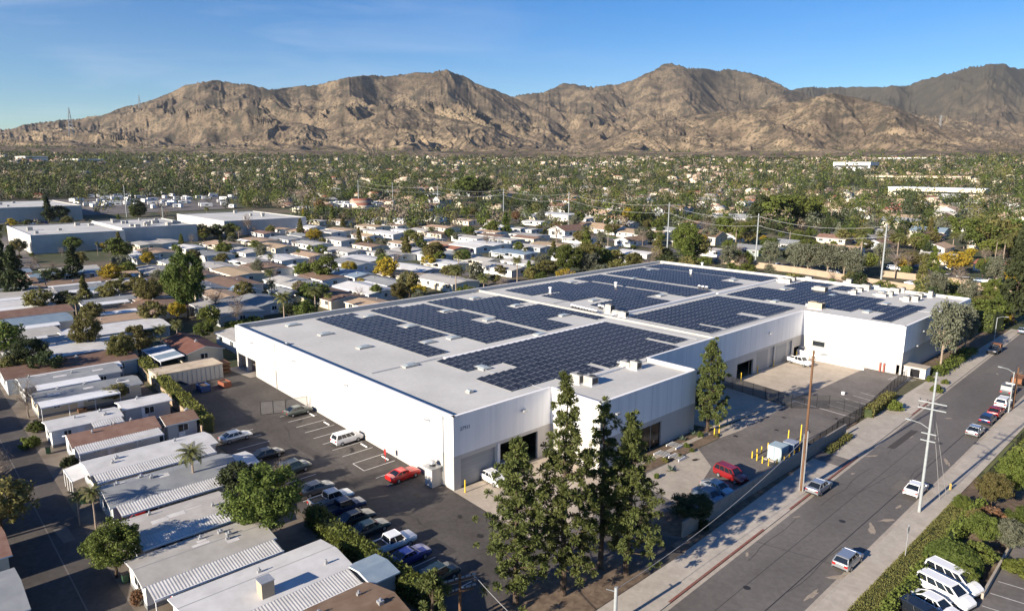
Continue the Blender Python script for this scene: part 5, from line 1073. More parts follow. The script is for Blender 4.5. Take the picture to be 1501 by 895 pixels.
    for side, c0, c1, wd, rib in aw:
        mb = MB(); zi, zo = E_ - .05, E_ - .42
        if side in 'EW':
            s = 1 if side == 'E' else -1; xi = (a1 + .05) if s > 0 else (a0 - .05); xo = xi + s * wd; y0_, y1_ = b0 + LY * c0, b0 + LY * c1
            if rib:
                n_ = int((y1_ - y0_) / .30); st_ = (y1_ - y0_) / n_
                for k in range(n_):
                    ya = y0_ + k * st_; mb.poly([(xi, ya, zi), (xo, ya, zo), (xo, ya + st_ * .5, zo + .028), (xi, ya + st_ * .5, zi + .028)], M_RIB).poly([(xi, ya + st_ * .5, zi + .028), (xo, ya + st_ * .5, zo + .028), (xo, ya + st_, zo), (xi, ya + st_, zi)], M_RIB)
            else: mb.poly([(xi, y0_, zi + .05), (xo, y0_, zo + .05), (xo, y1_, zo + .05), (xi, y1_, zi + .05)], M_CANOPYW)
            mb.box(min(xo, xo + .08 * s), max(xo, xo + .08 * s), y0_, y1_, zo - .1, zo + .12, M_TRIMW)
            a_ = obj('awning', mb, t)
            if det >= 1:
                for k in range(max(2, int((y1_ - y0_) / 3.5)) + 1): yy = y0_ + .1 + (y1_ - y0_ - .2) * k / max(2, int((y1_ - y0_) / 3.5)); obj('post', MB().tube((xo, yy, -.3), (xo, yy, zo), .045, .045, M_TRIMW, 5), a_)
        else:
            s = -1; yi = b0 - .05; yo = yi - wd; x0_, x1_ = a0 + LX * c0, a0 + LX * c1
            mb.poly([(x0_, yi, zi + .05), (x1_, yi, zi + .05), (x1_, yo, zo + .05), (x0_, yo, zo + .05)][::-1], RC[rc] if not rib else M_CANOPYW).box(x0_, x1_, yo - .06, yo, zo - .1, zo + .08, M_TRIMW)
            a_ = obj('awning', mb, t)
            for k in range(4): xx = x0_ + .1 + (x1_ - x0_ - .2) * k / 3; obj('post', MB().tube((xx, yo, -.3), (xx, yo, zo), .05, .05, M_TRIMW, 5), a_)
    return t
GN = 'mobile homes beside the left lane'
home(-53.4, -44.5, 19.5, 30.8, 'B', 1, label='brown-roofed home at the bottom edge beside the shaggy hedge', det=2, group=GN, rise=1.1)
home(-63.4, -57.2, 16.4, 31.2, 'W', 0, label='white-roofed home with a tan cooler box on the roof', det=2, group=GN, chim=(2.2, -.8), rise=.45, seam=[-.6], aw=[('E', .3, .98, 3.0, True)])
home(-72.9, -67.4, 15.2, 27.8, 'L', 0, label='pale grey home with white end wall and long ribbed awning', det=2, group=GN, rise=.4, seam=[.1], aw=[('E', 0, 1, 2.7, True)])
home(-81.6, -76.9, 16.9, 27.2, 'L', 2, label='weathered grey home with rusty roof edge behind the round bush', det=2, group=GN, rise=.45, aw=[('E', 0, 1, 2.6, True)])
home(-92.3, -85.8, 16.9, 31.6, 'G', 2, label='grey gabled home with bay windows behind the two small palms', det=2, group=GN, rise=.9, aw=[('E', .02, .8, 2.6, True)])
home(-101.4, -96.4, 17.2, 32.5, 'W', 0, label='bright white flat-roofed home with a screened front porch', det=2, group=GN, rise=.35, aw=[('E', 0, .95, 2.6, True), ('S', 0, 1, 2.2, False)])
home(-112.9, -107.4, 17.4, 28.3, 'B', 0, label='brown shingle-roofed white home with a multi-pane front window', det=2, group=GN, rise=.9, aw=[('E', 0, 1, 2.5, True)])
home(-120.7, -115.9, 16.2, 25.4, 'W', 0, label='white home with red-brown trim left of the brown roof', det=2, group=GN, rise=.45, aw=[('E', .55, 1, 2.0, True)])
home(-122.8, -118.6, 26.6, 33.3, 'W', 2, label='small white-roofed shed home behind the red-brown trimmed one', det=1, group=GN, rise=.35)
home(-136.4, -130.6, 16.9, 32.2, 'G', 1, label='long grey-roofed home with a pale full-length side awning', det=2, group=GN, rise=.5, aw=[('E', 0, .75, 2.6, False)])
home(-147.5, -140.2, 16.6, 31.4, 'G', 2, label='long grey-roofed home farthest up the lane with purple side wall', det=2, group=GN, rise=.5, aw=[('E', .1, .75, 2.4, False)])
home(-112.0, -107.6, 29.6, 33.8, 'B', 2, label='small brown-roofed outbuilding behind the brown shingle home', det=1, group=GN, rise=.7)
home(-90.8, -86.6, 32.0, 34.3, 'W', 2, label='small white shed at the end of the grey gabled home', det=0, group=GN, rise=.3, name='garden_shed')
home(-57.0, -53.2, 31.4, 34.0, 'U', 2, label='small blue-grey roofed shed behind the shaggy hedge', det=0, group=GN, rise=.3, name='garden_shed')
SR = 'homes on the near side of the left lane'
home(-78.8, -70.6, -9, 6.2, 'G', 4, label='green-grey roofed home cut off by the lower left corner', det=2, group=SR, rise=.7)
home(-89.4, -81.8, -9, 6.4, 'B', 1, label='brown-roofed home cut off by the left edge below the olive tree', det=2, group=SR, rise=.7)
for k, (a, b) in enumerate(((-68.2, -60.6), (-99.6, -92.4), (-111.6, -104.4), (-122.8, -116), (-134.6, -127.6), (-146.4, -139.2))):
    home(a, b, -9, 6.3, 'LWTGLB'[k], 0, label=f'home on the near side of the lane, {("first", "second", "third", "fourth", "fifth", "sixth")[k]} of those outside the left edge', det=1, group=SR, rise=.7)
bn = thing('wheelie_bin', 'dark green wheelie bin standing by the white end wall', 'bin', (-73.6, 14.9, h(-73.6, 14.9) + .02)); obj('body', MB().box(-.28, .28, -.3, .3, .08, 1.0, mat('bin_green', (.03, .07, .04), .5)), bn); obj('lid', MB().box(-.31, .31, -.34, .34, 1.0, 1.07, M_TRIM), bn); kids(bn)
for k, (x, y, lab) in enumerate(((-84.5, 15.6, 'wheelie bin at the foot of the bay windows of the grey gabled home'), (-94.7, 15.6, 'wheelie bin beside the screened porch of the white flat-roofed home'), (-104.4, 16.0, 'wheelie bin between the white flat-roofed and brown shingle homes'), (-114.2, 15.3, 'wheelie bin next to the red-brown trimmed home'), (-127.0, 15.9, 'wheelie bin at the end of the pale full-length awning'))):
    dup(bn, (x, y, h(x, y) + .02), rnd.uniform(-.4, .4), None, lab, None, 'wheelie bins along the lane')
bn['group'] = 'wheelie bins along the lane'
car(0, 0, 90, 'sedan', 'silver', 'silver car parked under the awning of the weathered grey home', at=(-75.4, 20.5, 0)); car(0, 0, 90, 'hatch', 'darkred', 'dark red car under the awning of the grey gabled home', at=(-84.4, 20.5, 0)); car(0, 0, 90, 'suv', 'white', 'white suv under the awning left of the chimney-box home', at=(-65.9, 19.5, 0))
# the corner behind the dark lot: canopy, container, dark red home
cn = thing('patio_canopy', 'blue and white striped patio canopy behind the dark lot', 'canopy', (-147.5, 41.0, h(-147, 41)))
mb = MB(); 
for k in range(7):
    a = -6 + k * 1.75; mb.poly([(a, -2.2, 2.7), (a + 1.75, -2.2, 2.7), (a + 1.75, 2.3, 3.1), (a, 2.3, 3.1)], RC['U'] if k % 3 else M_CANOPYW)
mb.box(-6.1, 6.3, -2.3, -2.2, 2.55, 2.75, M_TRIMW); ca = obj('canopy_roof', mb, cn)
for a in (-6, -2, 2, 6.1): obj('post', MB().tube((a, -2.2, -.4), (a, -2.2, 2.6), .06, .06, M_TRIMW, 6), cn)
home(-158.5, -143.5, 44.5, 51.5, 'D', 1, 'x', label='dark red-roofed home behind the striped patio canopy', det=1, rise=1.0)
home(-158, -146, 55.5, 63, 'L', 2, 'x', label='pale grey home just left of the far warehouse corner', det=1, rise=.5)
ct = thing('storage_container', 'tan ribbed storage container beside the dark lot corner', 'container', (-135.4, 41.2, h(-135, 41)), R_(0))
mb = MB().box(-2.6, 2.6, -5.6, 6.2, -.3, 2.7, mat('container_side', (.46, .43, .38), .7)).box(-2.7, 2.7, -5.7, 6.3, 2.7, 2.85, mat('container_top', (.55, .46, .34), .8, (.42, .33, .24), .6))
for k in range(14): mb.box(2.6, 2.68, -5.4 + k * .84, -5.0 + k * .84, .1, 2.6, MATS['container_side'])
obj('shell', mb, ct)
def skip(x, y, m, lab, rz=0, s=1.0):
    t = thing('skip_bin', lab, 'skip', (x, y, h(x, y) + .02), rz); t.scale = (s, s, s)
    obj('body', MB().box(-1.8, 1.8, -1.1, -1.0, 0, 1.6, m).box(-1.8, 1.8, 1.0, 1.1, 0, 1.6, m).box(-1.8, -1.7, -1, 1, 0, 1.6, m).box(1.7, 1.8, -1, 1, 0, 1.6, m).box(-1.8, 1.8, -1.1, 1.1, 0, .1, m), t); obj('rubbish', MB().box(-1.6, 1.6, -.9, .9, .1, 1.3, M_SOIL), t)
skip(-127.6, 41.8, mat('skip_blue', (.02, .05, .15), .6), 'blue skip beside the storage container', 0, .75); skip(-127.5, 45.6, mat('skip_orange', (.24, .08, .045), .7), 'rusty orange skip behind the blue one', .1, .65); skip(-129.2, 38.2, mat('skip_navy', (.03, .04, .07), .6), 'dark skip heaped with scrap at the lot corner', .2)
pl = thing('pallet_stack', 'stack of brown pallets left of the warehouse dock', 'pallets', (-136.5, 48.6, h(-136, 48)));
for k in range(3): obj('pallet', MB().box(-1.5, 1.5, -1.1, 1.1, .1 + k * .75, .6 + k * .75, M_WOODP), pl)

# ---- the homes of the park, one by one (centre of the roof in the photograph, roof colour, wall colour, size)
HL = [(242, 352, 'L', 0, 0), (227, 366, 'T', 1, 0), (279, 360, 'W', 0, 1), (327, 355, 'T', 1, 0), (311, 370, 'G', 0, 0), (364, 365, 'L', 0, 0), (381, 350, 'T', 1, 0), (208, 373, 'W', 2, 0), (240, 375, 'W', 0, 1), (230, 393, 'L', 1, 0), (247, 408, 'B', 1, 1), (317, 386, 'L', 0, 1), (349, 396, 'T', 1, 0), (391, 389, 'B', 0, 0), (341, 410, 'B', 2, 0), (360, 420, 'U', 0, 0), (331, 448, 'L', 2, 0), (386, 451, 'L', 0, 0), (384, 437, 'G', 2, 1),
      (454, 331, 'W', 0, 0), (413, 334, 'T', 0, 1), (503, 335, 'T', 1, 0), (389, 339, 'B', 2, 1), (548, 330, 'T', 1, 0), (461, 340, 'B', 1, 1), (486, 338, 'L', 0, 1), (573, 340, 'W', 0, 0), (424, 347, 'G', 0, 0), (390, 350, 'L', 0, 0), (538, 343, 'T', 0, 1), (499, 349, 'L', 0, 0), (458, 355, 'L', 0, 0), (406, 359, 'T', 1, 0), (543, 358, 'B', 1, 1), (508, 364, 'L', 2, 0), (573, 369, 'L', 0, 0), (455, 371, 'T', 2, 1), (415, 375, 'W', 0, 0), (479, 373, 'G', 2, 1), (537, 377, 'W', 0, 0), (516, 383, 'G', 0, 0), (436, 390, 'W', 0, 1), (400, 392, 'B', 0, 0), (431, 411, 'L', 2, 0), (470, 412, 'G', 4, 0), (519, 399, 'U', 0, 1), (537, 419, 'W', 0, 0), (485, 428, 'B', 1, 0), (418, 424, 'G', 4, 1), (427, 436, 'L', 4, 0), (565, 410, 'G', 2, 1),
      (569, 321, 'T', 1, 0), (594, 326, 'W', 0, 0), (648, 331, 'T', 1, 0), (683, 327, 'T', 1, 1), (636, 322, 'G', 0, 1), (620, 336, 'L', 1, 1), (592, 336, 'W', 0, 1), (624, 348, 'W', 1, 0), (592, 354, 'T', 2, 1), (608, 364, 'L', 2, 0), (692, 346, 'L', 0, 0), (660, 361, 'R', 3, 1), (690, 358, 'W', 0, 0), (716, 355, 'W', 0, 0), (742, 349, 'L', 2, 0), (776, 342, 'L', 0, 0), (757, 367, 'U', 2, 0), (676, 370, 'G', 2, 1), (703, 377, 'L', 1, 0), (738, 388, 'L', 0, 0), (609, 390, 'W', 2, 0), (654, 407, 'L', 1, 0), (577, 369, 'L', 2, 1), (812, 356, 'T', 1, 0), (850, 347, 'L', 0, 1), (870, 360, 'W', 0, 0), (905, 372, 'L', 2, 1), (935, 368, 'W', 0, 1), (840, 372, 'W', 0, 1), (1041, 364, 'L', 0, 1), (1075, 367, 'G', 2, 1)]
HL2 = [(103, 410, 'B', 1), (150, 421, 'U', 0), (155, 437, 'G', 0), (165, 449, 'B', 1), (178, 462, 'T', 1), (166, 477, 'W', 2), (36, 440, 'W', 0), (30, 455, 'B', 1), (25, 470, 'U', 2), (60, 482, 'G', 2), (78, 494, 'L', 1), (110, 506, 'W', 2), (95, 398, 'U', 0), (45, 515, 'L', 1), (100, 528, 'B', 2), (60, 405, 'G', 2), (200, 492, 'L', 2), (130, 392, 'B', 1), (175, 400, 'T', 1), (12, 490, 'L', 2), (15, 430, 'L', 0), (240, 470, 'L', 0), (205, 425, 'B', 1)]
occ = [(-151, 48, 8.5, 4.5), (-147.5, 41, 7, 3), (-152, 59, 7, 4.5), (-135.4, 41, 4, 7), (-98, 23, 52, 11)]; hs_all = []
def fits(x, y, a, b): return all(abs(x - X) > (a + A) * .93 or abs(y - Y) > (b + B) * .93 for X, Y, A, B in occ)
def put_home(px, py, rc, wc, small, ridge, det=1):
    P = G(px, py, 3.1)[:2] if py > 328 else G(px, py + 2)[:2]
    for k in (1, .86, .74, .62, .5):
        L_, W_ = (10.5 * k * (0.8 if small else 1), 5.6 * k * (.85 if small else 1))
        a, b = (L_, W_) if ridge == 'x' else (W_, L_)
        if fits(P[0], P[1], a, b) and not (WB - a < P[0] < WX + a and WL - b < P[1] < WR + b): break
    else: return None
    if k < .5: return None
    occ.append((P[0], P[1], a, b)); r = rnd.random()
    aw = [('E', .15, .85, 2.6, False)] if (ridge == 'y' and r < .7) else ([('S', .05, .55, 2.2, r < .2)] if r < .45 else [])
    o = home(P[0] - a, P[0] + a, P[1] - b, P[1] + b, rc, wc, ridge, aw=aw, det=det, rise=rnd.choice([.45, .6, .8]), eave=rnd.choice([2.6, 2.8]), group=None)
    hs_all.append((px, o, rc)); return o
for px, py, rc, wc, sm in HL: put_home(px, py, rc, wc, sm, 'x')
for k in range(420):      # the rows between those
    px, py = rnd.uniform(185, 800), 326 + 120 * rnd.random() ** 1.3
    if py > 470 - .09 * px + 30 or (px > 560 and py > 440 - .12 * (px - 300)): continue
    P = G(px, py, 3.0)
    if (P[0] > -150 and P[1] > 40) or (P[0] < -362 and px < 430): continue
    if not fits(P[0], P[1], 8, 5.2): continue
    put_home(px, py, rnd.choice('TTBLLGWTB'), rnd.choice((0, 0, 1, 1, 2)), 1, 'x')
m1 = list(hs_all); hs_all = []
for px, py, rc, wc in HL2: put_home(px, py, rc, wc, 0, 'y')
for k in range(900):
    px, py = rnd.uniform(0, 235), rnd.uniform(392, 530); P = G(px, py, 3.0)
    if P[1] > 62 and P[0] > -190: continue
    if P[1] < 33 and P[0] > -152: continue
    if not fits(P[0], P[1], 5.0, 8): continue
    put_home(px, py, rnd.choice('TBLLGUB'), rnd.choice((0, 1, 2)), 1, 'y')
for lst, where in ((m1, 'park homes behind the warehouse'), (hs_all, 'park homes at the left edge')):
    for rc in RC:
        g = [(a, o) for a, o, c in lst if c == rc]
        if len(g) == 1: g[0][1]['label'] = f'the only {RW[rc]}-roofed one of the {where}'
        elif g: ranked(g, f'{RW[rc]}-roofed {where}')
        for _, o in g: o['group'] = where
# tract houses beyond the power poles
def tract(px, py, a, b, rc, wc, label, rise=1.6, eave=2.8):
    P = G(px, py); occ.append((P[0], P[1], a, b)); return home(P[0] - a, P[0] + a, P[1] - b, P[1] + b, rc, wc, 'x', label=label, det=1, rise=rise, eave=eave, name='suburban_house', oh=.5)
tract(780, 322, 10, 7, 'G', 1, 'dark hip-roofed house with pale walls behind the round green tree'); tract(856, 335, 14, 7, 'B', 1, 'long brown-roofed house right of the fifth power pole'); tract(897, 342, 8, 7, 'T', 0, 'white gabled house with a dark side wall by the bright lawn', 2.4); tract(945, 348, 14, 8, 'T', 0, 'wide tan-roofed house left of the tall pole behind the warehouse'); tract(873, 338, 6, 6, 'T', 1, 'small cream gabled house between two brown-roofed ones', 2.2)
tract(1230, 372, 9, 7, 'T', 0, 'white house with dark windows behind the street trees'); tract(1362, 345, 9, 6, 'U', 1, 'house with dark blue panels over its roof in the right suburb', 2.2); tract(1470, 398, 9, 7, 'R', 0, 'orange-tiled house with carport beside the white pickup at right'); tract(1380, 385, 8, 6, 'L', 1, 'pale roofed house right of the back street'); tract(1240, 296, 14, 9, 'T', 1, 'cream long house in front of the bright green field at right'); tract(1100, 372, 7, 6, 'G', 4, 'grey-green house below the yellow-green hedge trees'); tract(820, 322, 16, 9, 'W', 0, 'white flat-topped building near the fifth power pole', .3, 4.5)
# the other flat-roofed industrial buildings
def block(x0, x1, y0, y1, H_, label, lo=mat('grey_white_panel', (.50, .49, .47), .7, (.42, .42, .41), .3), units=0, doors=0, name='industrial_building'):
    zb = h(x1, y0); cx_, cy_ = (x0 + x1) / 2, (y0 + y1) / 2; t = thing(name, label, 'building', (cx_, cy_, zb)); a, b = (x1 - x0) / 2, (y1 - y0) / 2; occ.append((cx_, cy_, a, b))
    obj('wall', MB().box(-a, a, -b, b, -2, H_, lo, skip='t').poly([(-a, -b, H_), (a, -b, H_), (a - .5, -b + .5, H_), (-a + .5, -b + .5, H_)], M_COPE).poly([(a, -b, H_), (a, b, H_), (a - .5, b - .5, H_), (a - .5, -b + .5, H_)], M_COPE).poly([(a, b, H_), (-a, b, H_), (-a + .5, b - .5, H_), (a - .5, b - .5, H_)], M_COPE).poly([(-a, b, H_), (-a, -b, H_), (-a + .5, -b + .5, H_), (-a + .5, b - .5, H_)], M_COPE), t)
    ro = obj('roof', MB().box(-a + .5, a - .5, -b + .5, b - .5, H_ - 1, H_ - .5, M_ROOF), t)
    for k in range(units):
        x, y = rnd.uniform(-a * .85, a * .85), rnd.uniform(-b * .8, b * .8); s = rnd.uniform(.5, 1.3); obj('roof_unit', MB().box(x - s, x + s, y - s, y + s, H_ - .5, H_ + rnd.uniform(.4, 1.4), M_ACU), ro)
    for k in range(doors):
        x = -a + 2 * a * (k + .6) / doors; obj('door', MB().box(x - 1.3, x + 1.3, -b - .02, -b + .05, 0, 4.0, M_DOORG), t)
    return t
block(-438, -372, 54, 92, 8.5, 'white flat-roofed building at the left edge with dark doors', units=5, doors=6); block(-438, -379, 92.5, 128, 9.0, 'white flat-roofed building crowded with roof units beside the first one', units=26)
block(-470, -392, 147, 196, 8.5, 'low white flat-roofed building behind the reddish bare tree', units=5, doors=3)
block(-640, -545, 20, 110, 10, 'big grey-walled warehouse at the far left edge', units=6, lo=M_BEIGE)
# white storage vehicles, trailers and parked cars around those buildings
rv = []
def rvan(px, py, Ln=7.5, W=2.6, H_=3.0, m=None):
    P = G(px, py)
    if any(abs(P[0] - X) < A + 3 and abs(P[1] - Y) < B + 3 for X, Y, A, B in occ): return
    t = thing('camper', 'x', 'camper', tuple(P), rnd.choice([0, R_(90), R_(80), R_(20)]), 'white campers stored beyond the park')
    m = m or WC[0]; obj('body', MB().box(-Ln / 2, Ln / 2, -W / 2, W / 2, .5, H_, m).box(-Ln / 2 + .3, Ln / 2 - .3, -W / 2 + .1, W / 2 - .1, H_, H_ + .15, M_TRIMW), t); obj('wheels', MB().tube((-Ln / 4, -W / 2, .4), (-Ln / 4, W / 2, .4), .4, .4, M_TYRE, 8).tube((Ln / 4, -W / 2, .4), (Ln / 4, W / 2, .4), .4, .4, M_TYRE, 8), t); obj('window', MB().box(-1.2, 1.2, -W / 2 - .02, -W / 2, 1.5, 2.3, M_GLASS), t); rv.append((px, t))
for k in range(34): rvan(488 + (k % 17) * 4.3 + rnd.uniform(-1.5, 1.5), 303.5 - (k // 17) * 3.2 + rnd.uniform(-.6, .6), 6.5)
ranked(rv, 'white campers in the fenced storage yard'); rv = []
for k in range(75): rvan(100 + rnd.uniform(0, 245), 286 + rnd.uniform(0, 20), rnd.uniform(5, 10))
ranked(rv, 'white campers in the far left yard')
M_ROADB = M_STREET
def road(name, pts, w, m=M_ROADB, dz=.25):
    W = [G(*p)[:2] for p in pts]
    for a, b in zip(W[:-1], W[1:]):
        sheet(name, strip(a, b, w), dz, m, curv=True, grid=20); dz += .004
road('back_street', [(1040, 377), (1175, 398), (1290, 417), (1400, 437)], 13, M_STREET, .05)
road('back_street', [(1402, 437), (1470, 448), (1600, 470)], 13, M_STREET, .06)
road('suburb_road', [(640, 405), (560, 440)], 7, dz=.1); road('suburb_road', [(560, 388), (700, 404), (800, 420)], 6, dz=.12)
road('suburb_road', [(735, 318), (860, 345), (1010, 372)], 9, dz=.3); road('suburb_road', [(440, 312), (735, 318)], 9, dz=.32); road('suburb_road', [(1180, 330), (1300, 372), (1420, 414)], 8, dz=.2)
sheet('storage_yard', [G(480, 306)[:2], G(570, 308)[:2], G(562, 297)[:2], G(485, 296)[:2]], .3, M_ASPH2, curv=True)
sheet('storage_yard', [G(0, 345)[:2], G(20, 400)[:2], G(60, 392)[:2], G(20, 350)[:2]], .1, M_ASPH2, curv=True); sheet('storage_yard', [G(0, 330)[:2], G(90, 318)[:2], G(340, 306)[:2], G(330, 288)[:2], G(100, 290)[:2], G(0, 298)[:2]], .3, M_ASPH2, curv=True)
sheet('lawn', [G(845, 345)[:2], G(890, 352)[:2], G(905, 348)[:2], G(858, 342)[:2]], .2, mat('lawn_grass', (.11, .15, .04), .9), curv=True)
cc = ['white', 'silver', 'black', 'grey', 'navy', 'tan', 'darkred']; fc = []
for k in range(46):
    px, py = (rnd.uniform(2, 70), rnd.uniform(320, 334)) if k < 22 else (rnd.uniform(0, 26), rnd.uniform(362, 402)) if k < 32 else (rnd.uniform(240, 290), rnd.uniform(330, 340))
    fc.append((px, car(px, py, rnd.choice([0, 90]), rnd.choice(['sedan', 'suv', 'van']), rnd.choice(cc), 'x', 'cars in the left industrial car parks', low=True, dz=.35)))
ranked([f for f in fc if f[0] < 27], 'small parked cars at the far left edge'); g2 = [f for f in fc if 27 <= f[0] < 100]; ranked(g2, 'cars behind the leftmost flat-roofed building'); ranked([f for f in fc if f[0] > 200], 'cars between the white flat-roofed buildings')
fc = []
for px, py, k, c_ in [(1140, 391, 'sedan', 'silver'), (1183, 397, 'suv', 'darkred'), (1197, 400, 'sedan', 'silver'), (1208, 402, 'sedan', 'black'), (1222, 404, 'van', 'white'), (1247, 408, 'suv', 'navy'), (1336, 418, 'sedan', 'silver')]: fc.append((px, car(px, py, 8, k, c_, 'x', 'cars along the back street', low=True, dz=.12)))
ranked(fc, 'cars parked on the back street behind the warehouse'); fc = []
for px, py, k, c_ in [(1385, 404, 'sedan', 'black'), (1412, 409, 'suv', 'black'), (1437, 414, 'sedan', 'bluegrey'), (1452, 416, 'pickup', 'white'), (1395, 396, 'van', 'white'), (1310, 396, 'van', 'white')]: fc.append((px, car(px, py, 10, k, c_, 'x', 'cars at the houses on the right', low=True, dz=.12)))
ranked(fc, 'cars standing by the houses at the right')

# ================================================================== CANARY ISLAND PINES
def pine(name, loc, H_, R0, seed, label, lean=(0, 0), nt=420, clear=.12, leaf='pine', tuft=.50):
    q = np.random.default_rng(seed); t = thing(name, label, 'tree', tuple(loc)); mb = MB(); n = 9
    tp = [Vector((lean[0] * i / n + q.normal(0, .06) * (i > 0), lean[1] * i / n + q.normal(0, .06) * (i > 0), -.3 + (H_ * .97 + .3) * i / n)) for i in range(n + 1)]
    for i in range(n): mb.tube(tp[i], tp[i + 1], .30 * (1 - i / (n + .6)) + .02, .30 * (1 - (i + 1) / (n + .6)) + .02, M_BARK, 8, False)
    P = []; N = []; 
    nb = int(nt / 5.2)
    for b in range(nb):
        u = clear + (1 - clear) * (b + q.random()) / nb; z = H_ * u; a = b * 2.399 + q.normal(0, .35); prof = min(1.0, (1 - u) * 1.75 + .10) * (.72 + .5 * q.random()) * (1 if q.random() < .8 else .55); L_ = max(.25, R0 * prof)
        o = Vector((lean[0] * u, lean[1] * u, z)); d = Vector((math.cos(a), math.sin(a), .18 + .35 * u)); e_ = o + d * L_
        mb.tube(o, e_, .07 * (1.2 - u), .02, M_BARK, 4, False)
        for k in range(max(2, int(1.5 + L_ * 2.0))):
            f = 1 if k == 0 else q.uniform(.35, 1.0); c = o.lerp(e_, f) + Vector(q.normal(0, .30 + .1 * L_, 3).tolist()) * (0 if k == 0 else 1); c.z += .15
            m = 54; e3 = q.normal(size=(m, 3)); e3[:, 2] = e3[:, 2] * .8 + .45; e3 /= np.linalg.norm(e3, axis=1, keepdims=True); P.append(np.tile(np.array(c), (m, 1))); N.append(e3 * tuft * q.uniform(.7, 1.15))
    P = np.concatenate(P); N = np.concatenate(N); s = np.cross(N, q.normal(size=N.shape)); s /= np.linalg.norm(s, axis=1, keepdims=True) + 1e-9; w = .045
    V = np.stack([P + N * .12 - s * w * .5, P + N * .12 + s * w * .5, P + N + s * w, P + N - s * w], 1).reshape(-1, 3)
    link('crown', np_mesh('crown', V, np.arange(len(V)).reshape(-1, 4), [LEAF[leaf]]), t); obj('trunk', mb, t); return t
def at2(px, py, top): P = G(px, py); return P, height_to(P, top)
P, H_ = at2(756, 885, 650); pine('pine_tree', P, H_, 2.5, 11, 'shortest foreground pine, left one of the group by the white sedan', nt=330)
P, H_ = at2(825, 872, 556); pine('pine_tree', P, H_, 2.7, 12, 'tallest foreground pine with thin pointed top, second from the left', nt=430)
P, H_ = at2(879.5, 832, 592); pine('pine_tree', P, H_, 2.3, 13, 'sparse dark foreground pine with bare upper trunk', nt=230, clear=.22)
P, H_ = at2(919, 842, 616); pine('pine_tree', P, H_, 2.7, 14, 'dense dark rounded foreground pine, rightmost of the group', nt=400, clear=.15)
P, H_ = at2(1037, 632, 503); pine('pine_tree', P, H_, 2.6, 15, 'lone pine standing at the corner of the front block', nt=430, clear=.14, tuft=.42)
P = np.array([-45.0, 32.5, 0.0]); pine('pine_tree', P, height_to(P, 843), 1.7, 16, 'small scraggly young pine at the bottom edge beside the wooden pole', nt=80, clear=.45)

# ================================================================== PLACED TREES AND SHRUBS
def TR(kind, px, py, top, leaf=None, wide=1.0, label='x', v=None):
    P = G(px, py); return tree(kind, P, max(.8, height_to(P, top)), leaf, wide, v, label)
TR('big', 392, 796, 684, 'green', 1.05, 'big bushy green tree between the ribbed-awning home and the parked cars', 0)
TR('bare', 415, 742, 672, 'twig', .8, 'brown half-bare crown rising behind the big bushy tree', 0)
TR('round', 352, 735, 673, 'dark', .9, 'dark round tree left of the big bushy tree', 1)
TR('palm', 286, 727, 655, None, 1.25, 'large queen palm beside the grey gabled home', 0)
TR('palm', 141, 776, 714, None, 1.0, 'right one of two small palms by the bay windows', 1); TR('palm', 117, 770, 720, None, 1.0, 'left one of two small palms by the bay windows', 0)
TR('big', 170, 846, 762, 'green', 1.0, 'round leafy bush tree at the lane in front of the weathered grey home', 1)
TR('round', 4, 790, 700, 'olive', 1.1, 'olive tree cut off by the left edge beside the lane', 0); TR('bare', 6, 715, 655, 'twig', 1.0, 'brown bare tree at the left edge above the olive one', 1)
TR('shrub', 204, 884, 860, 'rust', .8, 'small orange autumn bush at the white end wall', 0); TR('shrub', 104, 684, 665, 'dark', 1.0, 'small dark round bush below the multi-pane window', 1); TR('shrub', 45, 655, 636, 'bright', 1.2, 'bright green shrub patch in front of the red-trimmed home', 2)
TR('big', 170, 590, 562, 'olive', 1.5, 'long green bush beside the pale side awning', 2); TR('bare', 43, 612, 545, 'twig', .8, 'twisted bare tree in front of the long grey roofs', 2); TR('shrub', 55, 630, 616, 'green', 1.5, 'green bush left of the red-trimmed home')
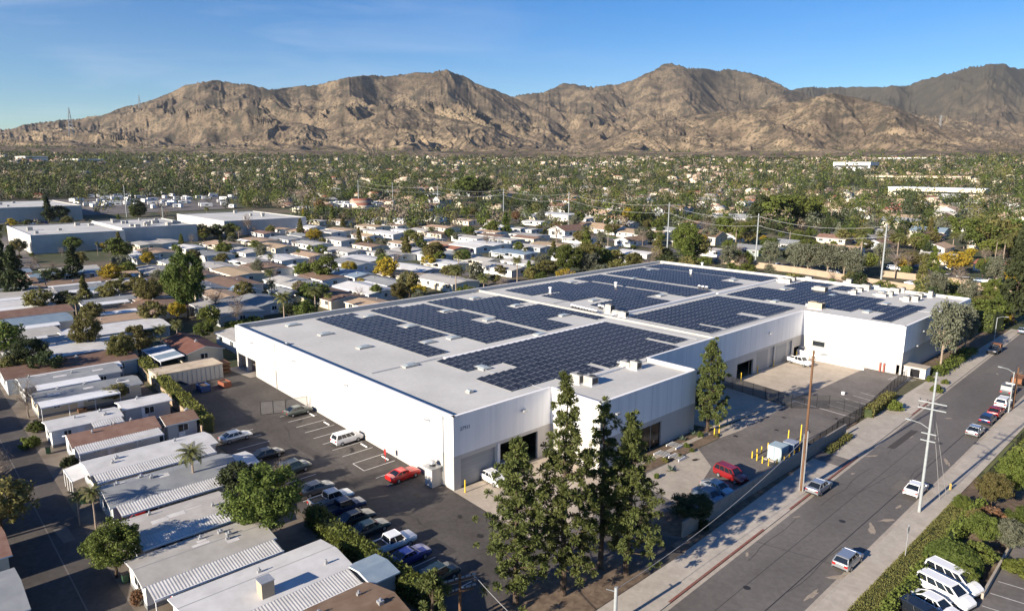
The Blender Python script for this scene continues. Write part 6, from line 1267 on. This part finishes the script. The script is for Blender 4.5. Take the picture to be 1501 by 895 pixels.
ARBK = [('big', 275, 470, 362, 'green', .62), ('round', 175, 389, 346, 'green', .95), ('round', 165, 418, 386, 'yellow', 1.25), ('big', 219, 452, 406, 'olive', .95), ('round', 200, 436, 404, 'olive', 1.1), ('big', 130, 522, 459, 'olive', .75), ('big', 178, 540, 486, 'olive', .8), ('round', 205, 525, 474, 'olive', .95), ('big', 45, 552, 492, 'dark', 1.0), ('round', 12, 532, 470, 'green', 1.0), ('round', 72, 560, 512, 'dark', 1.0), ('round', 22, 560, 520, 'olive', 1.0), ('round', 478, 415, 374, 'bright', 1.05), ('round', 566, 414, 377, 'yellow', 1.2), ('round', 600, 436, 397, 'olive', .9), ('big', 586, 444, 412, 'olive', 1.0), ('round', 552, 440, 416, 'green', 1.0), ('round', 634, 387, 356, 'olive', 1.1), ('round', 660, 352, 334, 'green', 1.2), ('conifer', 741, 345, 311, 'green', 1.2), ('round', 722, 345, 322, 'green', 1.1), ('round', 697, 420, 383, 'grey', .8), ('shrub', 682, 420, 405, 'green', 1.0), ('round', 800, 410, 380, 'olive', 1.3), ('big', 832, 410, 356, 'green', .85), ('big', 858, 405, 354, 'olive', .8), ('round', 878, 400, 362, 'green', 1.1), ('round', 904, 395, 364, 'olive', 1.0), ('round', 780, 414, 390, 'olive', 1.1), ('big', 1004, 388, 326, 'bright', .8), ('round', 1022, 388, 345, 'olive', .9), ('round', 1062, 352, 313, 'bright', .9), ('round', 1068, 376, 350, 'bright', .9),
 ('col', 1113, 334, 284, 'dark', 1.5), ('round', 1132, 334, 283, 'green', 1.2), ('round', 1150, 330, 284, 'green', 1.2), ('round', 1168, 330, 286, 'bright', 1.2), ('round', 1186, 328, 288, 'bright', 1.1), ('round', 932, 332, 305, 'green', 1.3), ('round', 920, 331, 304, 'yellow', .8), ('bare', 241, 327, 302, 'twig', 1.3), ('bare', 364, 345, 311, 'rust', .7), ('round', 300, 352, 331, 'olive', 1.3), ('round', 318, 350, 328, 'dark', 1.3), ('round', 340, 347, 326, 'green', 1.3), ('bare', 352, 352, 334, 'twig', 1.3), ('conifer', 72, 326, 288, 'dark', 1.1), ('round', 88, 325, 300, 'dark', 1.2), ('col', 206, 318, 294, 'dark', 2.2), ('col', 198, 318, 298, 'green', 2.0), ('round', 470, 316, 293, 'rust', 1.0), ('bare', 445, 312, 268, 'twig', .9), ('bare', 504, 328, 309, 'rust', 1.0), ('palm', 400, 452, 411, None, 1.0), ('palm', 463, 458, 422, None, 1.6), ('palm', 438, 388, 366, None, 1.2), ('palm', 398, 396, 372, None, 1.2), ('palm', 600, 350, 326, None, 1.0), ('bare', 349, 474, 428, 'twig', 1.0), ('bare', 318, 462, 420, 'twig', 1.0), ('shrub', 350, 480, 468, 'green', 3.0), ('shrub', 372, 474, 462, 'green', 2.4), ('bare', 526, 448, 418, 'twig', 1.0), ('bare', 714, 365, 336, 'twig', 1.0), ('round', 757, 327, 309, 'rust', 1.0), ('bare', 816, 356, 322, 'rust', .9), ('palm', 1000, 318, 290, None, 1.0), ('bare', 1035, 352, 315, 'twig', 1.0), ('palm', 884, 340, 316, None, 1.2),
 ('round', 1080, 392, 366, 'bright', .9), ('round', 1094, 393, 368, 'bright', .9), ('round', 1272, 398, 370, 'bright', 1.1), ('round', 1262, 397, 376, 'green', 1.0), ('bare', 1312, 398, 362, 'twig', 1.2), ('bare', 1330, 399, 366, 'twig', 1.0), ('euc', 1128, 394, 350, 'grey', 1.0), ('euc', 1164, 399, 352, 'grey', 1.1), ('euc', 1183, 402, 353, 'grey', 1.1), ('euc', 1212, 406, 354, 'grey', 1.2), ('euc', 1236, 409, 358, 'grey', 1.1), ('euc', 1250, 411, 362, 'grey', 1.0), ('conifer', 1484, 475, 325, 'dark', .75), ('big', 1453, 452, 405, 'green', .8), ('round', 1440, 372, 325, 'green', 1.2), ('round', 1420, 362, 318, 'green', 1.2), ('round', 1462, 372, 320, 'olive', 1.2), ('round', 1486, 372, 318, 'green', 1.2), ('palm', 1470, 385, 345, None, 1.0), ('palm', 1458, 384, 348, None, 1.0), ('palm', 1218, 322, 298, None, 1.0), ('palm', 1228, 322, 296, None, 1.0), ('round', 1340, 368, 345, 'olive', 1.2), ('round', 1352, 374, 350, 'green', 1.0), ('bare', 1290, 360, 335, 'rust', 1.0), ('conifer', 1305, 338, 316, 'dark', 1.0), ('round', 1405, 400, 378, 'bright', .9), ('round', 1012, 300, 280, 'green', 1.2), ('round', 690, 292, 256, 'green', 1.3), ('round', 705, 292, 258, 'dark', 1.3), ('round', 678, 292, 262, 'green', 1.2), ('palm', 812, 318, 296, None, 1), ('round', 262, 440, 405, 'green', .8), ('conifer', 110, 412, 358, 'dark', 1.2), ('conifer', 25, 440, 360, 'dark', 1.1), ('conifer', 8, 432, 350, 'dark', .9), ('round', 118, 395, 368, 'olive', 1.0), ('palm', 238, 520, 478, None, 1.3), ('palm', 262, 512, 470, None, 1.0), ('round', 300, 500, 470, 'green', 1.0), ('round', 312, 484, 462, 'bright', 1.0)]
placed = []
for kind, px, py, top, leaf, wd in ARBK:
    o = TR(kind, px, py, top, leaf, wd); placed.append((px, o, kind, leaf or 'palm'))
KW = dict(big='large leafy', round='round leafy', col='narrow upright', conifer='conical', shrub='low bushy', bare='leafless', palm='slender', euc='wispy grey')
LW = dict(green='green', olive='olive-green', yellow='golden-yellow', bright='yellow-green', dark='dark green', grey='grey-green', twig='brown twiggy', rust='rust-brown', palm='palm')
combos = {}
for px, o, k, l in placed: combos.setdefault((k, l), []).append((px, o))
for (k, l), g in combos.items():
    w = f'{KW[k]} {LW[l]} ' + ('trees' if k not in ('shrub', 'palm') else ('shrubs' if k == 'shrub' else 's')) ; w = w.replace('palm s', 'palms').replace('grey grey-green', 'grey-green')
    if len(g) == 1: g[0][1]['label'] = f"the single {w[:-1]} among the homes and streets behind the warehouse"
    else: ranked(g, f'{w} amid the homes behind')
# ficus and hedge masses beyond the far end of the warehouse
hedge('broad clipped ficus canopy beyond the far right warehouse corner', [tuple(G(1345, 432)[:2]), tuple(G(1405, 440)[:2])], 9, 4.6, 'olive', 6, .42, jag=.6)
hedge('tall dark hedge at the far end of the warehouse beside the pavement', [(-52, 214), (-42.5, 212)], 6, 5.0, 'green', 9, .36, jag=.5)
TR('big', 1440, 470, 432, 'olive', 1.1, 'olive leafy tree behind the grey street lamp', 0); TR('big', 1468, 472, 428, 'green', 1.0, 'green leafy tree at the top of the street under the conifer', 2)
# eucalyptus pair at the right wing
TR('euc', 1378, 540, 436, 'grey', .72, 'grey-green eucalyptus with pale trunk at the right wing corner', 0); TR('euc', 1397, 527, 436, 'grey', .72, 'second eucalyptus just behind the pale-trunked one', 1); TR('euc', 1414, 514, 446, 'grey', .72, 'third eucalyptus, nearest the grey street lamp', 2)
for k, (px, py, hh, lf, lab) in enumerate([(1350, 552, 1.6, 'olive', 'rusty olive shrub under the wall lamp of the right wing'), (1363, 560, 1.5, 'green', 'green shrub beside the white utility enclosure'), (1372, 575, 1.8, 'green', 'dark round shrub near the steel pole top by the pavement'), (1385, 563, 1.2, 'bright', 'bright shrub at the trunk of the pale eucalyptus'), (1340, 545, 1.3, 'rust', 'small red-brown shrub against the shaded wing wall'), (1312, 602, 2.2, 'bright', 'spiky light green shrub at the end of the clipped block hedge')]):
    P = G(px, py); tree('shrub', P, hh, lf, 1.0, None, lab)
# planter in front of the shaded block, dark bush by the parked cars
for k, (px, py, kd, hh, lf, lab) in enumerate([(1000, 645, 'agave', 1.2, None, 'spiky agave rosette nearest the white bench frame'), (1017, 637, 'agave', 1.3, None, 'spiky agave rosette below the shaded wall, right one'), (984, 690, 'agave', 1.2, None, 'agave between the near pine and the planter path'), (1026, 640, 'shrub', 1.0, 'green', 'small green shrub left of the lone pine trunk'), (1006, 655, 'shrub', .8, 'green', 'low green shrub between bench frames'), (975, 677, 'shrub', .9, 'olive', 'low olive shrub at the near end of the planter'), (1014, 662, 'shrub', .7, 'green', 'low green shrub along the planter kerb, upper one'), (996, 671, 'shrub', .7, 'olive', 'low olive shrub along the planter kerb, lower one'), (1050, 640, 'shrub', .7, 'olive', 'dry shrub right of the lone pine trunk'), (1014, 768, 'big', 3.9, 'dark', 'large dark round bush beside the blue-grey car'), (990, 755, 'agave', 1.6, None, 'large agave left of the dark round bush'), (1031, 775, 'shrub', 1.4, 'dark', 'dark shrub at the foot of the block wall'), (962, 700, 'shrub', .8, 'green', 'green shrub behind the right foreground pine')]):
    tree(kd, G(px, py), hh, lf, 1.45 if kd == 'big' else 1.0, None, lab)
# lower right garden
TR('dome', 1395, 832, 797, 'green', 1.05, 'big dome-shaped clipped bush above the white vans', 0)
for px, py, top, kd, lf, wd, lab in [(1413, 860, 828, 'big', 'bright', 1.2, 'small yellow-green bush right of the clipped dome'), (1452, 745, 690, 'big', 'olive', .9, 'olive spreading tree by the iron fence'), (1487, 730, 665, 'big', 'bright', .9, 'bright yellow-green tree at the right edge'), (1408, 752, 725, 'big', 'bright', 1.0, 'bright green bush where the low hedge begins'), (1440, 800, 752, 'big', 'green', 1.1, 'grey-green bushy tree above the clipped dome'), (1478, 810, 762, 'big', 'grey', 1.0, 'grey-green spreading tree above the corner of the white wall'), (1499, 790, 740, 'big', 'green', 1.0, 'green tree cut off by the right edge above the lot'), (1425, 775, 745, 'round', 'olive', 1.0, 'brownish olive bush between bright hedge and garden tree'), (1462, 770, 745, 'shrub', 'rust', 2.0, 'brown dried shrub in the lower right garden'), (1436, 830, 795, 'round', 'green', 1.3, 'rounded shrub between clipped dome and the white wall'), (1497, 700, 655, 'round', 'bright', 1.0, 'bright tree at the right edge above the driveway'), (1495, 840, 820, 'shrub', 'bright', 2.0, 'low bright shrub inside the corner of the white wall')]:
    TR(kd, px, py, top, lf, wd, lab)
sheet('garden_soil', [(-21.6, 62), (-21.6, 108), (-6, 108), (-6, 96), (-13.9, 92), (-13.4, 76), (-19, 71.5), (-19, 62)], .025, M_SOIL)
sheet('lower_right_lot', [(-19.0, 50), (-19.0, 71.5), (-13.6, 76.4), (-14.0, 91.4), (0, 93), (2, 50)], .03, M_ASPH2)
for k in range(5): line((-13.2 + .1, 87.2 - 3.0 * k + .0), (-8.8, 87.9 - 3.0 * k), .12)
sheet('right_grass', [(-21.6, 111), (-12, 111), (-12, 160), (-21.6, 160)], .02, mat('rough_grass', (.09, .11, .035), .95, (.14, .14, .055), .5))
hedge('bright hedge past the driveway at the right edge', [(-19.0, 124), (-19.2, 142)], 1.5, 1.3, 'bright', 22, .2)

# ================================================================== THE SUBURB BEYOND
occ_t = []
def free(x, y, r):
    return all(abs(x - X) > A + r or abs(y - Y) > B + r for X, Y, A, B in occ)
BACK = [(tuple(G(1030, 378)[:2]), tuple(G(1400, 437)[:2])), (tuple(G(1400, 430)[:2]), tuple(G(1500, 450)[:2]))]
def blocked(x, y):      # roads, lots and the warehouse itself
    if -141 < x < -20 and 30 < y < 212: return True
    for (ax_, ay_), (bx_, by_) in BACK:
        L2 = (bx_ - ax_) ** 2 + (by_ - ay_) ** 2; t_ = max(0, min(1, ((x - ax_) * (bx_ - ax_) + (y - ay_) * (by_ - ay_)) / L2))
        if math.hypot(x - ax_ - t_ * (bx_ - ax_), y - ay_ - t_ * (by_ - ay_)) < 11: return True
    if x > -62 and y < 222 and x > -42: return True
    return False
q = np.random.default_rng(99)
near_t = []; spots = []
k = 0
while len(near_t) < 520 and k < 40000:
    k += 1; px = q.uniform(-10, 1510); py = 302 + 180 * q.random() ** 2.2; P = G(px, py); x, y = P[0], P[1]
    D = math.hypot(x, y)
    if D > 520 or blocked(x, y) or not free(x, y, .1): continue
    if px < 360 and py < 312: continue
    if 480 < px < 575 and 292 < py < 309: continue
    if any((x - a) ** 2 + (y - b) ** 2 < 24 for a, b in spots): continue
    spots.append((x, y)); park = (x < -140 and y < 330 and px < 830)
    kd = str(q.choice(['round', 'shrub', 'palm', 'bare', 'conifer', 'euc', 'big'], p=[.36, .26, .06, .12, .06, .07, .07])); hh = dict(round=q.uniform(3.5, 7.5), shrub=q.uniform(1.5, 3), palm=q.uniform(5, 11), bare=q.uniform(4, 7), conifer=q.uniform(5, 11), euc=q.uniform(5, 9), big=q.uniform(5, 8))[kd] * (1 if park else 1.25)
    lf = None if kd == 'palm' else str(q.choice(['green', 'olive', 'dark', 'bright', 'yellow', 'grey'], p=[.32, .28, .13, .15, .07, .05])) if kd not in ('bare', 'euc') else ('twig' if kd == 'bare' else 'grey')
    o = tree(kd, P, hh, lf, q.uniform(.9, 1.35)); near_t.append((px, o, kd, lf))
PPX_ = sorted(f[0] for f in FARP); NTH = ['first', 'second', 'third', 'fourth', 'fifth', 'sixth', 'seventh', 'eighth', 'ninth', 'tenth']
def seg(px):
    i = sum(p < px for p in PPX_)
    return 'left of the first power pole' if i == 0 else 'right of the last power pole' if i == len(PPX_) else f'between the {NTH[i - 1]} and {NTH[i]} power poles'
def ranked_seg(items, kind, group):
    by = {}
    for px, o in items: by.setdefault(seg(px), []).append((px, o)); o['group'] = group
    for sname, g in by.items():
        if len(g) == 1: g[0][1]['label'] = f'the only one of the {kind} {sname}'
        else: ranked(g, f'{kind} {sname}')
LN = dict(green='green', olive='olive', dark='dark', bright='bright', yellow='yellow', grey='grey', twig='brown')
for kd in sorted(set((t[2], t[3] or 'palm') for t in near_t)):
    nm_ = dict(round='garden trees', shrub='shrubs', palm='slim palms', bare='bare trees', conifer='conifers', euc='wispy trees', big='dense trees')[kd[0]]
    ranked_seg([(px, o) for px, o, k2, lf in near_t if (k2, lf or 'palm') == kd], (LN.get(kd[1], '') + ' ' + nm_).strip(), nm_ + ' between the homes')
# individual houses nearest beyond the park, then the rest as one mass
hn = 0; houses = []; k = 0
RCL = ['T', 'B', 'R', 'L', 'G', 'W']; RP = [.3, .22, .16, .14, .1, .08]
HPROT = {}
def hproto(rc, wc, ridge):
    key = (rc, wc, ridge)
    if key not in HPROT:
        o = home(-7.5 if ridge == 'x' else -5, 7.5 if ridge == 'x' else 5, -5 if ridge == 'x' else -7.5, 5 if ridge == 'x' else 7.5, rc, wc, ridge, det=1, rise=1.7, eave=2.9, name='suburban_house', zg=0.0, oh=.5, label='x'); kids(o); [kids(c) for c in kids(o)]
        HPROT[key] = [o, False]
    return HPROT[key]
k = 0
while hn < 150 and k < 6000:
    k += 1; px = q.uniform(-10, 1510); py = 262 + 110 * q.random() ** 1.5; P = G(px, py); D = math.hypot(P[0], P[1])
    if D < 300 or D > 900 or blocked(P[0], P[1]) or (px < 420 and py > 285) or (px < 790 and py > 312) or not free(P[0], P[1], 9.5) or (1100 < px < 1260 and py > 290 and py < 355) or (480 < px < 575 and 292 < py < 309): continue
    rc = str(q.choice(RCL, p=RP)); wc = int(q.choice([0, 1, 1, 2])); rd = 'x' if q.random() < .6 else 'y'; pr = hproto(rc, wc, rd); s = q.uniform(.85, 1.3)
    o = pr[0] if not pr[1] else dup(pr[0], (0, 0, 0)); pr[1] = True; o.location = (P[0], P[1], P[2]); o.scale = (s, s, 1.0 + .5 * (q.random() < .25)); occ.append((P[0], P[1], 7 * s, 7 * s)); hn += 1; houses.append((px, o, rc, D))
for rc in RCL:
    g = [(a, o) for a, o, c, D in houses if c == rc]
    if g: ranked_seg(g, f'{RW[rc]}-roofed houses', f'{RW[rc]}-roofed houses in the suburb')
# -- the far-off houses and trees that read as one mass
def mass_houses():
    V = []; F = []; MI = []; mats = [mat('tan_stucco', (.36, .29, .22), .85, objrand=.2), WC[1], RC['T'], RC['B'], RC['R'], RC['L'], RC['W']]; n = 0; b = 0
    for k in range(4400):
        px = q.uniform(-60, 1560); D = 560 + 1900 * q.random() ** .72; d = ray(px, 242); hd = math.hypot(d[0], d[1]); x, y = d[0] / hd * D, d[1] / hd * D
        if D < 900 and not free(x, y, 8): continue
        if px < 360 and D < 800: continue
        dens = .5 + .8 * perlin(np.array([x / 260.]), np.array([y / 260.]), 5)[0]
        if q.random() > dens * (1.3 if px > 780 else .8): continue
        if px < 380 and 700 < D < 1600 and q.random() < .5: continue
        z = h(x, y) - .5; a, c = q.uniform(5, 9), q.uniform(4, 6); e_ = q.choice([3, 3, 5.5]); r = e_ + q.uniform(1.2, 2.2); t = q.choice([0, math.pi / 2]) + q.normal(0, .12) + .35 * perlin(np.array([x / 500.]), np.array([y / 500.]), 8)[0]; ct, st = math.cos(t), math.sin(t)
        pts = [(-a, -c, 0), (a, -c, 0), (a, c, 0), (-a, c, 0), (-a, -c, e_), (a, -c, e_), (a, c, e_), (-a, c, e_), (-a, 0, r), (a, 0, r), (-a * .98, 0, r - .02), (a * .98, 0, r - .02)]
        V += [(x + p[0] * ct - p[1] * st, y + p[0] * st + p[1] * ct, z + p[2]) for p in pts]
        F += [(b, b + 1, b + 5, b + 4), (b + 1, b + 2, b + 6, b + 5), (b + 2, b + 3, b + 7, b + 6), (b + 3, b, b + 4, b + 7), (b + 4, b + 5, b + 9, b + 8), (b + 6, b + 7, b + 8, b + 9), (b + 5, b + 6, b + 11, b + 9), (b + 7, b + 4, b + 8, b + 10)]
        w = int(q.choice([0, 1])); rr_ = int(q.choice([2, 3, 4, 5, 6], p=[.36, .25, .18, .16, .05])); MI += [w, w, w, w, rr_, rr_, w, w]; b += 12; n += 1
    tag(link('distant_houses', np_mesh('distant_houses', V, F, mats, MI)), 'far-off houses of the suburb reading as one mass below the mountains', 'houses', None, 'stuff')
mass_houses()
def mass_trees():
    P = []; S = []; N = []; M = []
    for k in range(38000):
        px = q.uniform(-80, 1580); D = 430 + 2150 * q.random() ** .80; d = ray(px, 242); hd = math.hypot(d[0], d[1]); x, y = d[0] / hd * D, d[1] / hd * D
        if D < 900 and not free(x, y, 1.0): continue
        if px < 350 and D < 770 and q.random() < .93: continue
        if px < 430 and D < 640 and x > -560: continue
        if 480 < px < 575 and D < 700 and D > 560: continue
        dn = .62 + .75 * perlin(np.array([x / 190.]), np.array([y / 190.]), 31)[0] + .55 * perlin(np.array([x / 55.]), np.array([y / 55.]), 33)[0] + (.25 if D < 900 else 0)
        if q.random() > dn: continue
        hh = float(np.clip(q.lognormal(2.05, .35), 4, 18)) * (1.75 if q.random() < .07 else 1); r = hh * q.uniform(.36, .55); z = h(x, y); n = 110 if D < 800 else (60 if D < 1400 else 24); s = (.62 if D < 800 else .9 if D < 1400 else 1.5) * (hh / 9) ** .5
        e_ = q.normal(size=(n, 3)); e_ /= np.linalg.norm(e_, axis=1, keepdims=True); out_ = e_.copy(); e_ *= q.uniform(.7, 1.0, (n, 1)); con = q.random() < .12
        c = np.array([x, y, z + hh * .52]); lump = 1 + .22 * np.sin(e_[:, :1] * 5 + k) * np.cos(e_[:, 1:2] * 4 + k); pts = e_ * lump * np.array([r, r, hh * .46])
        if con: u = (pts[:, 2:3] / (hh * .42) + 1) / 2; pts[:, :2] *= (1.15 - u) * .9
        fam = perlin(np.array([x / 120.]), np.array([y / 120.]), 35)[0]
        P.append(c + pts); N.append(out_ * 3.2); S.append(np.full(n, s)); M.append(np.full(n, int(q.choice(6, p=[.24, .24, .24, .06, .10, .12]) if fam < .15 else q.choice(6, p=[.16, .14, .52, .03, .09, .06]))))
    P = np.concatenate(P); N = np.concatenate(N); S = np.concatenate(S); M = np.concatenate(M); V, F = leaves(q, P, S, N)
    mm = [LEAF[k] for k in ('green', 'olive', 'dark', 'bright', 'grey', 'twig')]
    tag(link('distant_trees', np_mesh('distant_trees', V, F, mm, M)), 'trees of the far suburb reading as one green-brown mass', 'trees', None, 'stuff')
mass_trees()
# landmark buildings far off
def far_block(px, py, a, b, hh, label, m=M_WHITE, rm=M_COPE):
    P = G(px, py); t = thing('distant_building', label, 'building', tuple(P)); obj('wall', MB().box(-a, a, -b, b, -3, hh, m), t); obj('roof', MB().box(-a - .5, a + .5, -b - .5, b + .5, hh, hh + .8, rm), t); obj('window_band', MB().box(-a * .9, a * .9, -b - .15, -b, hh * .45, hh * .65, M_GLASS).box(a, a + .15, -b * .9, b * .9, hh * .45, hh * .65, M_GLASS), t)
far_block(1254, 250, 34, 22, 15, 'bright white multi-storey block in the far right suburb'); far_block(1375, 289, 44, 14, 9, 'long cream-white building in front of the brown trees at right', WC[1]); far_block(1345, 265, 70, 14, 7, 'long low tan-roofed building behind the cream-white one', WC[1], RC['T']); far_block(1330, 236, 60, 20, 8, 'pale building at the foot of the tan hills', WC[0], RC['T']); far_block(120, 238, 90, 25, 6, 'long pale industrial roof below the left mountain', WC[0]); far_block(45, 234, 70, 20, 6, 'long white roof at the left edge under the ridge', WC[0])
def pylon(px, py, top, label, D):
    d = ray(px, py); hd = math.hypot(d[0], d[1]); B_ = np.array([d[0] / hd * D, d[1] / hd * D, 42 + D * d[2] / hd]); d2 = ray(px, top); H_ = 42 + D * d2[2] / math.hypot(d2[0], d2[1]) - B_[2]
    t = thing('pylon', label, 'pylon', tuple(B_)); w = H_ * .10; mb = MB()
    for s in (-1, 1):
        for r in (-1, 1): mb.tube((s * w, r * w, -20), (s * w * .15, r * w * .15, H_), H_ * .012, H_ * .008, M_STEEL, 4, False)
    for k in range(5):
        z0, z1 = H_ * k / 6, H_ * (k + 1) / 6; a0, a1 = w * (1 - .85 * k / 6), w * (1 - .85 * (k + 1) / 6); mb.tube((-a0, -a0, z0), (a1, a1, z1), H_ * .007, H_ * .007, M_STEEL, 4, False).tube((a0, a0, z0), (-a1, -a1, z1), H_ * .007, H_ * .007, M_STEEL, 4, False)
    obj('lattice', mb, t)
    for z in (.68, .82, .95): obj('crossarm', MB().box(-H_ * .16, H_ * .16, -H_ * .01, H_ * .01, H_ * z, H_ * z + H_ * .015, M_STEEL), t)
pylon(104, 190, 158, 'tall lattice pylon on the low ridge at the far left', 3000); pylon(205, 158, 139, 'small lattice pylon on the ridge line left of the first peak', 4200); pylon(1378, 184, 169, 'small pale pylon on the tan hill at right', 3150)

# ================================================================== HAZE
hz = MB(); hz.box(-9000, 4500, -2500, 9000, -1.0, 1400, None)
hz.mats = []; hz.m = [0] * len(hz.f)
hm = bpy.data.materials.new('haze'); hm.use_nodes = True; ht = hm.node_tree; ht.nodes.clear()
ho = ht.nodes.new('ShaderNodeOutputMaterial'); pv = ht.nodes.new('ShaderNodeVolumePrincipled'); pv.inputs['Color'].default_value = (.80, .88, 1.0, 1); pv.inputs['Density'].default_value = 2.2e-5; pv.inputs['Anisotropy'].default_value = 0.1
ht.links.new(pv.outputs[0], ho.inputs['Volume'])
me = hz.mesh('haze'); me.materials.append(hm); tag(link('haze', me), kind='stuff')
